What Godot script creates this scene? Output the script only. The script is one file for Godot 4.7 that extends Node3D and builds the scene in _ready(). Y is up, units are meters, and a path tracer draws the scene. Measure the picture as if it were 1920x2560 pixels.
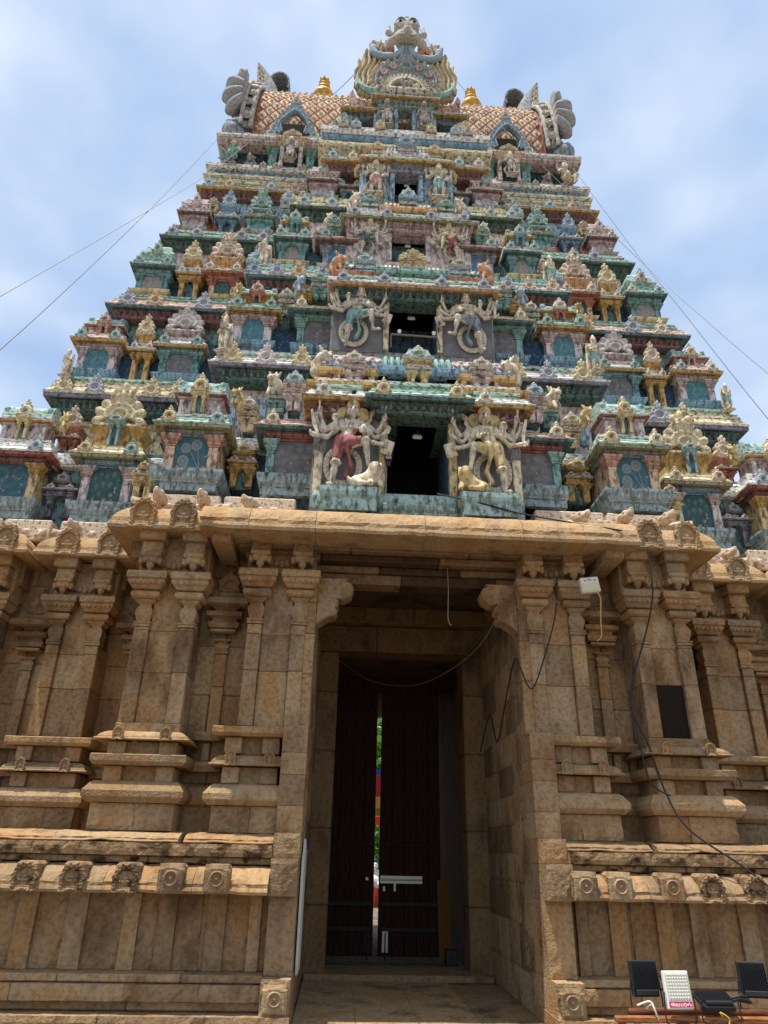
extends Node3D
# A painted South Indian temple gate tower over a sandstone gateway, seen from the court in front of it.

var tower: Node3D
var gate: Node3D
var mats := {}
var tex := {}
var cache := {}
var taken := {}
var rng := RandomNumberGenerator.new()

# ---------------------------------------------------------------- mesh collector
class MB:
	var v := PackedVector3Array()
	var n := PackedVector3Array()
	var uv := PackedVector2Array()
	func tri(a: Vector3, b: Vector3, c: Vector3, out: Vector3) -> void:
		var nn := (c - a).cross(b - a)
		if nn.length_squared() < 1e-14: return
		nn = nn.normalized()
		if nn.dot(out) < 0.0:
			nn = -nn
			var t := b; b = c; c = t
		v.append(a); v.append(b); v.append(c)
		n.append(nn); n.append(nn); n.append(nn)
		uv.append(Vector2(a.x, -a.y)); uv.append(Vector2(b.x, -b.y)); uv.append(Vector2(c.x, -c.y))
	func quad(a: Vector3, b: Vector3, c: Vector3, d: Vector3, out: Vector3) -> void:
		tri(a, b, c, out); tri(a, c, d, out)
	func box(lo: Vector3, hi: Vector3) -> void:
		var p := [Vector3(lo.x, lo.y, lo.z), Vector3(hi.x, lo.y, lo.z), Vector3(hi.x, hi.y, lo.z), Vector3(lo.x, hi.y, lo.z), Vector3(lo.x, lo.y, hi.z), Vector3(hi.x, lo.y, hi.z), Vector3(hi.x, hi.y, hi.z), Vector3(lo.x, hi.y, hi.z)]
		quad(p[4], p[5], p[6], p[7], Vector3.BACK); quad(p[0], p[1], p[2], p[3], Vector3.FORWARD)
		quad(p[0], p[4], p[7], p[3], Vector3.LEFT); quad(p[1], p[5], p[6], p[2], Vector3.RIGHT)
		quad(p[3], p[7], p[6], p[2], Vector3.UP); quad(p[0], p[4], p[5], p[1], Vector3.DOWN)
	# box with chamfered edges
	func cbox(lo: Vector3, hi: Vector3, c := 0.01) -> void:
		var m := (lo + hi) * 0.5
		var h := (hi - lo) * 0.5
		c = minf(c, minf(h.x, minf(h.y, h.z)) * 0.9)
		var k := h - Vector3(c, c, c)
		for s in [-1.0, 1.0]:
			quad(m + Vector3(-k.x, -k.y, s * h.z), m + Vector3(k.x, -k.y, s * h.z), m + Vector3(k.x, k.y, s * h.z), m + Vector3(-k.x, k.y, s * h.z), Vector3(0, 0, s))
			quad(m + Vector3(s * h.x, -k.y, -k.z), m + Vector3(s * h.x, k.y, -k.z), m + Vector3(s * h.x, k.y, k.z), m + Vector3(s * h.x, -k.y, k.z), Vector3(s, 0, 0))
			quad(m + Vector3(-k.x, s * h.y, -k.z), m + Vector3(k.x, s * h.y, -k.z), m + Vector3(k.x, s * h.y, k.z), m + Vector3(-k.x, s * h.y, k.z), Vector3(0, s, 0))
			for t in [-1.0, 1.0]:
				quad(m + Vector3(-k.x, s * k.y, t * h.z), m + Vector3(k.x, s * k.y, t * h.z), m + Vector3(k.x, s * h.y, t * k.z), m + Vector3(-k.x, s * h.y, t * k.z), Vector3(0, s, t))
				quad(m + Vector3(s * k.x, -k.y, t * h.z), m + Vector3(s * k.x, k.y, t * h.z), m + Vector3(s * h.x, k.y, t * k.z), m + Vector3(s * h.x, -k.y, t * k.z), Vector3(s, 0, t))
				quad(m + Vector3(s * k.x, t * h.y, -k.z), m + Vector3(s * k.x, t * h.y, k.z), m + Vector3(s * h.x, t * k.y, k.z), m + Vector3(s * h.x, t * k.y, -k.z), Vector3(s, t, 0))
				for q in [-1.0, 1.0]:
					tri(m + Vector3(s * h.x, t * k.y, q * k.z), m + Vector3(s * k.x, t * h.y, q * k.z), m + Vector3(s * k.x, t * k.y, q * h.z), Vector3(s, t, q))
	# moulding: profile of (out, y) carried along a plan path of (x, z); outward is to the left of the walk seen from below (front for +x)
	func sweep(path: Array, prof: Array, caps := true) -> void:
		var np := path.size()
		var off := []
		var seg := []
		for i in np - 1:
			var d: Vector2 = (path[i + 1] - path[i]).normalized()
			seg.append(Vector2(-d.y, d.x))
		for i in np:
			var n1: Vector2 = seg[maxi(i - 1, 0)]
			var n2: Vector2 = seg[mini(i, np - 2)]
			off.append((n1 + n2) / maxf(0.15, 1.0 + n1.dot(n2)))
		for i in np - 1:
			for k in prof.size() - 1:
				var p: Vector2 = prof[k]
				var q: Vector2 = prof[k + 1]
				var a2: Vector2 = path[i] + off[i] * p.x
				var b2: Vector2 = path[i] + off[i] * q.x
				var c2: Vector2 = path[i + 1] + off[i + 1] * q.x
				var d2: Vector2 = path[i + 1] + off[i + 1] * p.x
				var out := Vector3(seg[i].x * (q.y - p.y), -(q.x - p.x), seg[i].y * (q.y - p.y))
				quad(Vector3(a2.x, p.y, a2.y), Vector3(b2.x, q.y, b2.y), Vector3(c2.x, q.y, c2.y), Vector3(d2.x, p.y, d2.y), out)
		if caps:
			var poly := PackedVector2Array(prof)
			var t := Geometry2D.triangulate_polygon(poly)
			for e in [[0, -1.0], [np - 1, 1.0]]:
				var i: int = e[0]
				var s2: Vector2 = seg[mini(i, np - 2)]
				var out := Vector3(s2.y, 0, -s2.x) * float(e[1])
				for k in range(0, t.size(), 3):
					var w := []
					for j in 3:
						var p: Vector2 = poly[t[k + j]]
						var a2: Vector2 = path[i] + off[i] * p.x
						w.append(Vector3(a2.x, p.y, a2.y))
					tri(w[0], w[1], w[2], out)
	# outline of (x, y) pushed through z0..z1
	func prism(poly: PackedVector2Array, z0: float, z1: float, bev := 0.0) -> void:
		var t := Geometry2D.triangulate_polygon(poly)
		var area := 0.0
		for i in poly.size():
			var a := poly[i]; var b := poly[(i + 1) % poly.size()]
			area += a.x * b.y - b.x * a.y
		var sg := signf(area)
		var front := poly
		if bev > 0.0:
			front = PackedVector2Array()
			for i in poly.size():
				var a := poly[(i + poly.size() - 1) % poly.size()]; var b := poly[i]; var c := poly[(i + 1) % poly.size()]
				var n1 := (b - a).normalized(); var n2 := (c - b).normalized()
				var m := (Vector2(-n1.y, n1.x) + Vector2(-n2.y, n2.x)) * sg
				front.append(b + m * bev * 0.5)
		for k in range(0, t.size(), 3):
			tri(Vector3(front[t[k]].x, front[t[k]].y, z1), Vector3(front[t[k + 1]].x, front[t[k + 1]].y, z1), Vector3(front[t[k + 2]].x, front[t[k + 2]].y, z1), Vector3.BACK)
			tri(Vector3(poly[t[k]].x, poly[t[k]].y, z0), Vector3(poly[t[k + 1]].x, poly[t[k + 1]].y, z0), Vector3(poly[t[k + 2]].x, poly[t[k + 2]].y, z0), Vector3.FORWARD)
		for i in poly.size():
			var j := (i + 1) % poly.size()
			var d := poly[j] - poly[i]
			var out := Vector3(d.y, -d.x, 0) * sg
			var zz := z1 - bev
			quad(Vector3(poly[i].x, poly[i].y, z0), Vector3(poly[j].x, poly[j].y, z0), Vector3(poly[j].x, poly[j].y, zz), Vector3(poly[i].x, poly[i].y, zz), out)
			if bev > 0.0:
				quad(Vector3(poly[i].x, poly[i].y, zz), Vector3(poly[j].x, poly[j].y, zz), Vector3(front[j].x, front[j].y, z1), Vector3(front[i].x, front[i].y, z1), out.normalized() + Vector3.BACK)
	func moved(from: int, t: Transform3D) -> void:
		for i in range(from, v.size()):
			v[i] = t * v[i]
			n[i] = (t.basis * n[i]).normalized()
	func mesh() -> ArrayMesh:
		var a := []
		a.resize(Mesh.ARRAY_MAX)
		a[Mesh.ARRAY_VERTEX] = v; a[Mesh.ARRAY_NORMAL] = n; a[Mesh.ARRAY_TEX_UV] = uv
		var m := ArrayMesh.new()
		m.add_surface_from_arrays(Mesh.PRIMITIVE_TRIANGLES, a)
		return m

# smooth mesh from shared vertices
func smooth(v: PackedVector3Array, idx: PackedInt32Array) -> ArrayMesh:
	var nn := PackedVector3Array()
	nn.resize(v.size())
	for i in range(0, idx.size(), 3):
		var f := (v[idx[i + 2]] - v[idx[i]]).cross(v[idx[i + 1]] - v[idx[i]])
		nn[idx[i]] += f; nn[idx[i + 1]] += f; nn[idx[i + 2]] += f
	for i in nn.size():
		nn[i] = nn[i].normalized() if nn[i].length_squared() > 1e-20 else Vector3.UP
	var a := []
	a.resize(Mesh.ARRAY_MAX)
	a[Mesh.ARRAY_VERTEX] = v; a[Mesh.ARRAY_NORMAL] = nn; a[Mesh.ARRAY_INDEX] = idx
	var m := ArrayMesh.new()
	m.add_surface_from_arrays(Mesh.PRIMITIVE_TRIANGLES, a)
	return m

# ---------------------------------------------------------------- node helpers
func numbered(called: String) -> String:
	if not taken.has(called):
		taken[called] = 0
		return called
	taken[called] += 1
	return "%s_%03d" % [called, taken[called]]

func thing(called: String, label: String, category: String, at := Vector3.ZERO, group := "") -> Node3D:
	var o := Node3D.new()
	o.name = numbered(called)
	add_child(o)
	o.position = at
	o.set_meta("label", label); o.set_meta("category", category)
	if group: o.set_meta("group", group)
	return o

func part(parent: Node3D, called: String, m: Mesh, material: Material, at := Vector3.ZERO, scl := Vector3.ONE) -> MeshInstance3D:
	var o := MeshInstance3D.new()
	o.name = called
	o.mesh = m
	o.material_override = material
	parent.add_child(o, true)
	o.position = at
	o.scale = scl
	return o

func bag(parent: Node3D, called: String, at := Vector3.ZERO) -> Node3D:
	var o := Node3D.new()
	o.name = called
	parent.add_child(o, true)
	o.position = at
	return o

# a part and its twin on the other side of the gate's axis
func twin(o: Node3D) -> Node3D:
	var c: Node3D = o.duplicate()
	c.name = o.name
	o.get_parent().add_child(c, true)
	c.position.x = -o.position.x
	c.rotation.y = -o.rotation.y
	c.rotation.z = -o.rotation.z
	# hand-made things are never quite the same on both sides
	for q in c.get_children():
		if "kudu" in String(q.name):
			q.scale *= rng.randf_range(0.9, 1.1)
			q.rotation.z = rng.randf_range(-0.05, 0.05)
			if rng.randf() < 0.35: q.material_override = PW(["ash", "cream", "turquoise", "lavender", "peach", "stucco_pale"][rng.randi() % 6])
	return c

# ---------------------------------------------------------------- textures and materials
func noise_tex(called: String, seed_: int, freq: float, octaves: int, ramp: Array, size := 512, kind := FastNoiseLite.TYPE_SIMPLEX_SMOOTH, warp := 0.0) -> NoiseTexture2D:
	if tex.has(called): return tex[called]
	var f := FastNoiseLite.new()
	f.seed = seed_
	f.noise_type = kind
	f.frequency = freq
	f.fractal_octaves = octaves
	f.fractal_gain = 0.55
	if warp > 0.0:
		f.domain_warp_enabled = true
		f.domain_warp_amplitude = warp
		f.domain_warp_frequency = freq
	var t := NoiseTexture2D.new()
	t.width = size; t.height = size
	t.seamless = true
	t.seamless_blend_skirt = 0.2
	t.noise = f
	if ramp:
		var g := Gradient.new()
		var o := PackedFloat32Array()
		var c := PackedColorArray()
		for e in ramp:
			o.append(e[0]); c.append(e[1])
		g.offsets = o; g.colors = c
		t.color_ramp = g
	tex[called] = t
	return t

func col(r: float, g: float, b: float) -> Color:
	return Color(r / 255.0, g / 255.0, b / 255.0)

func surface(called: String, albedo: Color, at: Texture2D, scl: Vector3, rough := 0.92, bump: Texture2D = null, bump_cm := 0.0, detail: Texture2D = null, dscl := Vector3.ONE) -> StandardMaterial3D:
	if mats.has(called): return mats[called]
	var m := StandardMaterial3D.new()
	m.resource_name = called
	m.albedo_color = albedo
	m.roughness = rough
	m.metallic_specular = 0.3
	if at:
		m.albedo_texture = at
		m.uv1_triplanar = true
		m.uv1_world_triplanar = true
		m.uv1_scale = scl
	if bump:
		m.heightmap_enabled = true
		m.heightmap_texture = bump
		m.heightmap_scale = bump_cm
	if detail:
		m.detail_enabled = true
		m.detail_blend_mode = BaseMaterial3D.BLEND_MODE_MUL
		m.detail_albedo = detail
		m.detail_uv_layer = BaseMaterial3D.DETAIL_UV_2
		m.uv2_triplanar = true
		m.uv2_world_triplanar = true
		m.uv2_scale = dscl
	mats[called] = m
	return m

func stone(called := "sandstone", tint := Color.WHITE, scl := Vector3(0.55, 0.55, 0.55), bump := 0.7) -> StandardMaterial3D:
	var a := noise_tex("stone", 3, 0.024, 7, [[0.0, col(146, 127, 104)], [0.3, col(166, 147, 122)], [0.5, col(184, 165, 139)], [0.68, col(192, 174, 148)], [0.82, col(178, 158, 133)], [1.0, col(208, 193, 170)]], 1024)
	var b := noise_tex("stone_grain", 8, 0.05, 5, [], 1024)
	var d := noise_tex("stone_patch", 21, 0.004, 6, [[0.0, col(140, 128, 116)], [0.2, col(190, 178, 166)], [0.36, col(228, 220, 210)], [0.52, col(250, 246, 238)], [0.72, col(244, 226, 200)], [1.0, col(226, 212, 194)]], 1024)
	return surface(called, tint, a, scl, 0.95, b, bump, d, Vector3(0.31, 0.17, 0.31))

func paint(called: String, c: Color) -> StandardMaterial3D:
	var a := noise_tex("grime", 5, 0.009, 7, [[0.0, col(120, 114, 106)], [0.26, col(176, 170, 160)], [0.42, col(226, 222, 214)], [0.6, col(252, 250, 246)], [0.8, col(236, 230, 220)], [1.0, col(255, 255, 252)]], 1024)
	var b := noise_tex("stone_grain", 8, 0.05, 5, [], 1024)
	var d := noise_tex("stains", 44, 0.012, 4, [[0.0, col(132, 127, 120)], [0.22, col(172, 168, 160)], [0.4, col(238, 236, 232)], [0.5, col(255, 255, 255)], [1.0, col(255, 252, 246)]], 1024)
	return surface("paint_" + called, c, a, Vector3(0.8, 0.45, 0.8), 0.85, b, 0.4, d, Vector3(0.9, 0.28, 0.9))

# lime-washed mouldings blackened by algae
func weathered(called := "weathered", tint := Color.WHITE) -> StandardMaterial3D:
	var a := noise_tex("algae", 14, 0.016, 8, [[0.0, col(76, 74, 70)], [0.28, col(118, 115, 109)], [0.38, col(178, 175, 168)], [0.46, col(218, 216, 210)], [0.62, col(240, 239, 234)], [0.8, col(222, 218, 208)], [1.0, col(250, 250, 246)]], 1024)
	var b := noise_tex("stone_grain", 8, 0.05, 5, [], 1024)
	return surface(called, tint, a, Vector3(0.5, 1.3, 0.5), 0.95, b, 0.7)

func plain(called: String, c: Color, rough := 0.6, metal := 0.0) -> StandardMaterial3D:
	if mats.has(called): return mats[called]
	var m := StandardMaterial3D.new()
	m.resource_name = called
	m.albedo_color = c
	m.roughness = rough
	m.metallic = metal
	mats[called] = m
	return m

const PAINTS := {
	"teal": [98, 150, 158], "green": [112, 164, 160], "dark_green": [74, 108, 108], "mint": [180, 208, 204], "mauve": [184, 162, 168], "maroon": [140, 98, 106],
	"ochre": [192, 150, 78], "yellow": [208, 182, 122], "orange": [206, 152, 104], "red": [182, 106, 86], "blue": [104, 148, 184], "light_blue": [146, 184, 208],
	"lavender": [146, 156, 188], "cream": [216, 200, 166], "peach": [212, 176, 142], "rose": [194, 146, 130], "dark_blue": [62, 90, 118], "dark_teal": [80, 118, 128],
	"turquoise": [138, 174, 176], "grey_blue": [124, 150, 162], "stucco": [214, 202, 176], "stucco_pale": [208, 200, 186], "slate": [128, 138, 152], "olive": [150, 148, 110],
	"violet": [118, 118, 142], "pale_mauve": [206, 190, 194], "brick": [178, 108, 84], "interior_shade": [6, 10, 18], "crimson": [158, 84, 86], "sea": [126, 178, 178], "grey": [132, 132, 134], "ash": [168, 164, 156], "black": [26, 26, 28],  # the near-black blue entry paints in the shade of deep openings
}
func P(c: String) -> StandardMaterial3D:
	var k: Array = PAINTS[c]
	return paint(c, col(k[0], k[1], k[2]) if c in ["interior_shade", "black"] else faded(k))

# sun-bleached version of a paint
func faded(k: Array) -> Color:
	var l: float = (k[0] * 0.3 + k[1] * 0.59 + k[2] * 0.11)
	return col(minf(250.0, lerpf(k[0], l, 0.22) * 1.03 + 22.0), minf(250.0, lerpf(k[1], l, 0.22) * 1.03 + 23.0), minf(250.0, lerpf(k[2], l, 0.22) * 1.03 + 24.0))

# carved ornament: paint worn down to pale plaster on its raised parts, algae between
func PW(c: String) -> StandardMaterial3D:
	var k: Array = PAINTS[c]
	var a := noise_tex("worn", 27, 0.011, 5, [[0.0, col(110, 106, 98)], [0.28, col(156, 151, 142)], [0.42, col(218, 214, 206)], [0.55, col(248, 246, 240)], [0.75, col(228, 224, 214)], [1.0, col(255, 254, 250)]], 1024)
	var b := noise_tex("stone_grain", 8, 0.05, 5, [], 1024)
	return surface("worn_" + c, faded([lerpf(k[0], 206, 0.34), lerpf(k[1], 204, 0.34), lerpf(k[2], 198, 0.34)]), a, Vector3(1.3, 1.3, 1.3), 0.9, b, 0.6)

# brushed highlights of the same colour
func PL(c: String) -> StandardMaterial3D:
	var k: Array = PAINTS[c]
	return paint(c + "_light", faded([lerpf(k[0], 215, 0.26), lerpf(k[1], 212, 0.26), lerpf(k[2], 205, 0.26)]))

# ---------------------------------------------------------------- sculpting
# carved relief: f(x, y) gives the height of the carving, 0 or less is outside its outline
func relief(w: float, h: float, nx: int, ny: int, f: Callable, back := 0.35) -> ArrayMesh:
	var hs := PackedFloat32Array()
	hs.resize((nx + 1) * (ny + 1))
	for j in ny + 1:
		for i in nx + 1:
			hs[j * (nx + 1) + i] = f.call(-w / 2 + w * i / nx, h * j / ny)
	var v := PackedVector3Array()
	var idx := PackedInt32Array()
	var front := {}
	var rear := {}
	for j in ny:
		for i in nx:
			var q := [j * (nx + 1) + i, j * (nx + 1) + i + 1, (j + 1) * (nx + 1) + i + 1, (j + 1) * (nx + 1) + i]
			var inside := 0
			for k in q:
				if hs[k] > 0.0: inside += 1
			if inside < 2: continue
			for k in q:
				if not front.has(k):
					var x := -w / 2 + w * float(k % (nx + 1)) / nx
					var y := h * float(k / (nx + 1)) / ny
					front[k] = v.size(); v.append(Vector3(x, y, maxf(hs[k], 0.0)))
					rear[k] = v.size(); v.append(Vector3(x, y, -back * maxf(hs[k], 0.0)))
			idx.append_array([front[q[0]], front[q[2]], front[q[1]], front[q[0]], front[q[3]], front[q[2]]])
			idx.append_array([rear[q[0]], rear[q[1]], rear[q[2]], rear[q[0]], rear[q[2]], rear[q[3]]])
	return smooth(v, idx)

# the same over x0..x1
func relief_half(x0: float, x1: float, h: float, nx: int, ny: int, f: Callable) -> ArrayMesh:
	var c := (x0 + x1) / 2.0
	var m := relief(x1 - x0, h, nx, ny, func(x, y): return f.call(x + c, y))
	var a := m.surface_get_arrays(0)
	var v: PackedVector3Array = a[Mesh.ARRAY_VERTEX]
	for i in v.size(): v[i].x += c
	a[Mesh.ARRAY_VERTEX] = v
	var o := ArrayMesh.new()
	o.add_surface_from_arrays(Mesh.PRIMITIVE_TRIANGLES, a)
	return o

func dome(x: float, y: float, cx: float, cy: float, rx: float, ry: float, h: float) -> float:
	var a := (x - cx) / rx
	var b := (y - cy) / ry
	var d := 1.0 - a * a - b * b
	return h * sqrt(d) if d > 0.0 else 0.0

func torus(x: float, y: float, cx: float, cy: float, r: float, t: float, h: float) -> float:
	var d := (Vector2(x - cx, y - cy).length() - r) / t
	return h * sqrt(1.0 - d * d) if absf(d) < 1.0 else 0.0

func curl(x: float, y: float, cx: float, cy: float, r: float, h: float) -> float:
	return maxf(torus(x, y, cx, cy, r * 0.72, r * 0.28, h), maxf(dome(x, y, cx, cy, r * 0.34, r * 0.34, h), h * 0.3 if Vector2(x - cx, y - cy).length() < r * 0.72 else 0.0))

func f_kudu(x: float, y: float) -> float:
	x = absf(x)
	var h := torus(x, y, 0, 0.42, 0.28, 0.12, 0.2)
	h = maxf(h, torus(x, y, 0, 0.42, 0.17, 0.035, 0.24))
	if x < 0.17 and Vector2(x, y - 0.42).length() < 0.17: h = maxf(h, 0.03)
	h = maxf(h, curl(x, y, 0.37, 0.17, 0.14, 0.2))
	h = maxf(h, dome(x, y, 0.2, 0.1, 0.2, 0.1, 0.16))
	h = maxf(h, curl(x, y, 0.24, 0.74, 0.09, 0.16))
	h = maxf(h, dome(x, y, 0, 0.84, 0.14, 0.12, 0.2))
	h = maxf(h, dome(x, y, 0.08, 0.98, 0.07, 0.08, 0.14))
	h = maxf(h, dome(x, y, 0, 1.05, 0.07, 0.17, 0.17))
	return h

func f_flame(x: float, y: float) -> float:   # taller, with a tufted monster head on top
	x = absf(x)
	var p := Vector2(x, y - 0.4)
	var r := p.length()
	var an := atan2(p.y, p.x)
	var h := torus(x, y, 0, 0.4, 0.25, 0.1, 0.2)
	if r < 0.17: h = maxf(h, 0.03)
	var lob := 0.40 + 0.045 * absf(sin(an * 5.0 + 0.4))
	if r > 0.3 and r < lob and an > -0.75: h = maxf(h, 0.13 + 0.05 * absf(sin(an * 5.0 + 0.4)))
	h = maxf(h, curl(x, y, 0.34, 0.14, 0.15, 0.19))
	h = maxf(h, dome(x, y, 0.16, 0.07, 0.22, 0.09, 0.14))
	h = maxf(h, dome(x, y, 0, 0.84, 0.13, 0.13, 0.24))
	h = maxf(h, dome(x, y, 0.055, 0.92, 0.045, 0.05, 0.27))
	h = maxf(h, curl(x, y, 0.14, 0.78, 0.075, 0.2))
	h = maxf(h, dome(x, y, 0.12, 1.02, 0.06, 0.1, 0.14))
	h = maxf(h, dome(x, y, 0, 1.1, 0.06, 0.16, 0.17))
	return h

func f_nasi(x: float, y: float) -> float:   # broad fan gable
	x = absf(x)
	var p := Vector2(x, y - 0.3)
	var r := p.length()
	var an := atan2(p.y, p.x)
	var h := 0.0
	if an > -0.5:
		var lob := 0.43 + 0.06 * absf(sin(an * 5.5 + 0.5))
		if r > 0.26 and r < lob: h = maxf(h, 0.1 + 0.07 * absf(sin(an * 5.5 + 0.5)))
		if r > 0.24 and r < 0.30: h = maxf(h, 0.19)
		if r > 0.13 and r < 0.24: h = maxf(h, 0.14)
	h = maxf(h, torus(x, y, 0, 0.3, 0.14, 0.035, 0.2))
	if r < 0.13: h = maxf(h, 0.02)
	h = maxf(h, curl(x, y, 0.41, 0.12, 0.1, 0.17))
	if x < 0.44 and y < 0.07: h = maxf(h, 0.15)
	h = maxf(h, dome(x, y, 0, 0.82, 0.15, 0.14, 0.25))
	h = maxf(h, dome(x, y, 0.06, 0.9, 0.045, 0.05, 0.29))
	h = maxf(h, curl(x, y, 0.17, 0.74, 0.08, 0.22))
	h = maxf(h, dome(x, y, 0.16, 0.97, 0.05, 0.1, 0.16))
	h = maxf(h, dome(x, y, 0, 1.05, 0.06, 0.14, 0.2))
	return h

func f_medal(x: float, y: float) -> float:   # weathered stone horseshoe with a small shrine in it
	x = absf(x)
	var r := Vector2(x, y - 0.46).length()
	var edge := 0.5 + 0.018 * sin(atan2(y - 0.46, x) * 11.0)
	var inside := r < edge if y > 0.4 else x < 0.46 + 0.05 * (0.4 - y)
	if not inside: return 0.0
	var h := 0.17 + 0.025 * sin(atan2(y - 0.46, x) * 16.0) * sin(r * 40.0)
	if (r < 0.34 and y > 0.1) or (x < 0.3 and y > 0.1 and y < 0.46): h = 0.06
	if y > 0.1 and y < 0.18 and x < 0.27: h = 0.13
	if y >= 0.18 and y < 0.32 and x < 0.12: h = 0.12
	if y >= 0.32 and y < 0.4 and x < 0.22: h = 0.14
	h = maxf(h, dome(x, y, 0, 0.46, 0.15, 0.1, 0.15))
	h = maxf(h, dome(x, y, 0, 0.6, 0.05, 0.1, 0.12))
	return h

func f_disc(x: float, y: float) -> float:   # square block with a ring carved on it
	var r := Vector2(x, y - 0.5).length()
	var h := 0.14
	if absf(x) > 0.43 or y < 0.04: h = 0.1
	h = maxf(h, torus(x, y, 0, 0.5, 0.24, 0.05, 0.2))
	if r < 0.19: h = 0.1
	h = maxf(h, dome(x, y, 0, 0.5, 0.1, 0.1, 0.19))
	if y > 0.82: h = 0.12 * sqrt(maxf(0.0, 1.0 - pow(x / 0.5, 2) )) * (1.15 - y) * 4.0
	return h

func carve(which: String) -> ArrayMesh:
	if cache.has(which): return cache[which]
	var m: ArrayMesh
	match which:
		"kudu": m = relief(1.06, 1.24, 44, 52, f_kudu)
		"flame": m = relief(1.04, 1.28, 46, 56, f_flame)
		"nasi": m = relief(1.04, 1.2, 60, 68, f_nasi)
		"medal": m = relief(1.04, 1.06, 48, 48, f_medal, 0.0)
		"disc": m = relief(1.0, 1.0, 36, 36, f_disc, 0.0)
	cache[which] = m
	return m

# lathe round y: profile of (radius, y)
func lathe(prof: Array, n := 20) -> ArrayMesh:
	var v := PackedVector3Array()
	var idx := PackedInt32Array()
	for p in prof:
		for i in n:
			var a := TAU * i / n
			v.append(Vector3(cos(a) * p.x, p.y, sin(a) * p.x))
	for k in prof.size() - 1:
		for i in n:
			var a := k * n + i
			var b := k * n + (i + 1) % n
			idx.append_array([a, b, b + n, a, b + n, a + n])
	return smooth(v, idx)

# tube along points, radius may taper
func tube(pts: Array, r0: float, r1 := -1.0, n := 6) -> ArrayMesh:
	if r1 < 0.0: r1 = r0
	var v := PackedVector3Array()
	var idx := PackedInt32Array()
	var up := Vector3(0.03, 0.11, 1.0).normalized()
	for k in pts.size():
		var t: Vector3 = (pts[mini(k + 1, pts.size() - 1)] - pts[maxi(k - 1, 0)]).normalized()
		var a := t.cross(up).normalized()
		var b := a.cross(t)
		var r := lerpf(r0, r1, float(k) / (pts.size() - 1))
		for i in n:
			var w := TAU * i / n
			v.append(pts[k] + (a * cos(w) + b * sin(w)) * r)
	for k in pts.size() - 1:
		for i in n:
			var a := k * n + i
			var b := k * n + (i + 1) % n
			idx.append_array([a, b + n, b, a, a + n, b + n])
	for e in [0, pts.size() - 1]:
		for i in range(1, n - 1):
			if e == 0: idx.append_array([0, i, i + 1])
			else: idx.append_array([e * n, e * n + i + 1, e * n + i])
	return smooth(v, idx)

func spline(pts: Array, per := 6) -> Array:
	var out := []
	for i in pts.size() - 1:
		var p0: Vector3 = pts[maxi(i - 1, 0)]
		var p3: Vector3 = pts[mini(i + 2, pts.size() - 1)]
		for k in per:
			out.append((pts[i] as Vector3).cubic_interpolate(pts[i + 1], p0, p3, float(k) / per))
	out.append(pts[pts.size() - 1])
	return out

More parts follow.
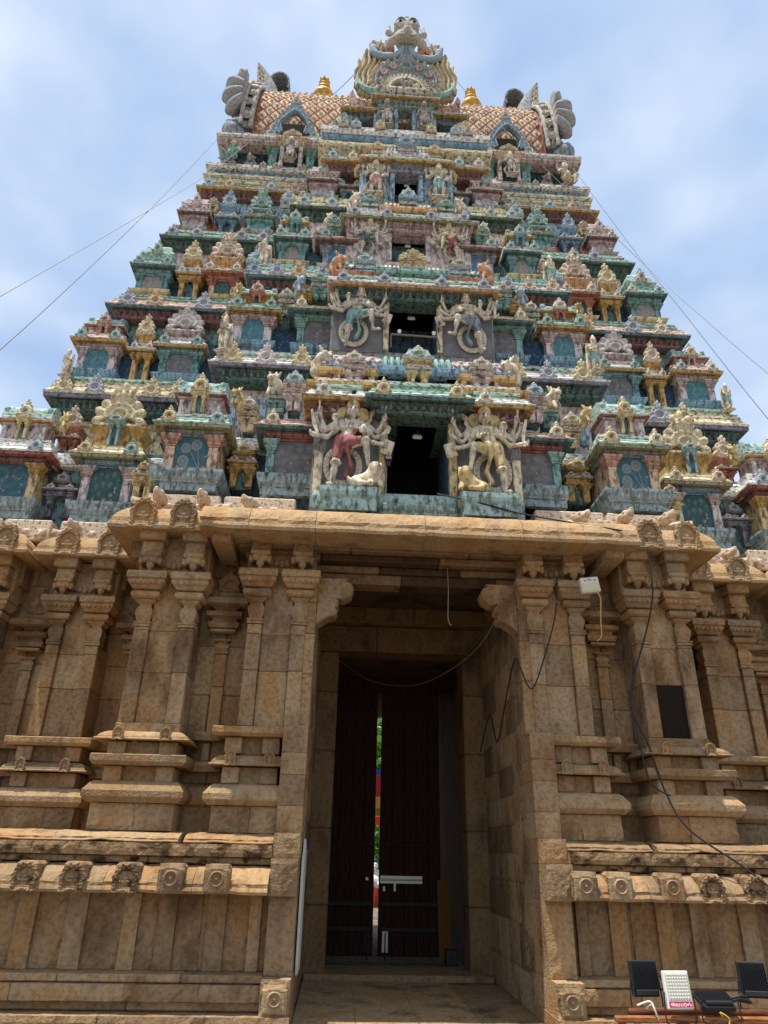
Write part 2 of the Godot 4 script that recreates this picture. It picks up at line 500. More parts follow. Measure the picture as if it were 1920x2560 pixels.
# bodies: tapered bones [a, b, ra, rb] melted together on a grid and skinned as surface nets; returns [vertices, indices]
func melt(bones: Array, cell: float, k: float) -> Array:
	var lo := Vector3(1e9, 1e9, 1e9)
	var hi := -lo
	for b in bones:
		var r: float = maxf(b[2], b[3]) + 3.0 / k + cell
		for p in [b[0], b[1]]:
			lo = lo.min(p - Vector3(r, r, r)); hi = hi.max(p + Vector3(r, r, r))
	var nx := int((hi.x - lo.x) / cell) + 2
	var ny := int((hi.y - lo.y) / cell) + 2
	var nz := int((hi.z - lo.z) / cell) + 2
	var f := PackedFloat32Array()
	f.resize(nx * ny * nz)
	for b in bones:
		var a: Vector3 = b[0]
		var d: Vector3 = b[1] - a
		var ra: float = b[2]
		var dr: float = b[3] - ra
		var l2 := maxf(d.length_squared(), 1e-9)
		var r: float = maxf(ra, b[3]) + 2.6 / k
		var l: Vector3 = (a.min(b[1]) - Vector3(r, r, r) - lo) / cell
		var h: Vector3 = (a.max(b[1]) + Vector3(r, r, r) - lo) / cell
		for z in range(maxi(0, int(l.z)), mini(nz, int(h.z) + 2)):
			for y in range(maxi(0, int(l.y)), mini(ny, int(h.y) + 2)):
				var row := (z * ny + y) * nx
				for x in range(maxi(0, int(l.x)), mini(nx, int(h.x) + 2)):
					var p := Vector3(lo.x + x * cell - a.x, lo.y + y * cell - a.y, lo.z + z * cell - a.z)
					var t := clampf(p.dot(d) / l2, 0.0, 1.0)
					var s := p.distance_to(d * t) - ra - dr * t
					if s * k < 2.6:
						f[row + x] += exp(-k * maxf(s, -8.0 / k))
	var v := PackedVector3Array()
	var idx := PackedInt32Array()
	var at := PackedInt32Array()
	at.resize(nx * ny * nz)
	at.fill(-1)
	var o := [0, 1, nx, nx + 1, nx * ny, nx * ny + 1, nx * ny + nx, nx * ny + nx + 1]
	var edges := [[0, 1], [2, 3], [4, 5], [6, 7], [0, 2], [1, 3], [4, 6], [5, 7], [0, 4], [1, 5], [2, 6], [3, 7]]
	for z in nz - 1:
		for y in ny - 1:
			var row := (z * ny + y) * nx
			for x in nx - 1:
				var i := row + x
				var m := 0
				if f[i] > 1.0: m += 1
				if f[i + 1] > 1.0: m += 1
				if f[i + nx] > 1.0: m += 1
				if f[i + nx + 1] > 1.0: m += 1
				if f[i + nx * ny] > 1.0: m += 1
				if f[i + nx * ny + 1] > 1.0: m += 1
				if f[i + nx * ny + nx] > 1.0: m += 1
				if f[i + nx * ny + nx + 1] > 1.0: m += 1
				if m == 0 or m == 8: continue
				var sum := Vector3.ZERO
				var c := 0
				for e in edges:
					var fa := f[i + o[e[0]]]
					var fb := f[i + o[e[1]]]
					if (fa > 1.0) != (fb > 1.0):
						var la := log(maxf(fa, 0.07))
						var lb := log(maxf(fb, 0.07))
						var t: float = la / (la - lb)
						var p0 := Vector3(e[0] & 1, (e[0] >> 1) & 1, e[0] >> 2)
						var p1 := Vector3(e[1] & 1, (e[1] >> 1) & 1, e[1] >> 2)
						sum += p0.lerp(p1, t)
						c += 1
				at[i] = v.size()
				v.append(lo + (Vector3(x, y, z) + sum / c) * cell)
	var sx := 1
	var sy := nx
	var sz := nx * ny
	for z in range(1, nz - 1):
		for y in range(1, ny - 1):
			var row := (z * ny + y) * nx
			for x in range(1, nx - 1):
				var i := row + x
				if at[i] < 0 and at[i - sx - sy] < 0 and at[i - sz - sy] < 0 and at[i - sx - sz] < 0: continue
				var s := f[i] > 1.0
				if s != (f[i + 1] > 1.0): _q(idx, at, i, i - sy, i - sy - sz, i - sz, s)
				if s != (f[i + nx] > 1.0): _q(idx, at, i, i - sz, i - sz - sx, i - sx, s)
				if s != (f[i + sz] > 1.0): _q(idx, at, i, i - sx, i - sx - sy, i - sy, s)
	return [v, idx]

func _q(idx: PackedInt32Array, at: PackedInt32Array, a: int, b: int, c: int, d: int, s: bool) -> void:
	if at[a] < 0 or at[b] < 0 or at[c] < 0 or at[d] < 0: return
	if s: idx.append_array([at[a], at[c], at[b], at[a], at[d], at[c]])
	else: idx.append_array([at[a], at[b], at[c], at[a], at[c], at[d]])

func mirrored(m: Array) -> Array:
	var v: PackedVector3Array = m[0].duplicate()
	var idx: PackedInt32Array = m[1].duplicate()
	for i in v.size(): v[i].x = -v[i].x
	for i in range(0, idx.size(), 3):
		var t := idx[i]; idx[i] = idx[i + 1]; idx[i + 1] = t
	return [v, idx]

func joined(a: Array, b: Array, t: Transform3D) -> void:
	var base: int = a[0].size()
	for p in b[0]: a[0].append(t * p)
	for i in b[1]: a[1].append(base + i)

# half-closed right hand, wrist at the origin, fingers along +y, palm towards +z; 0.19 long
func hand_shape() -> Array:
	if cache.has("hand"): return cache.hand
	var b := [[Vector3(0, 0, 0), Vector3(0, 0.06, 0), 0.03, 0.036], [Vector3(-0.02, 0.03, 0), Vector3(-0.025, 0.09, 0), 0.024, 0.022], [Vector3(0.02, 0.03, 0), Vector3(0.025, 0.09, 0), 0.024, 0.022]]
	var len := [0.036, 0.042, 0.04, 0.031]
	for i in 4:
		var x := -0.036 + 0.024 * i
		var p := Vector3(x, 0.1, 0)
		var l: float = len[i]
		var q := p + Vector3(0, l, 0.012)
		var r := q + Vector3(0, l * 0.25, l * 0.8)
		var e := r + Vector3(0, -l * 0.45, l * 0.5)
		b.append([p, q, 0.0115, 0.0105]); b.append([q, r, 0.0105, 0.0095]); b.append([r, e, 0.0095, 0.0085])
	b.append([Vector3(0.03, 0.025, 0.01), Vector3(0.062, 0.065, 0.03), 0.015, 0.013])
	b.append([Vector3(0.062, 0.065, 0.03), Vector3(0.05, 0.1, 0.05), 0.012, 0.01])
	cache.hand = melt(b, 0.0055, 260.0)
	return cache.hand

# a standing figure from joints; returns [vertices, indices]
func figure(j: Dictionary, cell: float, with_hands := true) -> Array:
	var s: float = j.get("s", 1.0)
	var b := []
	var head: Vector3 = j.head
	var hr: float = j.get("hr", 0.09)
	b.append([head + Vector3(0, 0.025, -0.01), head + Vector3(0, 0.03, -0.015), hr, hr])
	b.append([head + Vector3(0, -0.045, 0.015), head + Vector3(0, -0.05, 0.02), hr * 0.72, hr * 0.66])
	b.append([head + Vector3(0, 0.0, hr * 0.95), head + Vector3(0, -0.03, hr * 1.16), 0.012, 0.018])
	for e in [-1.0, 1.0]:
		b.append([head + Vector3(e * hr * 0.95, 0.02, -0.02), head + Vector3(e * hr * 1.05, -0.05, -0.01), 0.018, 0.02])
		b.append([head + Vector3(e * 0.02, -0.062, hr * 0.95), head + Vector3(e * 0.002, -0.06, hr * 1.0), 0.012, 0.014])
		b.append([head + Vector3(e * 0.035, 0.035, hr * 0.86), head + Vector3(e * 0.055, 0.03, hr * 0.78), 0.014, 0.012])
	b.append([head + Vector3(0, -0.08, -0.01), j.chest + Vector3(0, 0.08, -0.01), 0.04, 0.042])
	var chest: Vector3 = j.chest
	var waist: Vector3 = j.waist
	var hips: Vector3 = j.hips
	for e in [-1.0, 1.0]:
		b.append([chest + Vector3(e * 0.07, 0.01, 0.0), waist + Vector3(e * 0.035, 0, 0), 0.078, 0.06])
		b.append([waist + Vector3(e * 0.035, 0, 0.01), hips + Vector3(e * 0.06, 0, 0), 0.062, 0.08])
		b.append([chest + Vector3(e * 0.07, 0.0, 0.06), chest + Vector3(e * 0.075, -0.01, 0.065), 0.036, 0.036])
		b.append([chest + Vector3(0, 0.06, 0), chest + Vector3(e * 0.15, 0.05, 0), 0.048, 0.048])
	b.append([waist + Vector3(0, -0.02, 0.03), waist + Vector3(0, -0.05, 0.035), j.get("belly", 0.065), j.get("belly", 0.065)])
	for l in j.legs:
		var f: float = j.get("fat", 1.0)
		b.append([l[0], l[1], 0.082 * f, 0.054 * f]); b.append([l[1], l[1].lerp(l[2], 0.4), 0.052 * f, 0.05 * f]); b.append([l[1].lerp(l[2], 0.4), l[2], 0.05 * f, 0.03 * f])
		b.append([l[2] + Vector3(0, -0.01, -0.02), l[3], 0.028, 0.02])
		b.append([l[3] + Vector3(-0.02, 0, 0), l[3] + Vector3(0.02, 0, 0), 0.016, 0.016])
	for a in j.arms:
		b.append([a[0], a[1], 0.038, 0.029]); b.append([a[1], a[1].lerp(a[2], 0.35), 0.029, 0.03]); b.append([a[1].lerp(a[2], 0.35), a[2], 0.03, 0.02])
		for q in [0.45]:
			b.append([a[0].lerp(a[1], q), a[0].lerp(a[1], q + 0.02), 0.05, 0.05])
		b.append([a[1].lerp(a[2], 0.9), a[1].lerp(a[2], 0.92), 0.03, 0.03])
	for e in j.get("more", []): b.append(e)
	var m := melt(b, cell, 90.0)
	if with_hands:
		for a in j.arms:
			var y: Vector3 = (a[2] - a[1]).normalized()
			if a.size() > 3: y = (a[3] as Vector3).normalized()
			var z := Vector3(0, 0, 1)
			var x := y.cross(z).normalized()
			z = x.cross(y)
			var hs: float = 0.76
			joined(m, hand_shape() if a[2].x >= 0.0 else mirrored(hand_shape()), Transform3D(Basis(x, y, z) * hs, a[2]))
	return m


# ---------------------------------------------------------------- the sandstone gateway
func V2(a: Array) -> Array:
	var o := []
	for i in range(0, a.size(), 2): o.append(Vector2(a[i], a[i + 1]))
	return o

# dressed block, front face hacked and flaked: a grid pushed by noise
func rough_block(w: float, h: float, d: float, amp: float, sd: int) -> ArrayMesh:
	var key := "rb%.2f_%.2f_%.2f_%.3f_%d" % [w, h, d, amp, sd]
	if cache.has(key): return cache[key]
	var f := FastNoiseLite.new()
	f.seed = sd
	f.frequency = 2.2
	f.fractal_octaves = 4
	var m := MB.new()
	var nx := clampi(int(w / 0.045), 3, 26)
	var ny := clampi(int(h / 0.045), 3, 26)
	var p := []
	for j in ny + 1:
		for i in nx + 1:
			var e := minf(minf(i, nx - i), minf(j, ny - j))
			var x := w * (float(i) / nx - 0.5)
			var y := h * j / ny
			var q := f.get_noise_2d(x + sd * 3.7, y)
			var z := amp * (-0.9 * smoothstep(0.05, 0.14, q) + 0.45 * q + 0.3 * f.get_noise_2d(x * 4.0, y * 4.0 + sd))
			if e < 1: z = minf(z, 0.0) - 0.008
			p.append(Vector3(x, y, z))
	for j in ny:
		for i in nx:
			var a: Vector3 = p[j * (nx + 1) + i]; var b: Vector3 = p[j * (nx + 1) + i + 1]
			var c: Vector3 = p[(j + 1) * (nx + 1) + i + 1]; var e: Vector3 = p[(j + 1) * (nx + 1) + i]
			m.quad(a, b, c, e, Vector3.BACK)
	for i in nx:
		for j in [0, ny]:
			var a: Vector3 = p[j * (nx + 1) + i]; var b: Vector3 = p[j * (nx + 1) + i + 1]
			m.quad(a, b, Vector3(b.x, b.y, -d), Vector3(a.x, a.y, -d), Vector3.DOWN if j == 0 else Vector3.UP)
	for j in ny:
		for i in [0, nx]:
			var a: Vector3 = p[j * (nx + 1) + i]; var b: Vector3 = p[(j + 1) * (nx + 1) + i]
			m.quad(a, b, Vector3(b.x, b.y, -d), Vector3(a.x, a.y, -d), Vector3.LEFT if i == 0 else Vector3.RIGHT)
	cache[key] = m.mesh()
	return cache[key]

func block_mesh(w: float, h: float, d: float, c := 0.012) -> ArrayMesh:
	var key := "bl%.3f_%.3f_%.3f_%.3f" % [w, h, d, c]
	if not cache.has(key):
		var m := MB.new()
		m.cbox(Vector3(-w / 2, 0, -d), Vector3(w / 2, h, 0), c)
		cache[key] = m.mesh()
	return cache[key]

var stone_tints := []
func any_stone(k := -1) -> StandardMaterial3D:
	if stone_tints.is_empty():
		var t := [[236, 230, 222], [226, 216, 205], [240, 228, 210], [216, 209, 202], [236, 219, 198], [208, 199, 189], [228, 211, 194], [242, 234, 223]]
		for i in t.size():
			stone_tints.append(stone("sandstone_%d" % i, col(t[i][0], t[i][1], t[i][2])))
	return stone_tints[(rng.randi() if k < 0 else k) % stone_tints.size()]

# the same stone under a black crust of algae and lamp soot, in ragged patches
func crusted() -> StandardMaterial3D:
	var d := noise_tex("crust", 52, 0.012, 7, [[0.0, col(60, 56, 52)], [0.24, col(96, 90, 82)], [0.38, col(176, 166, 154)], [0.5, col(232, 224, 212)], [1.0, col(255, 250, 240)]], 1024)
	return surface("sandstone_crust", col(226, 216, 204), tex.stone, Vector3(0.55, 0.55, 0.55), 0.95, tex.stone_grain, 0.8, d, Vector3(0.3, 0.5, 0.3))

# row of blocks along x; edges listed
func course(parent: Node3D, xs: Array, y0: float, y1: float, z: float, d: float, amp := 0.0, sd := 1, c := 0.012, called := "stone_block") -> void:
	for i in xs.size() - 1:
		var w: float = xs[i + 1] - xs[i] - 0.005
		var at := Vector3((xs[i] + xs[i + 1]) / 2.0, y0 + 0.002, z + rng.randf_range(-0.004, 0.004))
		var mt: Material = crusted() if called in ["groove_course", "crusted_block"] else stone("sandstone_darker", col(186, 175, 164)) if called == "smoked_lintel" else any_stone()
		if called == "smoked_lintel" and i == 1 and z > -1.0 and y0 < 5.15: mt = stone("sandstone_sooted", col(116, 104, 96))
		if amp > 0.0: part(parent, called, rough_block(w, y1 - y0 - 0.004, d, amp, sd + i), mt, at)
		else: part(parent, called, block_mesh(w, y1 - y0 - 0.004, d, c), mt, at)

func kapota(y0: float, y1: float, o: float, back := -0.1) -> Array:   # curved stone eave
	var h := y1 - y0
	var p := [Vector2(back, y0 + h * 0.1), Vector2(o - 0.05, y0 + h * 0.02), Vector2(o - 0.01, y0), Vector2(o, y0 + h * 0.1), Vector2(o - 0.015, y0 + h * 0.2), Vector2(o - 0.03, y0 + h * 0.22), Vector2(o - 0.035, y0 + h * 0.34)]
	var rx := minf(0.3, (o - back) * 0.6)
	for k in 7:
		var a := PI / 2 * k / 6.0
		p.append(Vector2(o - 0.035 - rx * pow(k / 6.0, 1.25), y0 + h * (0.36 + 0.6 * sin(a))))
	p.append(Vector2(back, y1))
	return p

# chipped eave: long carved slab whose lower lip wanders
func eave_slab(w: float, y0: float, y1: float, o: float, back: float, sd: int, chip: float) -> ArrayMesh:
	var f := FastNoiseLite.new()
	f.seed = sd
	f.frequency = 1.4
	f.fractal_octaves = 3
	var m := MB.new()
	var prof := kapota(y0, y1, o, back)
	var n := maxi(4, int(w / 0.045))
	var last := []
	for i in n + 1:
		var x := -w / 2 + w * i / n
		var cur := []
		for k in prof.size():
			var p: Vector2 = prof[k]
			var g := f.get_noise_2d(x + sd, 0.0)
			var q := p
			if k >= 1 and k <= 5:
				q.y += chip * maxf(0.0, g) * 0.9
				q.x -= chip * maxf(0.0, g) * 0.9
			elif k > 5 and k < prof.size() - 1:
				q.x += f.get_noise_2d(x * 3.0, k * 0.6) * 0.016 + f.get_noise_2d(x * 11.0, k * 2.3) * 0.008
				q.y += f.get_noise_2d(x * 2.0 + 40.0, k * 0.9) * 0.012
			cur.append(Vector3(x, q.y, q.x))
		if i > 0:
			for k in prof.size() - 1:
				var d: Vector2 = prof[k + 1] - prof[k]
				m.quad(last[k], cur[k], cur[k + 1], last[k + 1], Vector3(0, -d.x, d.y))
		last = cur
		if i == 0 or i == n:
			var t := Geometry2D.triangulate_polygon(PackedVector2Array(prof))
			for k in range(0, t.size(), 3): m.tri(cur[t[k]], cur[t[k + 1]], cur[t[k + 2]], Vector3(-1 if i == 0 else 1, 0, 0))
	return m.mesh()

# capital over one pilaster: vase, cushion, lotus and abacus; origin at top of the shaft, 0.64 high
func capital_mesh(pw: float, aw: float, h: float) -> Array:
	var key := "cap%.2f%.2f%.2f" % [pw, aw, h]
	if cache.has(key): return cache[key]
	var k := h / 0.69
	var out := []
	var ring := func(hw: float) -> Array: return [Vector2(-hw, -0.2), Vector2(-hw, 0.0), Vector2(hw, 0.0), Vector2(hw, -0.2)]
	var m := MB.new()
	var hw := pw / 2
	m.sweep(ring.call(hw), V2([0, 0, 0.012, 0.0, 0.012, 0.03 * k, 0.0, 0.035 * k, 0.014, 0.04 * k, 0.014, 0.06 * k, -0.01, 0.065 * k, -0.005, 0.1 * k, 0.012, 0.15 * k, 0.016, 0.19 * k, 0.0, 0.24 * k, -0.02, 0.27 * k, -0.02, 0.29 * k, 0.03, 0.33 * k, 0.03, 0.35 * k, -0.08, 0.35 * k]))
	out.append(["vase", m.mesh()])
	m = MB.new()
	m.sweep(ring.call(hw), V2([0, 0.352 * k, 0.06, 0.356 * k, 0.085, 0.375 * k, 0.09, 0.4 * k, 0.083, 0.43 * k, 0.06, 0.448 * k, -0.05, 0.45 * k]))
	out.append(["cushion", m.mesh()])
	m = MB.new()
	var e := aw / 2 - hw
	m.sweep(ring.call(hw), V2([0, 0.452 * k, e * 0.5, 0.47 * k, e * 0.9, 0.55 * k, e * 0.9, 0.57 * k, e * 0.84, 0.575 * k, e * 0.84, 0.59 * k, e, 0.6 * k, e, 0.66 * k, e * 0.94, 0.69 * k, -0.05, 0.69 * k]))
	# scalloped lip under the abacus
	for i in 6:
		var x := -hw - e * 0.7 + (2 * hw + e * 1.4) * (i + 0.5) / 6.0
		m.cbox(Vector3(x - 0.028, 0.515 * k, e * 0.55), Vector3(x + 0.028, 0.56 * k, e * 0.93), 0.012)
	out.append(["abacus", m.mesh()])
	cache[key] = out
	return out

# corbels above an abacus pair, with hanging buds
func bracket_meshes() -> Array:
	if cache.has("brk"): return cache.brk
	var a := MB.new()
	a.cbox(Vector3(-0.13, 0.26, -0.3), Vector3(0.13, 0.42, 0.12), 0.012)
	a.cbox(Vector3(-0.17, 0.422, -0.3), Vector3(0.17, 0.6, 0.2), 0.02)
	var b := MB.new()
	b.cbox(Vector3(-0.1, 0.12, -0.2), Vector3(0.1, 0.258, 0.14), 0.02)
	b.cbox(Vector3(-0.13, 0.2, -0.2), Vector3(0.13, 0.262, 0.16), 0.015)
	b.cbox(Vector3(-0.145, 0.1, -0.1), Vector3(-0.09, 0.2, 0.13), 0.02)
	b.cbox(Vector3(0.09, 0.1, -0.1), Vector3(0.145, 0.2, 0.13), 0.02)
	var c := lathe([Vector2(0.004, -0.03), Vector2(0.018, 0.0), Vector2(0.022, 0.03), Vector2(0.05, 0.06), Vector2(0.055, 0.1), Vector2(0.03, 0.14)], 12)
	cache.brk = [["bracket", a.mesh(), Vector3.ZERO], ["bracket_carving", b.mesh(), Vector3.ZERO], ["hanging_bud", c, Vector3(0, 0.02, 0.07)]]
	return cache.brk

# pair of pilasters with the wall panel between; x centre, z front of the pilasters
func pilaster_bay(x: float, z: float, ycap: float, dark := -1) -> void:
	var bay := bag(gate, "pilaster_bay", Vector3(x, 2.92, z))
	var joints := [0.0, 0.64 + rng.randf_range(-0.05, 0.05), 1.13, ycap - 0.69 - 2.92]
	for s in [-1.0, 1.0]:
		for i in 3:
			part(bay, "shaft_block", block_mesh(0.18, joints[i + 1] - joints[i] - 0.004, 0.5, 0.009), any_stone(), Vector3(s * 0.275, joints[i], 0))
		for c in capital_mesh(0.18, 0.5, 0.69):
			part(bay, c[0], c[1], any_stone(), Vector3(s * 0.275, joints[3], 0))
		for b in bracket_meshes():
			part(bay, b[0], b[1], any_stone(), Vector3(s * 0.275, joints[3] + 0.69, 0) + b[2])
	for i in 3:
		var yy := joints[i + 1] as float
		if i == 2: yy = joints[3] + 0.69
		part(bay, "panel_stone", block_mesh(0.364, yy - joints[i] - 0.004, 0.4, 0.008), surface("soot_stone", col(58, 54, 52), tex.stone, Vector3(1.3, 0.4, 1.3), 0.9, tex.stone_grain, 1.0) if i == dark else any_stone(), Vector3(0, joints[i], -0.055))
	part(bay, "footing_stone", block_mesh(0.76, 0.12, 0.5, 0.008), any_stone(), Vector3(0, -0.121, 0.01))
	part(bay, "frieze_stone", block_mesh(0.9, 0.56, 0.5, 0.01), any_stone(), Vector3(0, joints[3] + 0.70, -0.06))
	var m := MB.new()   # carved festoon between the corbels
	for i in 5:
		var q := (i - 2) * 0.075
		m.cbox(Vector3(q - 0.034, 0.0 - absf(i - 2) * -0.012, 0), Vector3(q + 0.034, 0.09 + absf(i - 2) * 0.02, 0.05), 0.018)
	part(bay, "festoon", m.mesh(), any_stone(), Vector3(0, joints[3] + 0.78, -0.06))

# stacked base mouldings of one bay; kind 0 = plate over kapota, 1 = kapota over plate
func bay_base(x: float, hw: float, z: float, kind: int, right_flush := 0.0) -> void:
	var b := bag(gate, "moulded_base", Vector3(x, 1.76, z))
	var path := [Vector2(-hw, -0.7), Vector2(-hw, 0), Vector2(hw, 0), Vector2(hw, -0.7)]
	var bands := []
	if kind == 1: bands = [["k", 2.70, 2.82], ["r", 2.55, 2.70], ["p", 2.43, 2.55], ["r", 2.25, 2.43]]
	else: bands = [["p", 2.79, 2.90], ["r", 2.60, 2.79], ["k", 2.46, 2.60], ["r", 2.27, 2.46]]
	for e in bands:
		var y0: float = e[1] - 1.76
		var y1: float = e[2] - 1.76
		var h := y1 - y0
		if e[0] == "k":
			var m := MB.new()
			m.sweep(path, kapota(y0 + 0.002, y1 - 0.002, 0.11, -0.12))
			part(b, "kapota", m.mesh(), any_stone())
			for q in [-1.0, 1.0]:
				part(b, "medallion", carve("medal"), any_stone(), Vector3(q * hw * 0.62, y0, 0.09), Vector3(0.13, h * 1.3, 0.16))
		elif e[0] == "p":
			var m := MB.new()
			m.sweep(path, V2([-0.1, y0 + 0.002, 0.07, y0 + 0.002, 0.1, y0 + h * 0.3, 0.105, y0 + h * 0.34, 0.105, y1 - 0.012, 0.095, y1 - 0.002, -0.1, y1 - 0.002]))
			part(b, "plate_moulding", m.mesh(), any_stone())
		else:
			var m := MB.new()
			m.sweep([Vector2(-hw + 0.06, -0.7), Vector2(-hw + 0.06, -0.09), Vector2(hw - 0.06, -0.09), Vector2(hw - 0.06, -0.7)], V2([0, y0 + 0.002, 0, y1 - 0.002, -0.1, y1 - 0.002, -0.1, y0 + 0.002]))
			part(b, "neck", m.mesh(), any_stone())
			for q in [-1.0, 1.0]:
				part(b, "neck_block", block_mesh(0.2, h - 0.004, 0.3, 0.01), any_stone(), Vector3(q * (hw - 0.14), y0 + 0.002, 0.0))
	var m2 := MB.new()
	m2.sweep(path, V2([-0.1, 0.28, 0.07, 0.28, 0.12, 0.33, 0.125, 0.34, 0.125, 0.40, 0.06, 0.485, 0.03, 0.505, -0.1, 0.507]))
	part(b, "chamfered_course", m2.mesh(), any_stone())
	course(b, [-hw - 0.03, rng.randf_range(-0.12, 0.12), hw + 0.03], 0.0, 0.276, 0.05, 0.7, 0.03, int(absf(x) * 37.0) + kind)

func build_gate() -> void:
	gate = thing("stone_gateway", "brown sandstone temple gateway with paired pilasters and a tall central doorway", "gateway")
	var core := stone("sandstone_core", col(236, 226, 212))
	var m := MB.new()
	# solid masonry behind the carved face (hidden joints are 5 mm)
	for s in [-1.0, 1.0]:
		m = MB.new()
		m.box(Vector3(1.36 if s > 0 else -3.62, 0.0, -9.4), Vector3(3.62 if s > 0 else -1.36, 5.75, -0.62))
		m.box(Vector3(3.62 if s > 0 else -8.4, 0.0, -9.4), Vector3(8.4 if s > 0 else -3.62, 5.85, -1.98))
		m.box(Vector3(1.62 if s > 0 else -8.4, 0.0, -1.9), Vector3(8.4 if s > 0 else -1.62, 1.2, 0.1))
		part(gate, "core_wall", m.mesh(), core)
	# upper walls between the bays, in big slabs
	for s in [-1.0, 1.0]:
		for e in [[2.2, 2.86, -0.52, 4.95], [3.62, 4.5, -1.9, 5.2], [5.2, 6.0, -1.9, 5.2], [6.6, 8.0, -1.9, 5.2]]:
			var ys := [1.74, 2.3, 2.9, 3.42 + rng.randf_range(-0.1, 0.1), 4.0, 4.5, e[3], e[3] + 0.55]
			for i in ys.size() - 1:
				var xm: float = lerpf(e[0], e[1], rng.randf_range(0.35, 0.65))
				course(gate, [e[0], xm, e[1]] if s > 0 else [-e[1], -xm, -e[0]], ys[i], ys[i + 1], e[2], 0.12)
	# bays
	for s in [-1.0, 1.0]:
		pilaster_bay(s * 1.80, 0.0, 4.87)
		pilaster_bay(s * 3.20, 0.0, 4.78, 0 if s > 0 else -1)
		pilaster_bay(s * 4.80, -1.4, 4.87)
		pilaster_bay(s * 6.30, -1.4, 4.87)
		bay_base(s * 1.96, 0.36, 0.03, 0)
		bay_base(s * 3.20, 0.43, 0.12, 1)
		bay_base(s * 4.80, 0.46, -1.35, 0)
		bay_base(s * 6.30, 0.46, -1.35, 1)
		# low moulding in the recess between the bays
		m = MB.new()
		m.sweep([Vector2(s * 2.66 - 0.3, -0.42), Vector2(s * 2.66 + 0.3, -0.42)], V2([-0.1, 2.79, 0.06, 2.79, 0.09, 2.86, 0.09, 2.89, -0.1, 2.9]))
		m.sweep([Vector2(s * 2.66 - 0.3, -0.42), Vector2(s * 2.66 + 0.3, -0.42)], V2([-0.1, 2.43, 0.06, 2.43, 0.09, 2.5, 0.09, 2.54, -0.1, 2.55]))
		m.sweep([Vector2(s * 2.66 - 0.3, -0.42), Vector2(s * 2.66 + 0.3, -0.42)], V2([-0.1, 1.76, 0.1, 1.76, 0.1, 2.03, 0.14, 2.06, 0.14, 2.14, 0.06, 2.25, -0.1, 2.26]))
		part(gate, "recess_moulding", m.mesh(), any_stone())
		for xx in [2.58, 2.78]: part(gate, "recess_post", block_mesh(0.1, 0.22, 0.2), any_stone(), Vector3(s * xx, 2.556, -0.45))
		for q in [[4.04, 0.3], [5.55, 0.3]]:
			m = MB.new()
			m.sweep([Vector2(s * q[0] - q[1], -1.8), Vector2(s * q[0] + q[1], -1.8)], V2([-0.1, 2.79, 0.06, 2.79, 0.09, 2.86, 0.09, 2.89, -0.1, 2.9]))
			m.sweep([Vector2(s * q[0] - q[1], -1.8), Vector2(s * q[0] + q[1], -1.8)], V2([-0.1, 2.43, 0.06, 2.43, 0.09, 2.5, 0.09, 2.54, -0.1, 2.55]))
			m.sweep([Vector2(s * q[0] - q[1], -1.8), Vector2(s * q[0] + q[1], -1.8)], V2([-0.1, 1.76, 0.1, 1.76, 0.1, 2.03, 0.14, 2.06, 0.14, 2.14, 0.06, 2.25, -0.1, 2.26]))
			part(gate, "recess_moulding", m.mesh(), any_stone())
		# slender pilaster with a canopy and horseshoe gable in each recess
		for e in [[2.53, -0.46], [4.0, -1.82], [5.55, -1.82]]:
			var sp := bag(gate, "slender_pilaster", Vector3(s * e[0], 2.9, e[1]))
			part(sp, "shaft_block", block_mesh(0.15, 0.56, 0.2, 0.008), any_stone(), Vector3.ZERO)
			part(sp, "shaft_block", block_mesh(0.15, 0.42, 0.2, 0.008), any_stone(), Vector3(0, 0.564, 0))
			var cp := capital_mesh(0.15, 0.3, 0.36)
			part(sp, "vase", cp[0][1], any_stone(), Vector3(0, 0.99, 0))
			part(sp, "cushion", cp[1][1], any_stone(), Vector3(0, 1.07, 0.01))
			m = MB.new()
			var up := [Vector2(-0.1, -0.2), Vector2(-0.1, 0.0), Vector2(0.1, 0.0), Vector2(0.1, -0.2)]
			m.sweep(up, V2([0, 1.31, 0.08, 1.32, 0.1, 1.35, 0.1, 1.39, 0.06, 1.41, 0.06, 1.45, 0.13, 1.47, 0.13, 1.53, 0.06, 1.55, -0.04, 1.55]))
			part(sp, "plinth_moulding", m.mesh(), any_stone())
			m = MB.new()
			m.sweep(up, V2([0.02, 1.551, 0.06, 1.6, 0.2, 1.62, 0.22, 1.65, 0.21, 1.69, 0.12, 1.75, 0.1, 1.79, -0.04, 1.79]))
			part(sp, "canopy", m.mesh(), any_stone())
			part(sp, "horseshoe_gable", carve("flame"), any_stone(), Vector3(0, 1.79, -0.02), Vector3(0.34, 0.36, 0.3))
			part(sp, "medallion", carve("medal"), any_stone(), Vector3(-0.13, 1.68, 0.16), Vector3(0.1, 0.12, 0.2))
	# jamb pillars at the doorway: square blocks one over the other
	for s in [-1.0, 1.0]:
		var ys := [0.14, 0.46, 1.17, 1.52, 1.77, 2.05, 2.38, 2.62, 2.92, 3.57, 4.08, 4.5, 4.88]
		for i in ys.size() - 1:
			var big := i in [0, 2]
			var w := 0.29 if i < 8 else 0.15
			var xx: float = s * (1.31 + w / 2)
			var zz := 0.56 if i == 0 else 0.5 if i == 2 else 0.34 if i in [1, 3] else 0.18 if i < 8 else 0.0
			if i < 8: part(gate, "jamb_block", rough_block(w - 0.004, ys[i + 1] - ys[i] - 0.004, 1.0, 0.018 if big else 0.008, 40 + i), any_stone(), Vector3(xx, ys[i], zz))
			else: part(gate, "jamb_block", block_mesh(w - 0.004, ys[i + 1] - ys[i] - 0.004, 0.5, 0.01), any_stone(), Vector3(xx, ys[i], zz - 0.02))
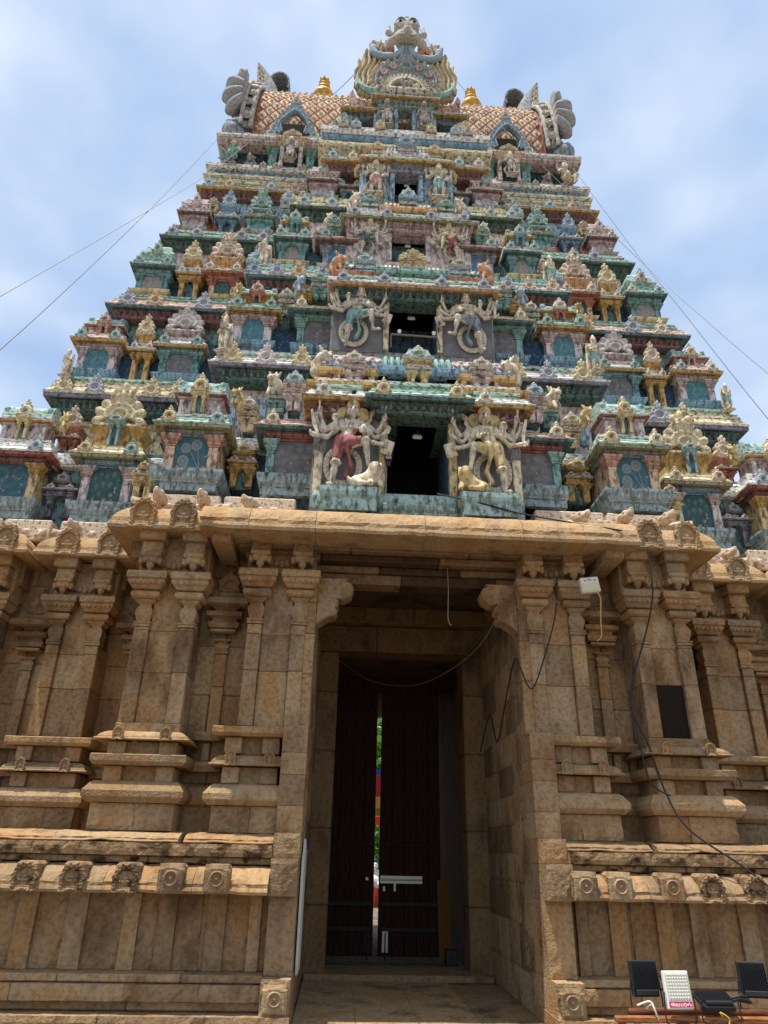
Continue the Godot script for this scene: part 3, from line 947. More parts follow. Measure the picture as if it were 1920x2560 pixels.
		part(gate, "rosette", carve("disc"), any_stone(), Vector3(s * 1.455, 0.18, 0.55), Vector3(0.24, 0.24, 0.25))
		# reveal of the passage, coursed ashlar
		var yy := [0.0, 0.4, 0.86, 1.3, 1.62, 1.95, 2.3, 2.66, 3.05, 3.5, 4.0, 4.45, 4.86]
		for i in yy.size() - 1:
			var zs := [-0.2, -0.2 - rng.randf_range(0.5, 0.9), -0.2 - rng.randf_range(1.1, 1.6), -2.05, -2.72]
			if i % 2 == 0: zs.remove_at(3)
			for k in zs.size() - 1:
				var d: float = zs[k] - zs[k + 1] - 0.004
				var o := part(gate, "reveal_block", rough_block(d, yy[i + 1] - yy[i] - 0.004, 0.3, 0.008, 70 + (i + k) % 5), stone("sandstone_darker", col(186, 175, 164)) if (i * 5 + k * 3) % 7 in [2, 5] else any_stone(), Vector3(s * (1.31 + rng.randf_range(-0.004, 0.004)), yy[i], (zs[k] + zs[k + 1]) / 2))  # some reveal stones get an evenly darker tint
				o.rotation.y = -s * PI / 2
		# door frame pillars
		var fy := [0.0, 0.9, 1.9, 3.0, 3.9, 4.55]
		for i in fy.size() - 1:
			part(gate, "frame_block", block_mesh(0.38, fy[i + 1] - fy[i] - 0.004, 0.6, 0.02), stone("sandstone_darker", col(186, 175, 164)), Vector3(s * 1.2, fy[i], -2.7))  # frame stones in one evenly darker sandstone tint
		# curled corbel under the front lintel
		var poly := PackedVector2Array()
		for e in [[0, -0.64], [0.04, -0.6], [0.16, -0.52], [0.24, -0.5], [0.27, -0.44], [0.24, -0.4], [0.28, -0.36], [0.28, -0.3], [0.24, -0.28], [0.34, -0.28], [0.44, -0.22], [0.47, -0.13], [0.44, -0.06], [0.37, -0.03], [0.4, 0.0], [0.0, 0.0]]:
			poly.append(Vector2(-s * e[0], e[1]))
		m = MB.new()
		m.prism(poly, -0.3, -0.02, 0.02)
		part(gate, "corbel", m.mesh(), any_stone(), Vector3(s * 1.31, 4.84, -0.02))
	# lintels and ceiling of the porch
	course(gate, [-1.42, -0.2, 1.1, 1.42], 4.86, 5.0, -0.28, 0.3, 0.0, 1, 0.012, "smoked_lintel")
	course(gate, [-1.42, -0.5, 0.6, 1.42], 5.0, 5.1, -0.22, 0.4, 0.0, 1, 0.02, "smoked_lintel")
	course(gate, [-2.3, -1.3, 0.3, 1.4, 2.3], 5.1, 5.2, -0.06, 0.45, 0.0, 1, 0.02, "smoked_lintel")
	course(gate, [-2.4, -0.9, 0.7, 2.4], 5.2, 5.3, 0.06, 0.6, 0.0, 1, 0.02, "smoked_lintel")
	part(gate, "carved_medallion", relief(0.34, 0.12, 24, 10, func(x, y): return maxf(torus(x, (y - 0.06) * 2.4, 0, 0, 0.12, 0.03, 0.02), dome(x, y, 0, 0.06, 0.08, 0.03, 0.02))), stone("sandstone_sooted", col(116, 104, 96)), Vector3(0.1, 4.87, -0.285))
	m = MB.new()
	m.box(Vector3(-1.6, 5.26, -2.7), Vector3(1.6, 5.7, -0.36))
	part(gate, "porch_ceiling", m.mesh(), stone("sandstone_soot", col(150, 138, 128)))
	course(gate, [-1.5, 0.2, 1.5], 4.98, 5.26, -2.5, 0.4, 0.0, 1, 0.012, "smoked_lintel")
	course(gate, [-1.5, -0.4, 1.5], 4.55, 4.975, -2.66, 0.5, 0.0, 1, 0.012, "smoked_lintel")
	# great eave over the porch, chipped slabs
	for e in [[-2.82, -2.2, 11], [-2.2, -1.36, 12], [-1.36, 0.04, 13], [0.04, 1.3, 14], [1.3, 2.1, 15], [2.1, 2.82, 16]]:
		part(gate, "eave_slab", eave_slab(e[1] - e[0] - 0.006, 0.0, 0.44, 0.42, -0.42, e[2], 0.07), stone("sandstone_pale", col(255, 246, 234), Vector3(0.8, 0.8, 0.8), 1.3), Vector3((e[0] + e[1]) / 2, 5.21, 0.2))
	for s in [-1.0, 1.0]:
		# eaves over the bays
		for e in [[3.33, 0.72, 5.31, 5.74, -0.05, [3.1, 3.62]], [4.82, 0.73, 5.43, 5.85, -1.45, [4.47, 5.08]], [6.3, 0.7, 5.43, 5.85, -1.4, [5.96, 6.5]]]:
			m = MB.new()
			m.sweep([Vector2(-e[1] + 0.34, -0.8), Vector2(-e[1] + 0.34, 0), Vector2(e[1] - 0.34, 0), Vector2(e[1] - 0.34, -0.8)], kapota(0.0, e[3] - e[2], 0.34, -0.16))
			part(gate, "bay_eave", m.mesh(), stone("sandstone_pale", col(255, 246, 234), Vector3(0.8, 0.8, 0.8), 1.3), Vector3(s * e[0], e[2], e[4]))
			for x in e[5]:
				part(gate, "medallion", carve("medal"), any_stone(), Vector3(s * x, e[2] + 0.01, e[4] + 0.3), Vector3(0.34, 0.44, 0.3))
				m = MB.new()
				m.cbox(Vector3(-0.13, 0, -0.3), Vector3(0.13, 0.36, 0.0), 0.06)
				part(gate, "medallion_block", m.mesh(), any_stone(), Vector3(s * x, e[2] + 0.015, e[4] + 0.305))
			m = MB.new()
			m.box(Vector3(s * e[0] - e[1] + 0.2, 5.1, e[4] - 0.75), Vector3(s * e[0] + e[1] - 0.2, e[3] - 0.004, e[4] - 0.18))
			part(gate, "eave_backing", m.mesh(), any_stone())
		# eave running back between the bays
		m = MB.new()
		m.box(Vector3(s * 5.2 - 3.2, 5.5, -2.4), Vector3(s * 5.2 + 3.2, 5.84, -1.72))
		part(gate, "recess_eave", m.mesh(), any_stone())
		for xx in [2.55]:
			m = MB.new()
			m.prism(PackedVector2Array([Vector2(-0.12, 0), Vector2(0.12, 0), Vector2(0.12, 0.14), Vector2(-0.12, 0.14)]), -0.6, 0.3, 0.02)
			part(gate, "eave_rafter", m.mesh(), any_stone(), Vector3(s * xx, 5.12, 0.1))
	# projecting plinth: wave moulding, slab, dark groove, great kapota, dado, steps
	for s in [-1.0, 1.0]:
		var X := func(a: Array) -> Array:
			if s > 0: return a
			var r := []
			for q in a: r.append(-q)
			r.reverse()
			return r
		for e in [[1.6, 2.56, 0.24], [2.6, 3.92, 0.3], [3.93, 5.1, 0.22], [5.1, 6.4, 0.22]]:
			part(gate, "wave_moulding", eave_slab(e[1] - e[0] - 0.006, 1.645, 1.76, e[2] + 0.1, -0.9, int(e[0] * 10), 0.03), any_stone(), Vector3(s * (e[0] + e[1]) / 2, 0, 0.0))
		course(gate, X.call([1.6, 2.5, 3.3, 4.1, 5.0, 6.5]), 1.52, 1.643, 0.42, 1.0, 0.012, 90, 0.012, "crusted_block")
		course(gate, X.call([1.6, 2.9, 4.6, 6.5]), 1.45, 1.52, 0.34, 1.0, 0.0, 90, 0.012, "groove_course")
		var xs := [1.6, 2.36, 3.25, 3.9, 4.8, 6.4]
		for i in xs.size() - 1:
			part(gate, "kapota_slab", eave_slab(xs[i + 1] - xs[i] - 0.005, 1.18, 1.45, 0.62, 0.0, 30 + i + int(s) * 5, 0.035), any_stone(), Vector3(s * (xs[i] + xs[i + 1]) / 2, 0, 0.0))
		for x in ([2.12, 2.58, 3.03, 3.55, 4.02, 4.5] if s < 0 else [1.68, 2.05, 2.6, 3.03, 3.5, 3.95]):
			part(gate, "kapota_medallion", carve("disc" if x < 2.9 else "medal"), crusted() if x > 2.8 else any_stone(), Vector3(s * x, 1.185, 0.585), Vector3(0.26, 0.27, 0.3))
			m = MB.new()
			m.cbox(Vector3(-0.12, 0, -0.35), Vector3(0.12, 0.27, 0.0), 0.03)
			part(gate, "medallion_block", m.mesh(), crusted() if x > 2.8 else any_stone(), Vector3(s * x, 1.186, 0.6))
		# dado with strips
		xs = [1.6, 2.3, 3.0, 3.6, 4.2, 4.9, 5.6, 6.4]
		course(gate, X.call(xs), 0.47, 1.17, 0.14, 0.2, 0.025, 60 + int(s) * 7)
		for e in [[1.74, 0.12], [2.14, 0.19], [2.65, 0.18], [3.02, 0.16], [3.58, 0.2], [4.09, 0.19], [4.7, 0.2], [5.3, 0.2]]:
			part(gate, "dado_strip", rough_block(e[1], 0.69, 0.2, 0.012, int(e[0] * 20)), any_stone(), Vector3(s * e[0], 0.472, 0.2))
		course(gate, X.call([1.6, 2.4, 3.6, 4.9, 6.4]), 0.395, 0.47, 0.4, 1.0)
		course(gate, X.call([1.6, 2.2, 2.92, 4.0, 5.1, 6.4]), 0.25, 0.392, 0.47, 1.0, 0.03, 20 + int(s) * 3)
		course(gate, X.call([1.6, 2.9, 4.3, 6.4]), 0.16, 0.248, 0.36, 1.0)
		course(gate, X.call([1.3, 2.1, 3.1, 4.2, 5.3, 6.4]), 0.004, 0.158, 0.6, 1.0, 0.015, 25)
	# carved beast heads along the top ledge
	var ha := beast_head()
	for s in [-1.0, 1.0]:
		for e in [[3.77, 5.84, -0.1, -0.9], [3.55, 5.9, 0.06, 0.0], [2.96, 5.9, 0.06, 0.0], [2.72, 5.8, -0.1, 0.9], [2.33, 5.9, -0.05, -0.4], [6.08, 5.92, -1.35, 0.0], [5.71, 5.88, -1.45, 0.8], [5.32, 5.88, -1.45, -0.8], [5.16, 5.98, -1.3, 0.0], [4.57, 6.0, -1.3, 0.2], [4.35, 5.9, -1.45, 0.8]]:
			var o := part(gate, "beast_head", ha, PW("peach"), Vector3(s * e[0], e[1] - 0.02, e[2] - 0.1), Vector3(0.8, 0.68, 0.9))
			o.rotation.y = e[3] * s * -1.0
		for e in [[3.25, 0.5, 5.72, 6.06, -0.2], [2.2, 0.5, 5.72, 6.06, -0.2], [4.9, 0.5, 5.8, 6.15, -1.5], [5.9, 0.36, 5.8, 6.15, -1.5], [6.7, 0.4, 5.8, 6.15, -1.5]]:
			m = MB.new()
			m.cbox(Vector3(-e[1], 0, -0.6), Vector3(e[1], e[3] - e[2], 0), 0.02)
			part(gate, "ledge_block", m.mesh(), PW("peach"), Vector3(s * e[0], e[2], e[4]))
			for k in 3:
				m = MB.new()
				m.cbox(Vector3(-0.06, 0, -0.05), Vector3(0.06, 0.09, 0.03), 0.028)
				part(gate, "square_boss", m.mesh(), PW("peach"), Vector3(s * e[0] + (k - 1) * 0.2, e[2] + 0.1, e[4]))

func beast_head() -> ArrayMesh:
	if cache.has("beast"): return cache.beast
	var b := [[Vector3(0, 0.06, -0.34), Vector3(0, 0.1, 0.0), 0.1, 0.09], [Vector3(0, 0.1, 0.0), Vector3(0, 0.07, 0.17), 0.085, 0.055], [Vector3(0, 0.12, 0.1), Vector3(0, 0.13, 0.19), 0.045, 0.035], [Vector3(0, 0.0, 0.0), Vector3(0, -0.05, 0.13), 0.06, 0.035]]
	for s in [-1.0, 1.0]:
		b.append([Vector3(s * 0.06, 0.14, 0.04), Vector3(s * 0.065, 0.145, 0.06), 0.026, 0.026])
		b.append([Vector3(s * 0.08, 0.13, -0.06), Vector3(s * 0.1, 0.07, -0.12), 0.03, 0.025])
		b.append([Vector3(s * 0.07, 0.04, 0.0), Vector3(s * 0.05, 0.03, 0.12), 0.03, 0.02])
	var r := melt(b, 0.016, 70.0)
	cache.beast = smooth(r[0], r[1])
	return cache.beast

# ---------------------------------------------------------------- painted panels (flat brushwork on plaster)
func dab(im: Image, p: Vector2, r: float, c: Color, a := 1.0) -> void:
	for y in range(maxi(0, int(p.y - r)), mini(im.get_height(), int(p.y + r) + 2)):
		for x in range(maxi(0, int(p.x - r)), mini(im.get_width(), int(p.x + r) + 2)):
			var d := Vector2(x, y).distance_to(p)
			if d < r: im.set_pixel(x, y, im.get_pixel(x, y).lerp(c, a * clampf((r - d) * 0.8, 0.0, 1.0)))

func stroke(im: Image, pts: Array, r0: float, r1: float, c: Color, a := 0.8) -> void:
	for i in pts.size() - 1:
		var n := maxi(2, int(pts[i].distance_to(pts[i + 1]) / 1.5))
		for k in n:
			var t := float(k) / n
			dab(im, pts[i].lerp(pts[i + 1], t), lerpf(r0, r1, (i + t) / (pts.size() - 1)), c, a)

func blossom(im: Image, p: Vector2, r: float, c: Color) -> void:
	for k in 16:
		var d := Vector2.from_angle(TAU * k / 16.0)
		stroke(im, [p + d * r * 0.6, p + d * r], r * 0.09, r * 0.13, c, 0.85)
	dab(im, p, r * 0.52, c, 0.4)
	for k in 7: dab(im, p + Vector2.from_angle(k * 2.4) * r * 0.08 * k, r * 0.09, c, 0.9)

func panel_tex(kind: int, ground_: Color, ink: Color, peel: float) -> ImageTexture:
	var key := "panel%d%s%.1f" % [kind, ground_.to_html(), peel]
	if tex.has(key): return tex[key]
	var n := 160
	var im := Image.create(n, n, false, Image.FORMAT_RGB8)
	var f := FastNoiseLite.new()
	f.seed = kind * 7 + 3
	f.frequency = 0.02
	f.fractal_octaves = 5
	for y in n:
		for x in n:
			im.set_pixel(x, y, ground_.lerp(ground_ * 1.5, clampf(f.get_noise_2d(x, y) * 0.5 + 0.2, 0.0, 1.0)))
	match kind:
		0:
			for e in [[50, 50, 24], [100, 34, 26], [44, 108, 27]]:
				stroke(im, [Vector2(e[0], e[1]), Vector2(lerpf(e[0], 124, 0.4), e[1] + 22), Vector2(126, 150)], 1.5, 3.0, ink, 0.5)
				blossom(im, Vector2(e[0], e[1]), e[2], ink)
		1:
			for k in 12:
				var d := Vector2.from_angle(TAU * k / 12.0 + 0.2)
				stroke(im, [Vector2(80, 80), Vector2(80, 80) + d * 62], 1.2, 2.0, ink, 0.7)
				dab(im, Vector2(80, 80) + d * 66, 7, ink, 0.7)
				for q in [-0.5, 0.5]: stroke(im, [Vector2(80, 80) + d * 36, Vector2(80, 80) + d * 46 + d.rotated(q) * 10], 3.0, 1.0, ink, 0.6)
		2:
			for k in 11:
				var t := Vector2([22, 48, 78, 110, 138, 34, 66, 98, 128, 52, 108][k], [44, 24, 34, 22, 48, 78, 66, 70, 84, 112, 116][k])
				stroke(im, [Vector2(80, 156), Vector2(lerpf(80, t.x, 0.4), lerpf(156, t.y, 0.5)), t], 1.0, 0.8, ink, 0.35)
				blossom(im, t, 11.0 + (k * 5) % 4, ink)
				stroke(im, [t + Vector2(0, 16), t + Vector2(9 - (k % 2) * 18, 24)], 2.5, 0.8, ink, 0.4)
		3:
			for q in 3:
				var c0: Vector2 = [Vector2(84, 96), Vector2(46, 46), Vector2(118, 40)][q]
				var R: float = [58.0, 34.0, 30.0][q]
				var tw: float = [1.0, -1.0, 1.0][q]
				var pts := []
				for k in 26:
					var t := k / 25.0
					pts.append(c0 + Vector2.from_angle((q * 1.7 + t * 7.5) * tw) * R * (0.1 + 0.9 * t))
				stroke(im, pts, 0.8, 1.8, ink, 0.32)
				for k in range(6, 26, 2):
					var c: Vector2 = pts[k]
					var d := (c - c0).normalized().rotated(0.9 * tw)
					stroke(im, [c, c + d * R * 0.16, c + d * R * 0.24], 1.2, R * 0.085, ink, 0.45)
	if peel > 0.0:
		f.seed = kind + int(peel * 10)
		f.frequency = 0.022
		for y in n:
			for x in n:
				if f.get_noise_2d(x, y) + (float(y) / n - 0.5) * 0.35 > 0.62 - peel: im.set_pixel(x, y, col(198, 150, 110))
	tex[key] = ImageTexture.create_from_image(im)
	return tex[key]

func panel_mat(kind: int, ground_: String, ink := "ash", peel := 0.0) -> StandardMaterial3D:
	var key := "panel_%d_%s_%.1f" % [kind, ground_, peel]
	if mats.has(key): return mats[key]
	var g: Array = PAINTS[ground_]
	var i: Array = PAINTS[ink]
	var m := StandardMaterial3D.new()
	m.resource_name = key
	m.albedo_texture = panel_tex(kind, col(g[0], g[1], g[2]) * 0.8, col(i[0], i[1], i[2]), peel)
	m.roughness = 0.85
	m.metallic_specular = 0.3
	mats[key] = m
	return m

# flat plaster panel with its own picture coordinates
func panel_mesh(w: float, h: float) -> ArrayMesh:
	var key := "pn%.3f_%.3f" % [w, h]
	if cache.has(key): return cache[key]
	var m := MB.new()
	m.box(Vector3(-w / 2, 0, -0.05), Vector3(w / 2, h, 0))
	for i in m.uv.size(): m.uv[i] = Vector2((m.v[i].x + w / 2) / w, 1.0 - m.v[i].y / h)
	cache[key] = m.mesh()
	return cache[key]

# ---------------------------------------------------------------- the stucco tower
func U(hw: float, d: float) -> Array:   # plan of a projecting body: back left, front left, front right, back right
	return [Vector2(-hw, -d), Vector2(-hw, 0), Vector2(hw, 0), Vector2(hw, -d)]

func stucco_cap(pw: float, h: float) -> ArrayMesh:
	var key := "sc%.3f_%.3f" % [pw, h]
	if cache.has(key): return cache[key]
	var m := MB.new()
	var e := pw * 0.55
	m.sweep(U(pw / 2, 0.14), V2([-0.02, 0, 0.012, 0, 0.012, h * 0.1, 0.0, h * 0.14, e * 0.35, h * 0.26, e * 0.4, h * 0.36, e * 0.2, h * 0.42, e * 0.2, h * 0.48, e * 0.75, h * 0.66, e * 0.8, h * 0.74, e, h * 0.78, e, h, -0.02, h]))
	cache[key] = m.mesh()
	return cache[key]

# row of little lotus petals below an eave (each a few pixels: kept together)
func petals(parent: Node3D, hw: float, y: float, h: float, z: float, mat: Material, ends := 0.0) -> void:
	var m := MB.new()
	var n := maxi(4, int(hw * 2.0 / 0.075))
	for i in n:
		var x := -hw + 2.0 * hw * (i + 0.5) / n
		var w := hw / n * 0.78
		m.cbox(Vector3(x - w, y, z - 0.02), Vector3(x + w, y + h, z + 0.014), 0.013)
	if ends > 0.0:
		var k := int(ends / 0.075)
		for s in [-1.0, 1.0]:
			for i in k:
				var zz := z - ends * (i + 0.7) / k
				m.cbox(Vector3(s * (hw + 0.01) - 0.02, y, zz - 0.028), Vector3(s * (hw + 0.01) + 0.014, y + h, zz + 0.028), 0.012)
	part(parent, "petal_row", m.mesh(), mat).set_meta("kind", "stuff")

# soffit + coloured fascia + weathered curved top; out = overhang
func eave_parts(parent: Node3D, path: Array, y0: float, y1: float, out: float, fascia: Material, top: Material, called := "eave") -> void:
	var h := y1 - y0
	var m := MB.new()
	m.sweep(path, V2([-0.05, y0 + 0.06 * h, out * 0.55, y0 + 0.12 * h, out - 0.012, y0, out - 0.002, y0 + 0.02, out - 0.002, y0 + h * 0.2, -0.05, y0 + h * 0.2]))
	part(parent, called + "_fascia", m.mesh(), fascia)
	m = MB.new()
	m.sweep(path, V2([-0.06, y0 + h * 0.202, out + 0.012, y0 + h * 0.202, out + 0.015, y0 + h * 0.32, out - 0.01, y0 + h * 0.35, out - 0.015, y0 + h * 0.38, out - 0.06, y0 + h * 0.62, out - 0.085, y0 + h * 0.66, out - 0.07, y0 + h * 0.7, out - 0.075, y0 + h * 0.84, out - 0.12, y0 + h * 0.9, out * 0.5, y0 + h, -0.06, y0 + h]))
	part(parent, called, m.mesh(), top)

var washes := 0
func eave_wash() -> Material:
	washes += 1
	return [weathered(), weathered("weathered_sea", col(200, 232, 222)), weathered("weathered_cream", col(246, 236, 208)), weathered(), weathered("weathered_rose", col(250, 226, 218))][washes % 5]

# miniature shrine. s: x z w yb yp yc ye yt, hw (half eave), d depth; colours base pil cap panel frieze edge; roof ...
func shrine(s: Dictionary, mirror := true) -> void:
	var yb: float = s.yb
	var o := bag(tower, "miniature_shrine", Vector3(s.x, yb, s.z))
	var hw: float = s.w / 2.0
	var pw: float = s.get("pw", 0.14)
	var yp: float = s.yp - yb
	var yc: float = s.yc - yb
	var ye: float = s.ye - yb
	var yt: float = s.yt - yb
	var drop: float = minf((s.ye - 1.6) * (s.hw - hw) / (8.8 - s.z), ye - yc - 0.07)   # levels were read in the wall's plane; the eave hangs in front of it
	ye -= drop
	yt -= drop
	var d: float = s.get("d", 0.5)
	var m := MB.new()
	# base with a leaf band
	var bo: float = s.get("bo", 0.1)
	m.sweep(U(hw, d), V2([-0.05, 0, bo * 0.35, 0, bo * 0.35, yp * 0.34, bo * 0.6, yp * 0.38, bo * 0.6, yp * 0.46, bo * 0.72, yp * 0.5, bo, yp * 0.86, bo, yp, -0.05, yp]))
	part(o, "base", m.mesh(), P(s.base))
	if yp > 0.15: petals(o, hw + bo * 0.6, yp * 0.54, yp * 0.3, bo * 0.8, PL(s.base))
	# wall and panel
	m = MB.new()
	m.box(Vector3(-hw + 0.01, yp - 0.01, -d), Vector3(hw - 0.01, yc + 0.01, -0.075))
	part(o, "wall", m.mesh(), P(s.get("wall", s.pil)))
	part(o, "panel", panel_mesh(s.w - 2 * pw - 0.004, yc - yp - 0.004), panel_mat(s.get("pk", 3), s.panel, s.get("ink", "ash"), s.get("peel", 0.0)), Vector3(0, yp + 0.002, -0.024))
	var ch: float = minf(0.17, (yc - yp) * 0.3)
	for q in [-1.0, 1.0]:
		m = MB.new()
		m.cbox(Vector3(-pw / 2, yp, -0.12), Vector3(pw / 2, yc - ch - 0.06, 0), 0.008)
		m.cbox(Vector3(-pw / 2 + 0.004, yc - ch - 0.058, -0.12), Vector3(pw / 2 - 0.004, yc - ch, -0.003), 0.006)
		part(o, "pilaster", m.mesh(), P(s.pil), Vector3(q * (hw - pw / 2), 0, 0))
		part(o, "capital", stucco_cap(pw, ch), P(s.cap), Vector3(q * (hw - pw / 2), yc - ch + 0.001, 0))
	# frieze stepping out to the eave
	var out: float = s.hw - hw
	m = MB.new()
	var fh := ye - yc
	m.sweep(U(hw, d), V2([-0.1, yc + 0.002, -0.005, yc + 0.002, -0.005, yc + fh * 0.3, 0.03, yc + fh * 0.34, 0.03, yc + fh * 0.5, out * 0.34, yc + fh * 0.95, out * 0.34, ye + 0.01, -0.1, ye + 0.01]))
	part(o, "frieze", m.mesh(), P(s.frieze))
	petals(o, hw + out * 0.16, yc + fh * 0.52, fh * 0.4, out * 0.26, PL(s.frieze), d * 0.7)
	var top: Material = eave_wash()
	eave_parts(o, U(hw, d), ye, yt, out, P(s.edge), top)
	var kc: Array = s.get("kudu", ["turquoise", "turquoise"])
	var ks: float = s.get("ks", 0.24)
	if kc.size():
		for i in 2:
			part(o, "kudu", carve(s.get("kk", "kudu")), PW(kc[i]), Vector3((i * 2 - 1) * s.hw * 0.62, ye + (yt - ye) * 0.25, out - 0.03), Vector3(ks, ks, 0.3))
	match s.get("roof", ""):
		"barrel": roof_barrel(o, s, yt)
		"nasi": roof_nasi(o, s, yt)
		"box": roof_box(o, s, yt)
	if mirror: twin(o)

func mini_front(o: Node3D, x: float, y0: float, y1: float, hw: float, z: float, c: String, kc: String, kind := "kudu", kh := 0.3) -> void:
	# two little columns, eave and horseshoe
	for q in [-1.0, 1.0]:
		var m := MB.new()
		m.cbox(Vector3(-hw * 0.22, y0, -0.06), Vector3(hw * 0.22, y1 - 0.05, 0.0), 0.006)
		m.cbox(Vector3(-hw * 0.34, y1 - 0.05, -0.06), Vector3(hw * 0.34, y1, 0.015), 0.006)
		part(o, "column", m.mesh(), P(c), Vector3(x + q * hw * 0.62, 0, z))
	var b := MB.new()
	b.box(Vector3(-hw * 0.6, y0, -0.08), Vector3(hw * 0.6, y1, -0.05))
	part(o, "niche_back", b.mesh(), P("dark_teal"), Vector3(x, 0, z))
	b = MB.new()
	b.sweep(U(hw, 0.08), V2([-0.02, y1 + 0.001, 0.01, y1 + 0.001, hw * 0.4, y1 + hw * 0.35, hw * 0.42, y1 + hw * 0.5, -0.02, y1 + hw * 0.5]))
	part(o, "niche_eave", b.mesh(), P(c), Vector3(x, 0, z))
	part(o, "kudu", carve(kind), PW(kc), Vector3(x, y1 + hw * 0.5, z - 0.01), Vector3(hw * 2.9, kh, 0.3))

func roof_barrel(o: Node3D, s: Dictionary, yt: float) -> void:
	var yb: float = s.yb
	var rh: float = s.rh          # half length
	var yn: float = s.yn - yb     # underside of roof eave
	var yr: float = s.yr - yb     # top
	var d: float = s.get("rd", 0.42)
	var z: float = s.get("rz", -0.08)
	var m := MB.new()
	var st := yt + (yn - yt) * 0.35
	m.sweep(U(rh + 0.06, d), V2([-0.05, yt, 0.05, yt, 0.05, yt + (st - yt) * 0.45, 0.02, yt + (st - yt) * 0.5, 0.02, st, -0.05, st]))
	part(o, "stepped_band", m.mesh(), weathered(), Vector3(0, 0, z))
	m = MB.new()
	m.sweep(U(rh - 0.06, d), V2([-0.05, st, 0, st, 0, yn - 0.03, 0.04, yn, 0.04, yn + 0.01, -0.05, yn + 0.01]))
	part(o, "neck", m.mesh(), P(s.neck), Vector3(0, 0, z))
	for q in [-1.0, 1.0]:
		m = MB.new()
		m.cbox(Vector3(-0.045, st, -0.05), Vector3(0.045, yn - 0.04, 0.02), 0.006)
		part(o, "neck_post", m.mesh(), P("pale_mauve"), Vector3(q * (rh - 0.1), 0, z))
	var eh := (yr - yn) * 0.3
	eave_parts(o, U(rh - 0.06, d), yn + 0.011, yn + eh, 0.1, P(s.get("redge", s.neck)), weathered(), "roof_eave")
	for q in o.get_children():
		if String(q.name).begins_with("roof_eave"): q.position = Vector3(0, 0, z)
	# barrel vault, ends swelling
	var bh := yr - yn - eh
	var vts := []
	m = MB.new()
	var nseg := 8
	var nl := 10
	for i in nl + 1:
		var x := -rh + 2 * rh * i / nl
		var sw := 1.0 + 0.08 * pow(absf(x) / rh, 6.0)
		var ring := []
		for k in nseg + 1:
			var a := PI * k / nseg
			var zz := cos(a)
			ring.append(Vector3(x, yn + eh + bh * sw * pow(maxf(sin(a), 0.0), 0.7), -d / 2 + (d / 2 + 0.03) * signf(zz) * pow(absf(zz), 0.7)))
		vts.append(ring)
	for i in nl:
		for k in nseg:
			var a: Vector3 = vts[i][k]
			m.quad(a, vts[i + 1][k], vts[i + 1][k + 1], vts[i][k + 1], Vector3(0, a.y - yn - eh + 0.02, a.z + d / 2))
	for e in [0, nl]:
		for k in range(1, nseg): m.tri(vts[e][0], vts[e][k], vts[e][k + 1], Vector3(-1 if e == 0 else 1, 0, 0))
	part(o, "barrel_roof", m.mesh(), weathered("weathered_" + s.get("rc", "mint"), col(PAINTS[s.get("rc", "mint")][0], PAINTS[s.get("rc", "mint")][1], PAINTS[s.get("rc", "mint")][2]) * 1.1), Vector3(0, 0, z))
	for q in [-1.0, 1.0]:
		part(o, "roof_rosette", lathe([Vector2(0.0, 0.03), Vector2(0.035, 0.028), Vector2(0.055, 0.012), Vector2(0.06, 0.0)], 10), P("sea"), Vector3(q * rh * 0.86, yn + eh + bh * 0.6, z + 0.0)).rotation.x = PI / 2
	mini_front(o, 0.0, st, yn - 0.01, s.get("fw", 0.1), z + 0.1, s.get("front", "yellow"), s.get("rk", "yellow"), "kudu", (yr - yn) * 0.85)

func roof_nasi(o: Node3D, s: Dictionary, yt: float) -> void:
	var yb: float = s.yb
	var y0: float = s.yn - yb
	var y1: float = s.yr - yb
	var rh: float = s.rh
	var m := MB.new()
	m.sweep(U(rh * 0.86, 0.4), V2([-0.05, yt, 0.06, yt, 0.06, yt + (y0 - yt) * 0.35, 0.0, yt + (y0 - yt) * 0.4, 0.0, yt + (y0 - yt) * 0.65, 0.1, y0 - 0.02, 0.1, y0, -0.05, y0]))
	part(o, "neck", m.mesh(), P(s.neck), Vector3(0, 0, -0.06))
	part(o, "fan_gable", carve("nasi"), PW(s.rk), Vector3(0, y0, -0.02), Vector3(rh * 2.0, (y1 - y0) / 1.18, 0.42))
	m = MB.new()
	m.cbox(Vector3(-rh * 0.6, y0, -0.42), Vector3(rh * 0.6, y0 + (y1 - y0) * 0.45, -0.06), 0.03)
	part(o, "gable_backing", m.mesh(), P(s.neck))
	if s.has("front"): mini_front(o, 0.0, yt + 0.01, yt + (y0 - yt) * 0.9, 0.1, 0.12, s.front, s.front, "kudu", 0.16)

func roof_box(o: Node3D, s: Dictionary, yt: float) -> void:
	var yb: float = s.yb
	var y1: float = s.yr - yb
	var rh: float = s.rh
	var h := y1 - yt
	var m := MB.new()
	m.sweep(U(rh, 0.4), V2([-0.05, yt, 0.07, yt, 0.07, yt + h * 0.1, 0.03, yt + h * 0.13, 0.03, yt + h * 0.3, 0.06, yt + h * 0.34, 0.09, yt + h * 0.42, 0.08, yt + h * 0.52, 0.02, yt + h * 0.58, 0.0, yt + h * 0.85, -0.06, y1, -0.12, y1]))
	part(o, "stepped_roof", m.mesh(), weathered("weathered_" + s.rc, col(PAINTS[s.rc][0], PAINTS[s.rc][1], PAINTS[s.rc][2]) * 1.15), Vector3(0, 0, -0.06))
	part(o, "roof_kudu", carve("kudu"), PW(s.rk), Vector3(0, yt + h * 0.36, 0.02), Vector3(0.24, h * 0.62, 0.3))

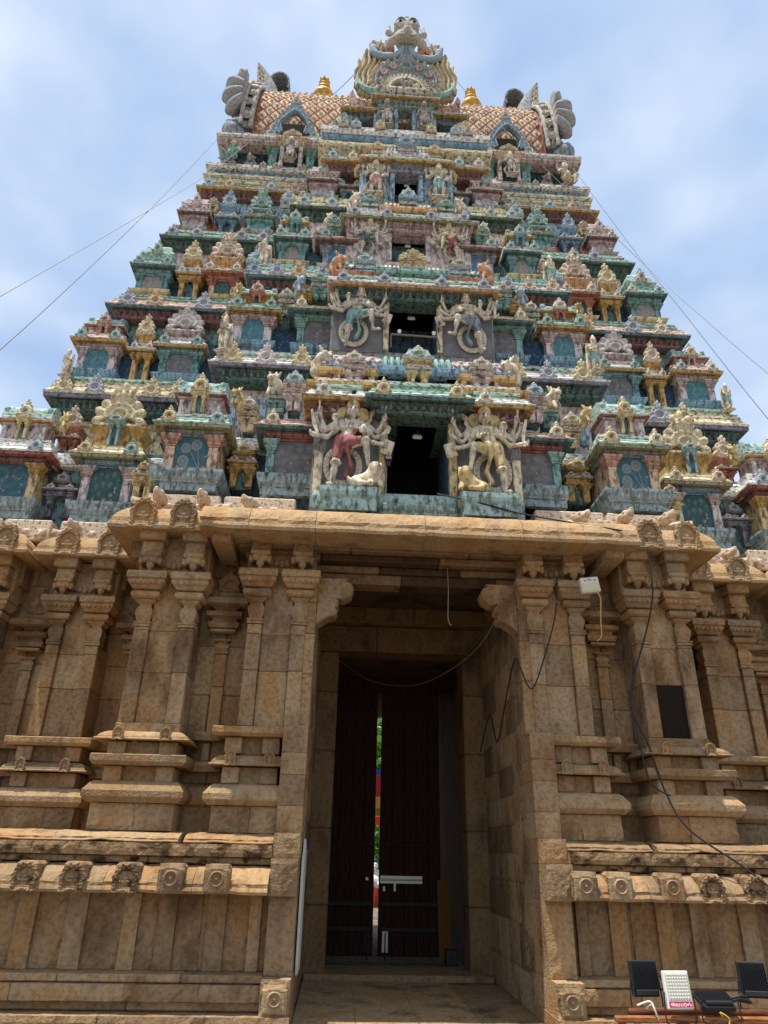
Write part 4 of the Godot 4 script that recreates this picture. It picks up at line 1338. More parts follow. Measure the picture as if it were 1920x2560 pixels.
# open pavilion on two columns under a slab, crowned by a flaming horseshoe
func pavilion(x: float, z: float, y0: float, yc: float, ye: float, yt: float, hw: float, ehw: float, c: String, kc: String, ytop: float, kw: float, kind := "flame", mirror := true) -> void:
	var drop := minf((ye - 1.6) * (ehw - hw) / (8.8 - z), ye - yc - 0.04)
	ye -= drop
	yt -= drop
	var o := bag(tower, "miniature_pavilion", Vector3(x, y0, z))
	for q in [-1.0, 1.0]:
		var m := MB.new()
		m.cbox(Vector3(-0.05, 0, -0.09), Vector3(0.05, yc - y0 - 0.08, 0), 0.007)
		part(o, "column", m.mesh(), P(c), Vector3(q * (hw - 0.05), 0, 0))
		part(o, "capital", stucco_cap(0.1, 0.08), P(c), Vector3(q * (hw - 0.05), yc - y0 - 0.079, 0))
	var b := MB.new()
	b.box(Vector3(-hw + 0.02, 0, -0.3), Vector3(hw - 0.02, yc - y0, -0.12))
	part(o, "niche_back", b.mesh(), P("dark_teal"))
	b = MB.new()
	b.sweep(U(hw, 0.3), V2([-0.05, yc - y0, 0, yc - y0, (ehw - hw) * 0.4, ye - y0 - 0.03, (ehw - hw) * 0.4, ye - y0, -0.05, ye - y0]))
	part(o, "frieze", b.mesh(), P(c))
	eave_parts(o, U(hw, 0.3), ye - y0 + 0.001, yt - y0, ehw - hw, P(c), weathered())
	for q in [-1.0, 1.0]:
		part(o, "kudu", carve("kudu"), PW("pale_mauve"), Vector3(q * ehw * 0.55, ye - y0 + 0.02, (ehw - hw) * 0.8), Vector3(0.17, (yt - ye) * 0.95, 0.2))
	if ytop > yt:
		b = MB.new()
		var y2 := yt + (ytop - yt) * 0.28
		b.sweep(U(kw * 0.7, 0.3), V2([-0.05, yt - y0, 0.0, yt - y0, 0.0, lerpf(yt, y2, 0.6) - y0, 0.06, y2 - y0 - 0.02, 0.06, y2 - y0, -0.05, y2 - y0]))
		part(o, "neck", b.mesh(), P(c), Vector3(0, 0, 0.0))
		part(o, "flame_kudu", carve(kind), PW(kc), Vector3(0, y2 - y0, 0.03), Vector3(kw * 2.0, (ytop - y2) / 1.26, 0.3))
	if mirror: twin(o)

# tier cornice: wall strip, dentils carved as leaves, soffit, weathered eave, upper bands, horseshoes on top
var dentil_count := 0
func cornice(x0: float, x1: float, z: float, zd: float, y0: float, y1: float, yd: float, frieze: String, edge: String, leaf: String, kudus: Array, kcols: Array, ks := 0.26, mirror := true, kk := "kudu", x_ret := 0.0) -> void:
	# x0..x1 front run (tips), z = tip plane, zd = dentil plane, yd = bottom of dentils
	var cx := (x0 + x1) / 2.0
	zd = maxf(zd, z - 0.19)
	yd = minf(1.6 + (yd - 1.6) * (8.8 - zd) / (8.8 - z), y0 - 0.13)
	var o := bag(tower, "cornice", Vector3(cx, yd, z))
	var out := z - zd
	var hw := (x1 - x0) / 2.0 - out
	var path := U(hw, 1.2)
	for i in path.size(): path[i] = path[i] + Vector2(0, -out)
	var m := MB.new()
	m.sweep(path, V2([-0.3, 0, 0.0, 0, 0.03, 0.02, 0.03, 0.05, 0.0, 0.06, 0.0, y0 - yd - 0.02, out * 0.5, y0 - yd + 0.02, -0.3, y0 - yd + 0.02]))
	part(o, "frieze", m.mesh(), P(frieze))
	# leaf-shaped dentils
	var dh: float = y0 - yd - 0.05
	var key := "dent%.2f" % dh
	if not cache.has(key):
		var q := MB.new()
		q.prism(PackedVector2Array([Vector2(-0.022, 0), Vector2(0.022, 0), Vector2(0.034, dh * 0.7), Vector2(0.034, dh), Vector2(-0.034, dh), Vector2(-0.034, dh * 0.7)]), -0.01, 0.04, 0.014)
		q.moved(0, Transform3D(Basis(Vector3.RIGHT, -0.18), Vector3.ZERO))
		var f := q.v.size()
		q.prism(PackedVector2Array([Vector2(-0.007, dh * 0.15), Vector2(0.007, dh * 0.15), Vector2(0.011, dh * 0.85), Vector2(-0.011, dh * 0.85)]), 0.03, 0.065, 0.006)
		cache[key] = q.mesh()
	var n := maxi(3, int(2.0 * hw / 0.115))
	for i in n:
		part(o, "dentil", cache[key], PL(frieze), Vector3(-hw + 2.0 * hw * (i + 0.5) / n, 0.065, -out + 0.012))
	var epath := path
	eave_parts(o, epath, y0 - yd + 0.021, y1 - yd, out, P(edge), eave_wash())
	m = MB.new()
	var hb := y1 - yd
	m.sweep(path, V2([-0.3, hb, 0.02, hb, 0.02, hb + 0.05, -0.01, hb + 0.055, -0.01, hb + 0.1, 0.03, hb + 0.11, 0.03, hb + 0.15, -0.3, hb + 0.15]))
	part(o, "upper_band", m.mesh(), weathered("weathered_sea", col(200, 232, 222)))
	for i in kudus.size():
		part(o, "kudu", carve(kk), PW(kcols[i % kcols.size()]), Vector3(kudus[i] - cx, y0 - yd + (y1 - y0) * 0.25, -0.03), Vector3(ks, ks * 1.05, 0.3))
	if mirror: twin(o)

func wallbox(x0: float, x1: float, y0: float, y1: float, z: float, c: String, back := -9.0, called := "wall") -> void:
	var m := MB.new()
	m.box(Vector3(x0, y0, back), Vector3(x1, y1, z))
	part(tower, called, m.mesh(), P(c))

func wall_posts(xs: Array, y0: float, y1: float, z: float, c: String, w := 0.1) -> void:
	for s in [-1.0, 1.0]:
		for x in xs:
			var m := MB.new()
			m.cbox(Vector3(-w / 2, 0, -0.05), Vector3(w / 2, y1 - y0 - 0.1, 0.03), 0.006)
			m.cbox(Vector3(-w * 0.85, y1 - y0 - 0.098, -0.05), Vector3(w * 0.85, y1 - y0, 0.05), 0.01)
			part(tower, "wall_post", m.mesh(), P(c), Vector3(s * x, y0, z))

# band of moulding across a wall
func band(x0: float, x1: float, y0: float, y1: float, z: float, out: float, mat: Material, mirror := true, called := "moulding") -> void:
	var m := MB.new()
	var h := y1 - y0
	m.sweep(U((x1 - x0) / 2.0, 0.6), V2([-0.05, 0, out * 0.8, 0, out, h * 0.3, out, h * 0.8, out * 0.7, h, -0.05, h]))
	var o := part(tower, called, m.mesh(), mat, Vector3((x0 + x1) / 2, y0, z))
	if mirror: twin(o)

# doorway wall of the central bay with a real opening
func door_bay(hw: float, y0: float, y1: float, z: float, ow: float, oy0: float, oy1: float, c: String, inner: String) -> void:
	var o := bag(tower, "doorway_bay", Vector3(0, y0, z))
	for s in [-1.0, 1.0]:
		var m := MB.new()
		m.box(Vector3(ow if s > 0 else -hw, 0, -1.1), Vector3(hw if s > 0 else -ow, y1 - y0, 0))
		part(o, "wall", m.mesh(), P(c))
		m = MB.new()
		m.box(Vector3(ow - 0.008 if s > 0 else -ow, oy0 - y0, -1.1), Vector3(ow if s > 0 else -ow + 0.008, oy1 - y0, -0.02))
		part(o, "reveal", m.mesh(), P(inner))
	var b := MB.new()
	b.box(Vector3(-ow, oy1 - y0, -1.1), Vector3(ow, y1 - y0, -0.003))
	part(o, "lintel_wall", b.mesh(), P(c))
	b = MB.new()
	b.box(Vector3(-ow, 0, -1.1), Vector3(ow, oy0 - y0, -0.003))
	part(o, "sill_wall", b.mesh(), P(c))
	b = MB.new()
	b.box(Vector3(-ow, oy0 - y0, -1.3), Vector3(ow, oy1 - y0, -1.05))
	part(o, "inner_wall", b.mesh(), P("interior_shade"))  # shade of the deep interior is put into this near-black colour
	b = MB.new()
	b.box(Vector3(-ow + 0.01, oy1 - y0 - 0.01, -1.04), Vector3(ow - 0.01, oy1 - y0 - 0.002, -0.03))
	part(o, "inner_ceiling", b.mesh(), P("interior_shade"))  # thin sheet with the interior shade painted in

func frame_post(x: float, y0: float, y1: float, z: float, w: float, c: String) -> void:
	var m := MB.new()
	m.cbox(Vector3(-w / 2, 0, -0.05), Vector3(w / 2, y1 - y0, 0.04), 0.01)
	for s in [-1.0, 1.0]: part(tower, "door_post", m.mesh(), P(c), Vector3(s * x, y0, z))

# central barrel roof over a doorway: three vaults with lion heads at the ends
func vault(x0: float, x1: float, y0: float, y1: float, z: float, d: float, mat: Material, scales: String, smat: Material, ribs := 9) -> void:
	var o := bag(tower, "vault_roof", Vector3((x0 + x1) / 2, y0, z))
	var hw := (x1 - x0) / 2
	var h := y1 - y0
	var m := MB.new()
	for k in 8:
		var a := PI * k / 8
		var b := PI * (k + 1) / 8
		var p := Vector3(0, h * sin(a), d * (cos(a) - 1.0))
		var q := Vector3(0, h * sin(b), d * (cos(b) - 1.0))
		m.quad(Vector3(-hw, p.y, p.z), Vector3(hw, p.y, p.z), Vector3(hw, q.y, q.z), Vector3(-hw, q.y, q.z), Vector3(0, p.y + 0.01, p.z + d))
		for s in [-1.0, 1.0]: m.tri(Vector3(s * hw, p.y, p.z), Vector3(s * hw, q.y, q.z), Vector3(s * hw, 0, -d), Vector3(s, 0, 0))
	part(o, "vault", m.mesh(), mat)
	if scales == "ribs":
		var c := tube([Vector3(0, 0, 0), Vector3(0, h * 0.38, -d * 0.08), Vector3(0, h * 0.71, -d * 0.29), Vector3(0, h * 0.92, -d * 0.62), Vector3(0, h, -d)], hw / ribs * 0.85, -1, 6)
		for i in ribs: part(o, "rib", c, smat, Vector3(-hw + 2 * hw * (i + 0.5) / ribs, 0.01, 0.0))
	elif scales == "scales":
		var q := MB.new()
		q.prism(PackedVector2Array([Vector2(0, -0.075), Vector2(0.05, -0.02), Vector2(0.05, 0.02), Vector2(0, 0.06), Vector2(-0.05, 0.02), Vector2(-0.05, -0.02)]), -0.01, 0.018, 0.016)
		var mq := q.mesh()
		var nx := maxi(3, int(hw * 2.0 / 0.125))
		for r in 3:
			var a := 0.42 + 0.42 * r
			for i in (nx if r % 2 == 0 else nx - 1):
				var x := -hw + 2 * hw * (i + (0.5 if r % 2 == 0 else 1.0)) / nx
				var t := part(o, "scale", mq, smat, Vector3(x, h * sin(a), d * (cos(a) - 1.0) + 0.003))
				t.rotation.x = -a
				t.scale = Vector3(hw * 2.0 / nx / 0.12, 1.0, 1.0)

func lion_head() -> ArrayMesh:
	if cache.has("lion_head"): return cache.lion_head
	var b := [[Vector3(0, -0.05, -0.12), Vector3(0, 0.1, 0.0), 0.1, 0.1], [Vector3(0, 0.12, 0.05), Vector3(0, 0.09, 0.16), 0.085, 0.055], [Vector3(0, 0.02, 0.06), Vector3(0, -0.02, 0.15), 0.05, 0.035], [Vector3(0, 0.16, 0.14), Vector3(0, 0.19, 0.17), 0.035, 0.025],
		[Vector3(0, 0.2, -0.02), Vector3(0, 0.34, -0.04), 0.05, 0.02], [Vector3(-0.05, -0.1, 0.06), Vector3(-0.06, -0.24, 0.1), 0.045, 0.035], [Vector3(0.05, -0.1, 0.06), Vector3(0.06, -0.24, 0.1), 0.045, 0.035], [Vector3(0, -0.05, -0.1), Vector3(0, -0.22, -0.12), 0.11, 0.12]]
	for s in [-1.0, 1.0]:
		b.append([Vector3(s * 0.055, 0.17, 0.07), Vector3(s * 0.06, 0.175, 0.09), 0.03, 0.03])
		b.append([Vector3(s * 0.07, 0.2, 0.0), Vector3(s * 0.11, 0.3, -0.03), 0.035, 0.02])
		b.append([Vector3(s * 0.1, 0.08, -0.03), Vector3(s * 0.13, -0.04, -0.06), 0.045, 0.05])
	var r := melt(b, 0.015, 75.0)
	cache.lion_head = smooth(r[0], r[1])
	return cache.lion_head

func lion(x: float, y: float, z: float, k: float, c: String, turn: float) -> void:
	for s in [-1.0, 1.0]:
		var o := part(tower, "lion_head", lion_head(), P(c), Vector3(s * x, y, z), Vector3(k, k, k))
		o.rotation.y = s * turn

func build_tower() -> void:
	tower = thing("painted_tower", "tall tapering temple tower of painted stucco tiers above the stone gateway", "tower")
	var W := func(a: float, b: float, y0: float, y1: float, z: float, c: String) -> void:
		wallbox(-b, -a, y0, y1, z, c); wallbox(a, b, y0, y1, z, c)
	# ------------------------------------------------ masses
	W.call(3.5, 7.3, 5.86, 7.76, -2.15, "dark_teal")
	W.call(2.9, 6.5, 7.7, 9.2, -3.05, "cream")
	W.call(2.9, 6.42, 9.2, 10.96, -3.12, "dark_blue")
	W.call(2.6, 5.95, 10.9, 11.7, -3.2, "green")
	W.call(2.4, 5.72, 11.6, 13.2, -3.36, "dark_teal")
	W.call(2.2, 5.4, 13.1, 14.6, -4.05, "pale_mauve")
	W.call(2.0, 5.35, 14.5, 15.9, -4.25, "violet")
	W.call(1.7, 4.95, 15.8, 16.75, -4.4, "light_blue")
	W.call(1.5, 4.85, 16.7, 17.7, -4.55, "cream")
	wallbox(-3.72, 3.72, 5.76, 7.62, -1.2, "dark_blue", -2.2)
	wallbox(-3.15, 3.15, 7.6, 8.95, -1.42, "pale_mauve", -3.1)
	wallbox(-3.12, 3.12, 8.95, 10.6, -1.52, "dark_blue", -3.2)
	wallbox(-2.85, 2.85, 10.5, 11.35, -1.75, "violet", -3.4)
	wallbox(-2.62, 2.62, 11.3, 12.85, -1.98, "dark_teal", -4.1)
	wallbox(-2.3, 2.3, 12.8, 14.2, -2.5, "pale_mauve", -4.3)
	wallbox(-2.2, 2.2, 14.2, 15.6, -2.88, "violet", -4.4)
	wallbox(-1.8, 1.8, 15.5, 16.0, -2.9, "maroon", -4.5)
	wallbox(-1.7, 1.7, 15.95, 17.6, -3.0, "cream", -5.0)
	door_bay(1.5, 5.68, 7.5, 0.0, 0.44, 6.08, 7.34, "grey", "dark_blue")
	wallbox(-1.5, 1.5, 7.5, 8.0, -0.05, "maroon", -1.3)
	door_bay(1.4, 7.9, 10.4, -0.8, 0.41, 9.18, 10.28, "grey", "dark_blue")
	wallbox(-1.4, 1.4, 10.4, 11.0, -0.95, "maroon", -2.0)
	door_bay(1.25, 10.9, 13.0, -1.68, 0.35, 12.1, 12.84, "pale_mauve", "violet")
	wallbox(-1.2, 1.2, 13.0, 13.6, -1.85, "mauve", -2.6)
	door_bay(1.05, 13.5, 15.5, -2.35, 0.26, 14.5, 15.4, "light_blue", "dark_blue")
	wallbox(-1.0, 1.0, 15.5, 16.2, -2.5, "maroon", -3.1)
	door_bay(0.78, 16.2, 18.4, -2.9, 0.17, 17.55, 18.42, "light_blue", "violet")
	tier_one()
	tier_two()
	tier_three()
	tier_four()
	roof_storey()

func tier_one() -> void:
	shrine({x = -3.28, z = -0.3, w = 0.76, yb = 6.14, yp = 6.46, yc = 7.06, ye = 7.24, yt = 7.46, hw = 0.56, d = 0.9, bo = 0.14, base = "grey_blue", pil = "peach", cap = "rose", panel = "dark_teal", pk = 0, peel = 0.1, frieze = "slate", edge = "olive", kudu = ["yellow", "sea"], roof = "barrel", yn = 7.78, yr = 8.14, rh = 0.36, neck = "mauve", redge = "maroon", rc = "mint", front = "yellow", rk = "yellow"})
	shrine({x = -4.92, z = -1.67, w = 0.8, yb = 6.2, yp = 6.54, yc = 7.2, ye = 7.41, yt = 7.68, hw = 0.6, d = 0.5, bo = 0.12, base = "grey_blue", pil = "pale_mauve", cap = "mauve", panel = "dark_green", pk = 2, peel = 0.12, frieze = "blue", edge = "olive", kudu = ["yellow", "sea"], roof = "nasi", yn = 8.0, yr = 8.9, rh = 0.44, neck = "ochre", rk = "yellow", front = "turquoise"})
	shrine({x = -6.52, z = -1.75, w = 0.92, yb = 6.25, yp = 6.59, yc = 7.24, ye = 7.42, yt = 7.7, hw = 0.69, d = 0.5, bo = 0.12, base = "grey_blue", pil = "yellow", cap = "ochre", panel = "dark_teal", pk = 3, frieze = "maroon", edge = "crimson", kudu = ["light_blue", "light_blue"], roof = "barrel", yn = 8.06, yr = 8.46, rh = 0.42, neck = "mauve", redge = "ochre", rc = "mint", front = "yellow", rk = "cream"})
	shrine({x = -1.72, z = -0.42, w = 0.98, pw = 0.12, yb = 6.2, yp = 6.53, yc = 7.13, ye = 7.36, yt = 7.56, hw = 0.68, d = 0.6, bo = 0.1, base = "grey_blue", pil = "green", cap = "sea", panel = "grey", pk = 2, peel = 0.08, frieze = "crimson", edge = "dark_teal", kudu = ["cream", "cream"]})
	pavilion(-2.62, -0.86, 6.56, 6.86, 6.97, 7.07, 0.17, 0.22, "ochre", "yellow", 7.3, 0.16, "kudu")
	pavilion(-2.64, -0.95, 7.62, 7.82, 7.9, 7.96, 0.1, 0.16, "cream", "stucco_pale", 8.24, 0.15, "kudu")
	pavilion(-5.76, -2.05, 6.45, 6.84, 6.95, 7.05, 0.2, 0.28, "violet", "lavender", 7.28, 0.14, "kudu")
	pavilion(-4.1, -0.95, 6.3, 6.62, 6.72, 6.8, 0.13, 0.18, "yellow", "yellow", 6.95, 0.1, "kudu")
	pavilion(-5.93, -2.25, 7.76, 8.0, 8.08, 8.14, 0.12, 0.2, "red", "rose", 8.74, 0.2)
	pavilion(-4.15, -2.3, 7.76, 8.0, 8.08, 8.14, 0.12, 0.2, "maroon", "rose", 8.5, 0.18)
	pavilion(-1.87, -0.3, 7.64, 7.86, 7.94, 7.98, 0.11, 0.15, "pale_mauve", "light_blue", 8.32, 0.17, "kudu")
	pavilion(-2.12, -0.42, 7.64, 7.8, 7.88, 7.93, 0.1, 0.14, "green", "green", 7.94, 0.12, "kudu")
	lion(2.2, 8.1, -0.4, 0.8, "stucco", 0.5)
	lion(2.78, 7.98, -0.6, 0.6, "yellow", 0.6)
	lion(5.9, 8.2, -1.9, 0.6, "yellow", -0.6)
	band(-7.2, -3.7, 5.98, 6.1, -2.0, 0.18, P("turquoise"))
	band(-3.7, -1.3, 6.0, 6.16, -1.0, 0.3, P("sea"))
	band(-4.5, -3.62, 7.4, 7.56, -2.0, 0.12, weathered())
	band(-3.0, -2.3, 7.3, 7.52, -1.15, 0.16, weathered())
	band(-5.9, -5.5, 7.34, 7.6, -2.05, 0.14, weathered())
	wall_posts([3.75, 4.3, 5.3, 6.3], 8.0, 8.75, -3.02, "light_blue", 0.14)
	band(-6.48, -3.2, 8.78, 8.88, -3.0, 0.05, P("cream"))
	wall_posts([2.5, 3.0], 7.9, 8.5, -1.4, "light_blue", 0.14)
	# centre: pedestals, frames, cornice and vaults
	band(-1.36, 1.36, 5.68, 6.06, 0.02, 0.1, P("turquoise"), false, "door_sill")
	for k in 7: 
		var m := MB.new()
		m.cbox(Vector3(-0.07, 0, -0.05), Vector3(0.07, 0.12, 0.03), 0.03)
		part(tower, "square_boss", m.mesh(), P("turquoise"), Vector3((k - 3) * 0.15, 5.78, 0.13))
	for s in [-1.0, 1.0]:
		var m := MB.new()
		m.sweep(U(0.34, 0.5), V2([-0.05, 0, 0.02, 0, 0.02, 0.18, 0.05, 0.21, 0.06, 0.26, 0.06, 0.33, -0.05, 0.34]))
		part(tower, "pedestal", m.mesh(), P("turquoise"), Vector3(s * 0.94, 5.66, 0.34))
	frame_post(0.5, 6.08, 7.36, 0.02, 0.11, "yellow")
	frame_post(1.41, 6.04, 6.7, 0.04, 0.12, "cream")
	band(-0.62, 0.62, 7.36, 7.44, 0.02, 0.06, P("peach"), false, "lintel")
	for s in [-1.0, 1.0]:
		part(tower, "niche_panel", panel_mesh(0.74, 1.1), panel_mat(5, "grey", "ash", 0.0), Vector3(s * 0.95, 6.05, 0.012))
	cornice(-1.68, -0.66, 0.3, 0.02, 7.42, 7.66, 7.2, "maroon", "ochre", "mauve", [-1.38], ["stucco_pale"], 0.25)
	cornice(-0.78, 0.78, 0.42, 0.1, 7.4, 7.66, 7.2, "dark_green", "dark_teal", "green", [-0.53, 0.53], ["yellow"], 0.25, false)
	band(-1.5, 1.5, 7.8, 7.9, -0.03, 0.16, P("ochre"), false)
	band(-1.45, 1.45, 7.9, 7.98, -0.03, 0.1, weathered(), false)
	for s in [-1.0, 1.0]:
		band(s * 0.97 - 0.42, s * 0.97 + 0.42, 8.1, 8.24, -0.1, 0.12, P("ochre"), false, "vault_eave")
		band(s * 0.97 - 0.4, s * 0.97 + 0.4, 8.24, 8.32, -0.1, 0.08, P("blue"), false, "vault_base")
		vault(s * 0.97 - 0.42, s * 0.97 + 0.42, 8.32, 8.62, -0.06, 0.3, P("mauve"), "scales", P("pale_mauve"))
		for xx in [0.7, 1.22]:
			var m := MB.new()
			m.cbox(Vector3(-0.05, 0, -0.1), Vector3(0.05, 0.12, 0), 0.01)
			part(tower, "vault_post", m.mesh(), P("peach"), Vector3(s * xx, 7.98, 0.0))
	band(-0.5, 0.5, 8.1, 8.26, -0.02, 0.12, P("blue"), false, "vault_eave")
	vault(-0.54, 0.54, 8.3, 8.6, -0.04, 0.3, P("green"), "ribs", P("sea"), 11)
	pavilion(-0.97, 0.03, 7.96, 8.12, 8.18, 8.23, 0.11, 0.15, "pale_mauve", "stucco_pale", 8.5, 0.17, "kudu")
	pavilion(0.0, 0.06, 7.98, 8.14, 8.2, 8.26, 0.15, 0.2, "yellow", "mint", 8.64, 0.24, "kudu", false)
	lion(1.46, 8.4, -0.12, 0.8, "stucco", -1.2)

func tier_two() -> void:
	cornice(-6.7, -3.0, -2.46, -2.86, 9.06, 9.5, 8.76, "dark_green", "violet", "mint", [-6.36, -5.79, -4.75, -4.25], ["yellow", "lavender", "yellow"], 0.36, true, "flame")
	cornice(-3.4, -1.4, -0.95, -1.3, 8.84, 9.13, 8.56, "dark_green", "violet", "mint", [-3.02, -2.46, -1.86], ["yellow", "pale_mauve", "yellow"], 0.36, true, "flame")
	band(-6.45, -3.2, 9.6, 9.74, -2.95, 0.16, P("pale_mauve"))
	band(-3.2, -1.3, 9.24, 9.4, -1.35, 0.16, P("mauve"))
	shrine({x = -6.06, z = -2.85, w = 0.74, yb = 9.74, yp = 9.96, yc = 10.5, ye = 10.71, yt = 10.95, hw = 0.53, base = "blue", pil = "pale_mauve", cap = "mauve", panel = "teal", pk = 3, frieze = "mauve", edge = "ochre", kudu = ["sea", "sea"], roof = "barrel", yn = 11.06, yr = 11.38, rh = 0.36, neck = "mauve", redge = "brick", rc = "mint", front = "rose", rk = "rose"})
	pavilion(-5.2, -2.86, 9.76, 10.38, 10.53, 10.74, 0.17, 0.27, "ochre", "yellow", 11.44, 0.19)
	shrine({x = -4.45, z = -2.85, w = 0.78, yb = 9.74, yp = 9.95, yc = 10.49, ye = 10.67, yt = 10.92, hw = 0.52, base = "blue", pil = "teal", cap = "teal", panel = "grey", pk = 3, peel = 0.1, frieze = "teal", edge = "ochre", kudu = ["sea", "sea"], roof = "nasi", yn = 11.04, yr = 11.8, rh = 0.38, neck = "mauve", rk = "pale_mauve"})
	shrine({x = -2.8, z = -1.3, w = 0.66, yb = 9.42, yp = 9.62, yc = 10.16, ye = 10.36, yt = 10.58, hw = 0.48, base = "blue", pil = "pale_mauve", cap = "mauve", panel = "teal", pk = 3, frieze = "mauve", edge = "ochre", kudu = ["green", "green"], roof = "barrel", yn = 10.7, yr = 10.98, rh = 0.34, neck = "ochre", redge = "ochre", rc = "mint", front = "red", rk = "rose"})
	shrine({x = -1.55, z = -1.14, w = 0.9, pw = 0.12, yb = 9.3, yp = 9.48, yc = 10.06, ye = 10.21, yt = 10.4, hw = 0.64, base = "blue", pil = "green", cap = "green", panel = "grey", pk = 3, frieze = "green", edge = "dark_teal", kudu = ["cream", "cream"]})
	for s in [-1.0, 1.0]:
		part(tower, "wall_panel", panel_mesh(0.46, 0.6), panel_mat(3, "dark_blue", "lavender"), Vector3(s * 2.24, 9.42, -1.46))
		for x in [4.85, 5.45, 3.75]: part(tower, "wall_panel", panel_mesh(0.36, 0.6), panel_mat(3, "dark_blue", "lavender", 0.06), Vector3(s * x, 9.85, -3.06))
	pavilion(-2.27, -1.4, 10.42, 10.58, 10.66, 10.72, 0.09, 0.14, "ash", "stucco_pale", 10.98, 0.14, "kudu")
	pavilion(-1.64, -0.95, 10.44, 10.6, 10.68, 10.73, 0.11, 0.15, "green", "green", 10.98, 0.16, "kudu")
	pavilion(-1.9, -1.05, 10.44, 10.56, 10.64, 10.7, 0.11, 0.15, "ochre", "ochre", 10.71, 0.1, "kudu")
	pavilion(-3.5, -2.5, 10.8, 10.98, 11.05, 11.1, 0.1, 0.15, "cream", "cream", 11.35, 0.14, "kudu")
	lion(2.0, 10.76, -1.05, 0.75, "light_blue", -0.4)
	lion(3.12, 10.72, -1.2, 0.5, "yellow", -0.4)
	frame_post(0.46, 9.2, 10.28, -0.78, 0.09, "cream")
	for s in [-1.0, 1.0]:
		part(tower, "niche_panel", panel_mesh(0.86, 1.16), panel_mat(5, "grey", "ash", 0.0), Vector3(s * 0.94, 9.15, -0.785))
	band(-0.6, 0.6, 10.29, 10.35, -0.78, 0.05, P("cream"), false, "lintel")
	cornice(-1.48, 1.48, -0.45, -0.74, 10.3, 10.52, 10.1, "dark_green", "orange", "green", [-1.22, -0.52, 0.47, 1.2], ["lavender"], 0.24, false)
	band(-1.4, 1.4, 10.66, 10.76, -0.86, 0.12, weathered(), false)
	for s in [-1.0, 1.0]:
		band(s * 0.9 - 0.44, s * 0.9 + 0.44, 10.9, 11.02, -0.95, 0.12, P("red"), false, "vault_eave")
		vault(s * 0.9 - 0.42, s * 0.9 + 0.42, 11.08, 11.38, -0.94, 0.26, P("dark_green"), "scales", P("mint"))
	band(-0.54, 0.54, 10.92, 11.04, -0.85, 0.12, P("green"), false, "vault_eave")
	vault(-0.52, 0.52, 11.06, 11.36, -0.92, 0.26, P("ash"), "ribs", P("stucco_pale"), 13)
	pavilion(-0.86, -0.87, 10.78, 11.0, 11.08, 11.13, 0.12, 0.17, "light_blue", "light_blue", 11.42, 0.2, "kudu")
	pavilion(0.0, -0.85, 10.8, 11.02, 11.1, 11.18, 0.13, 0.2, "yellow", "yellow", 11.58, 0.26, "nasi", false)
	lion(1.34, 11.24, -0.95, 0.78, "orange", -1.1)

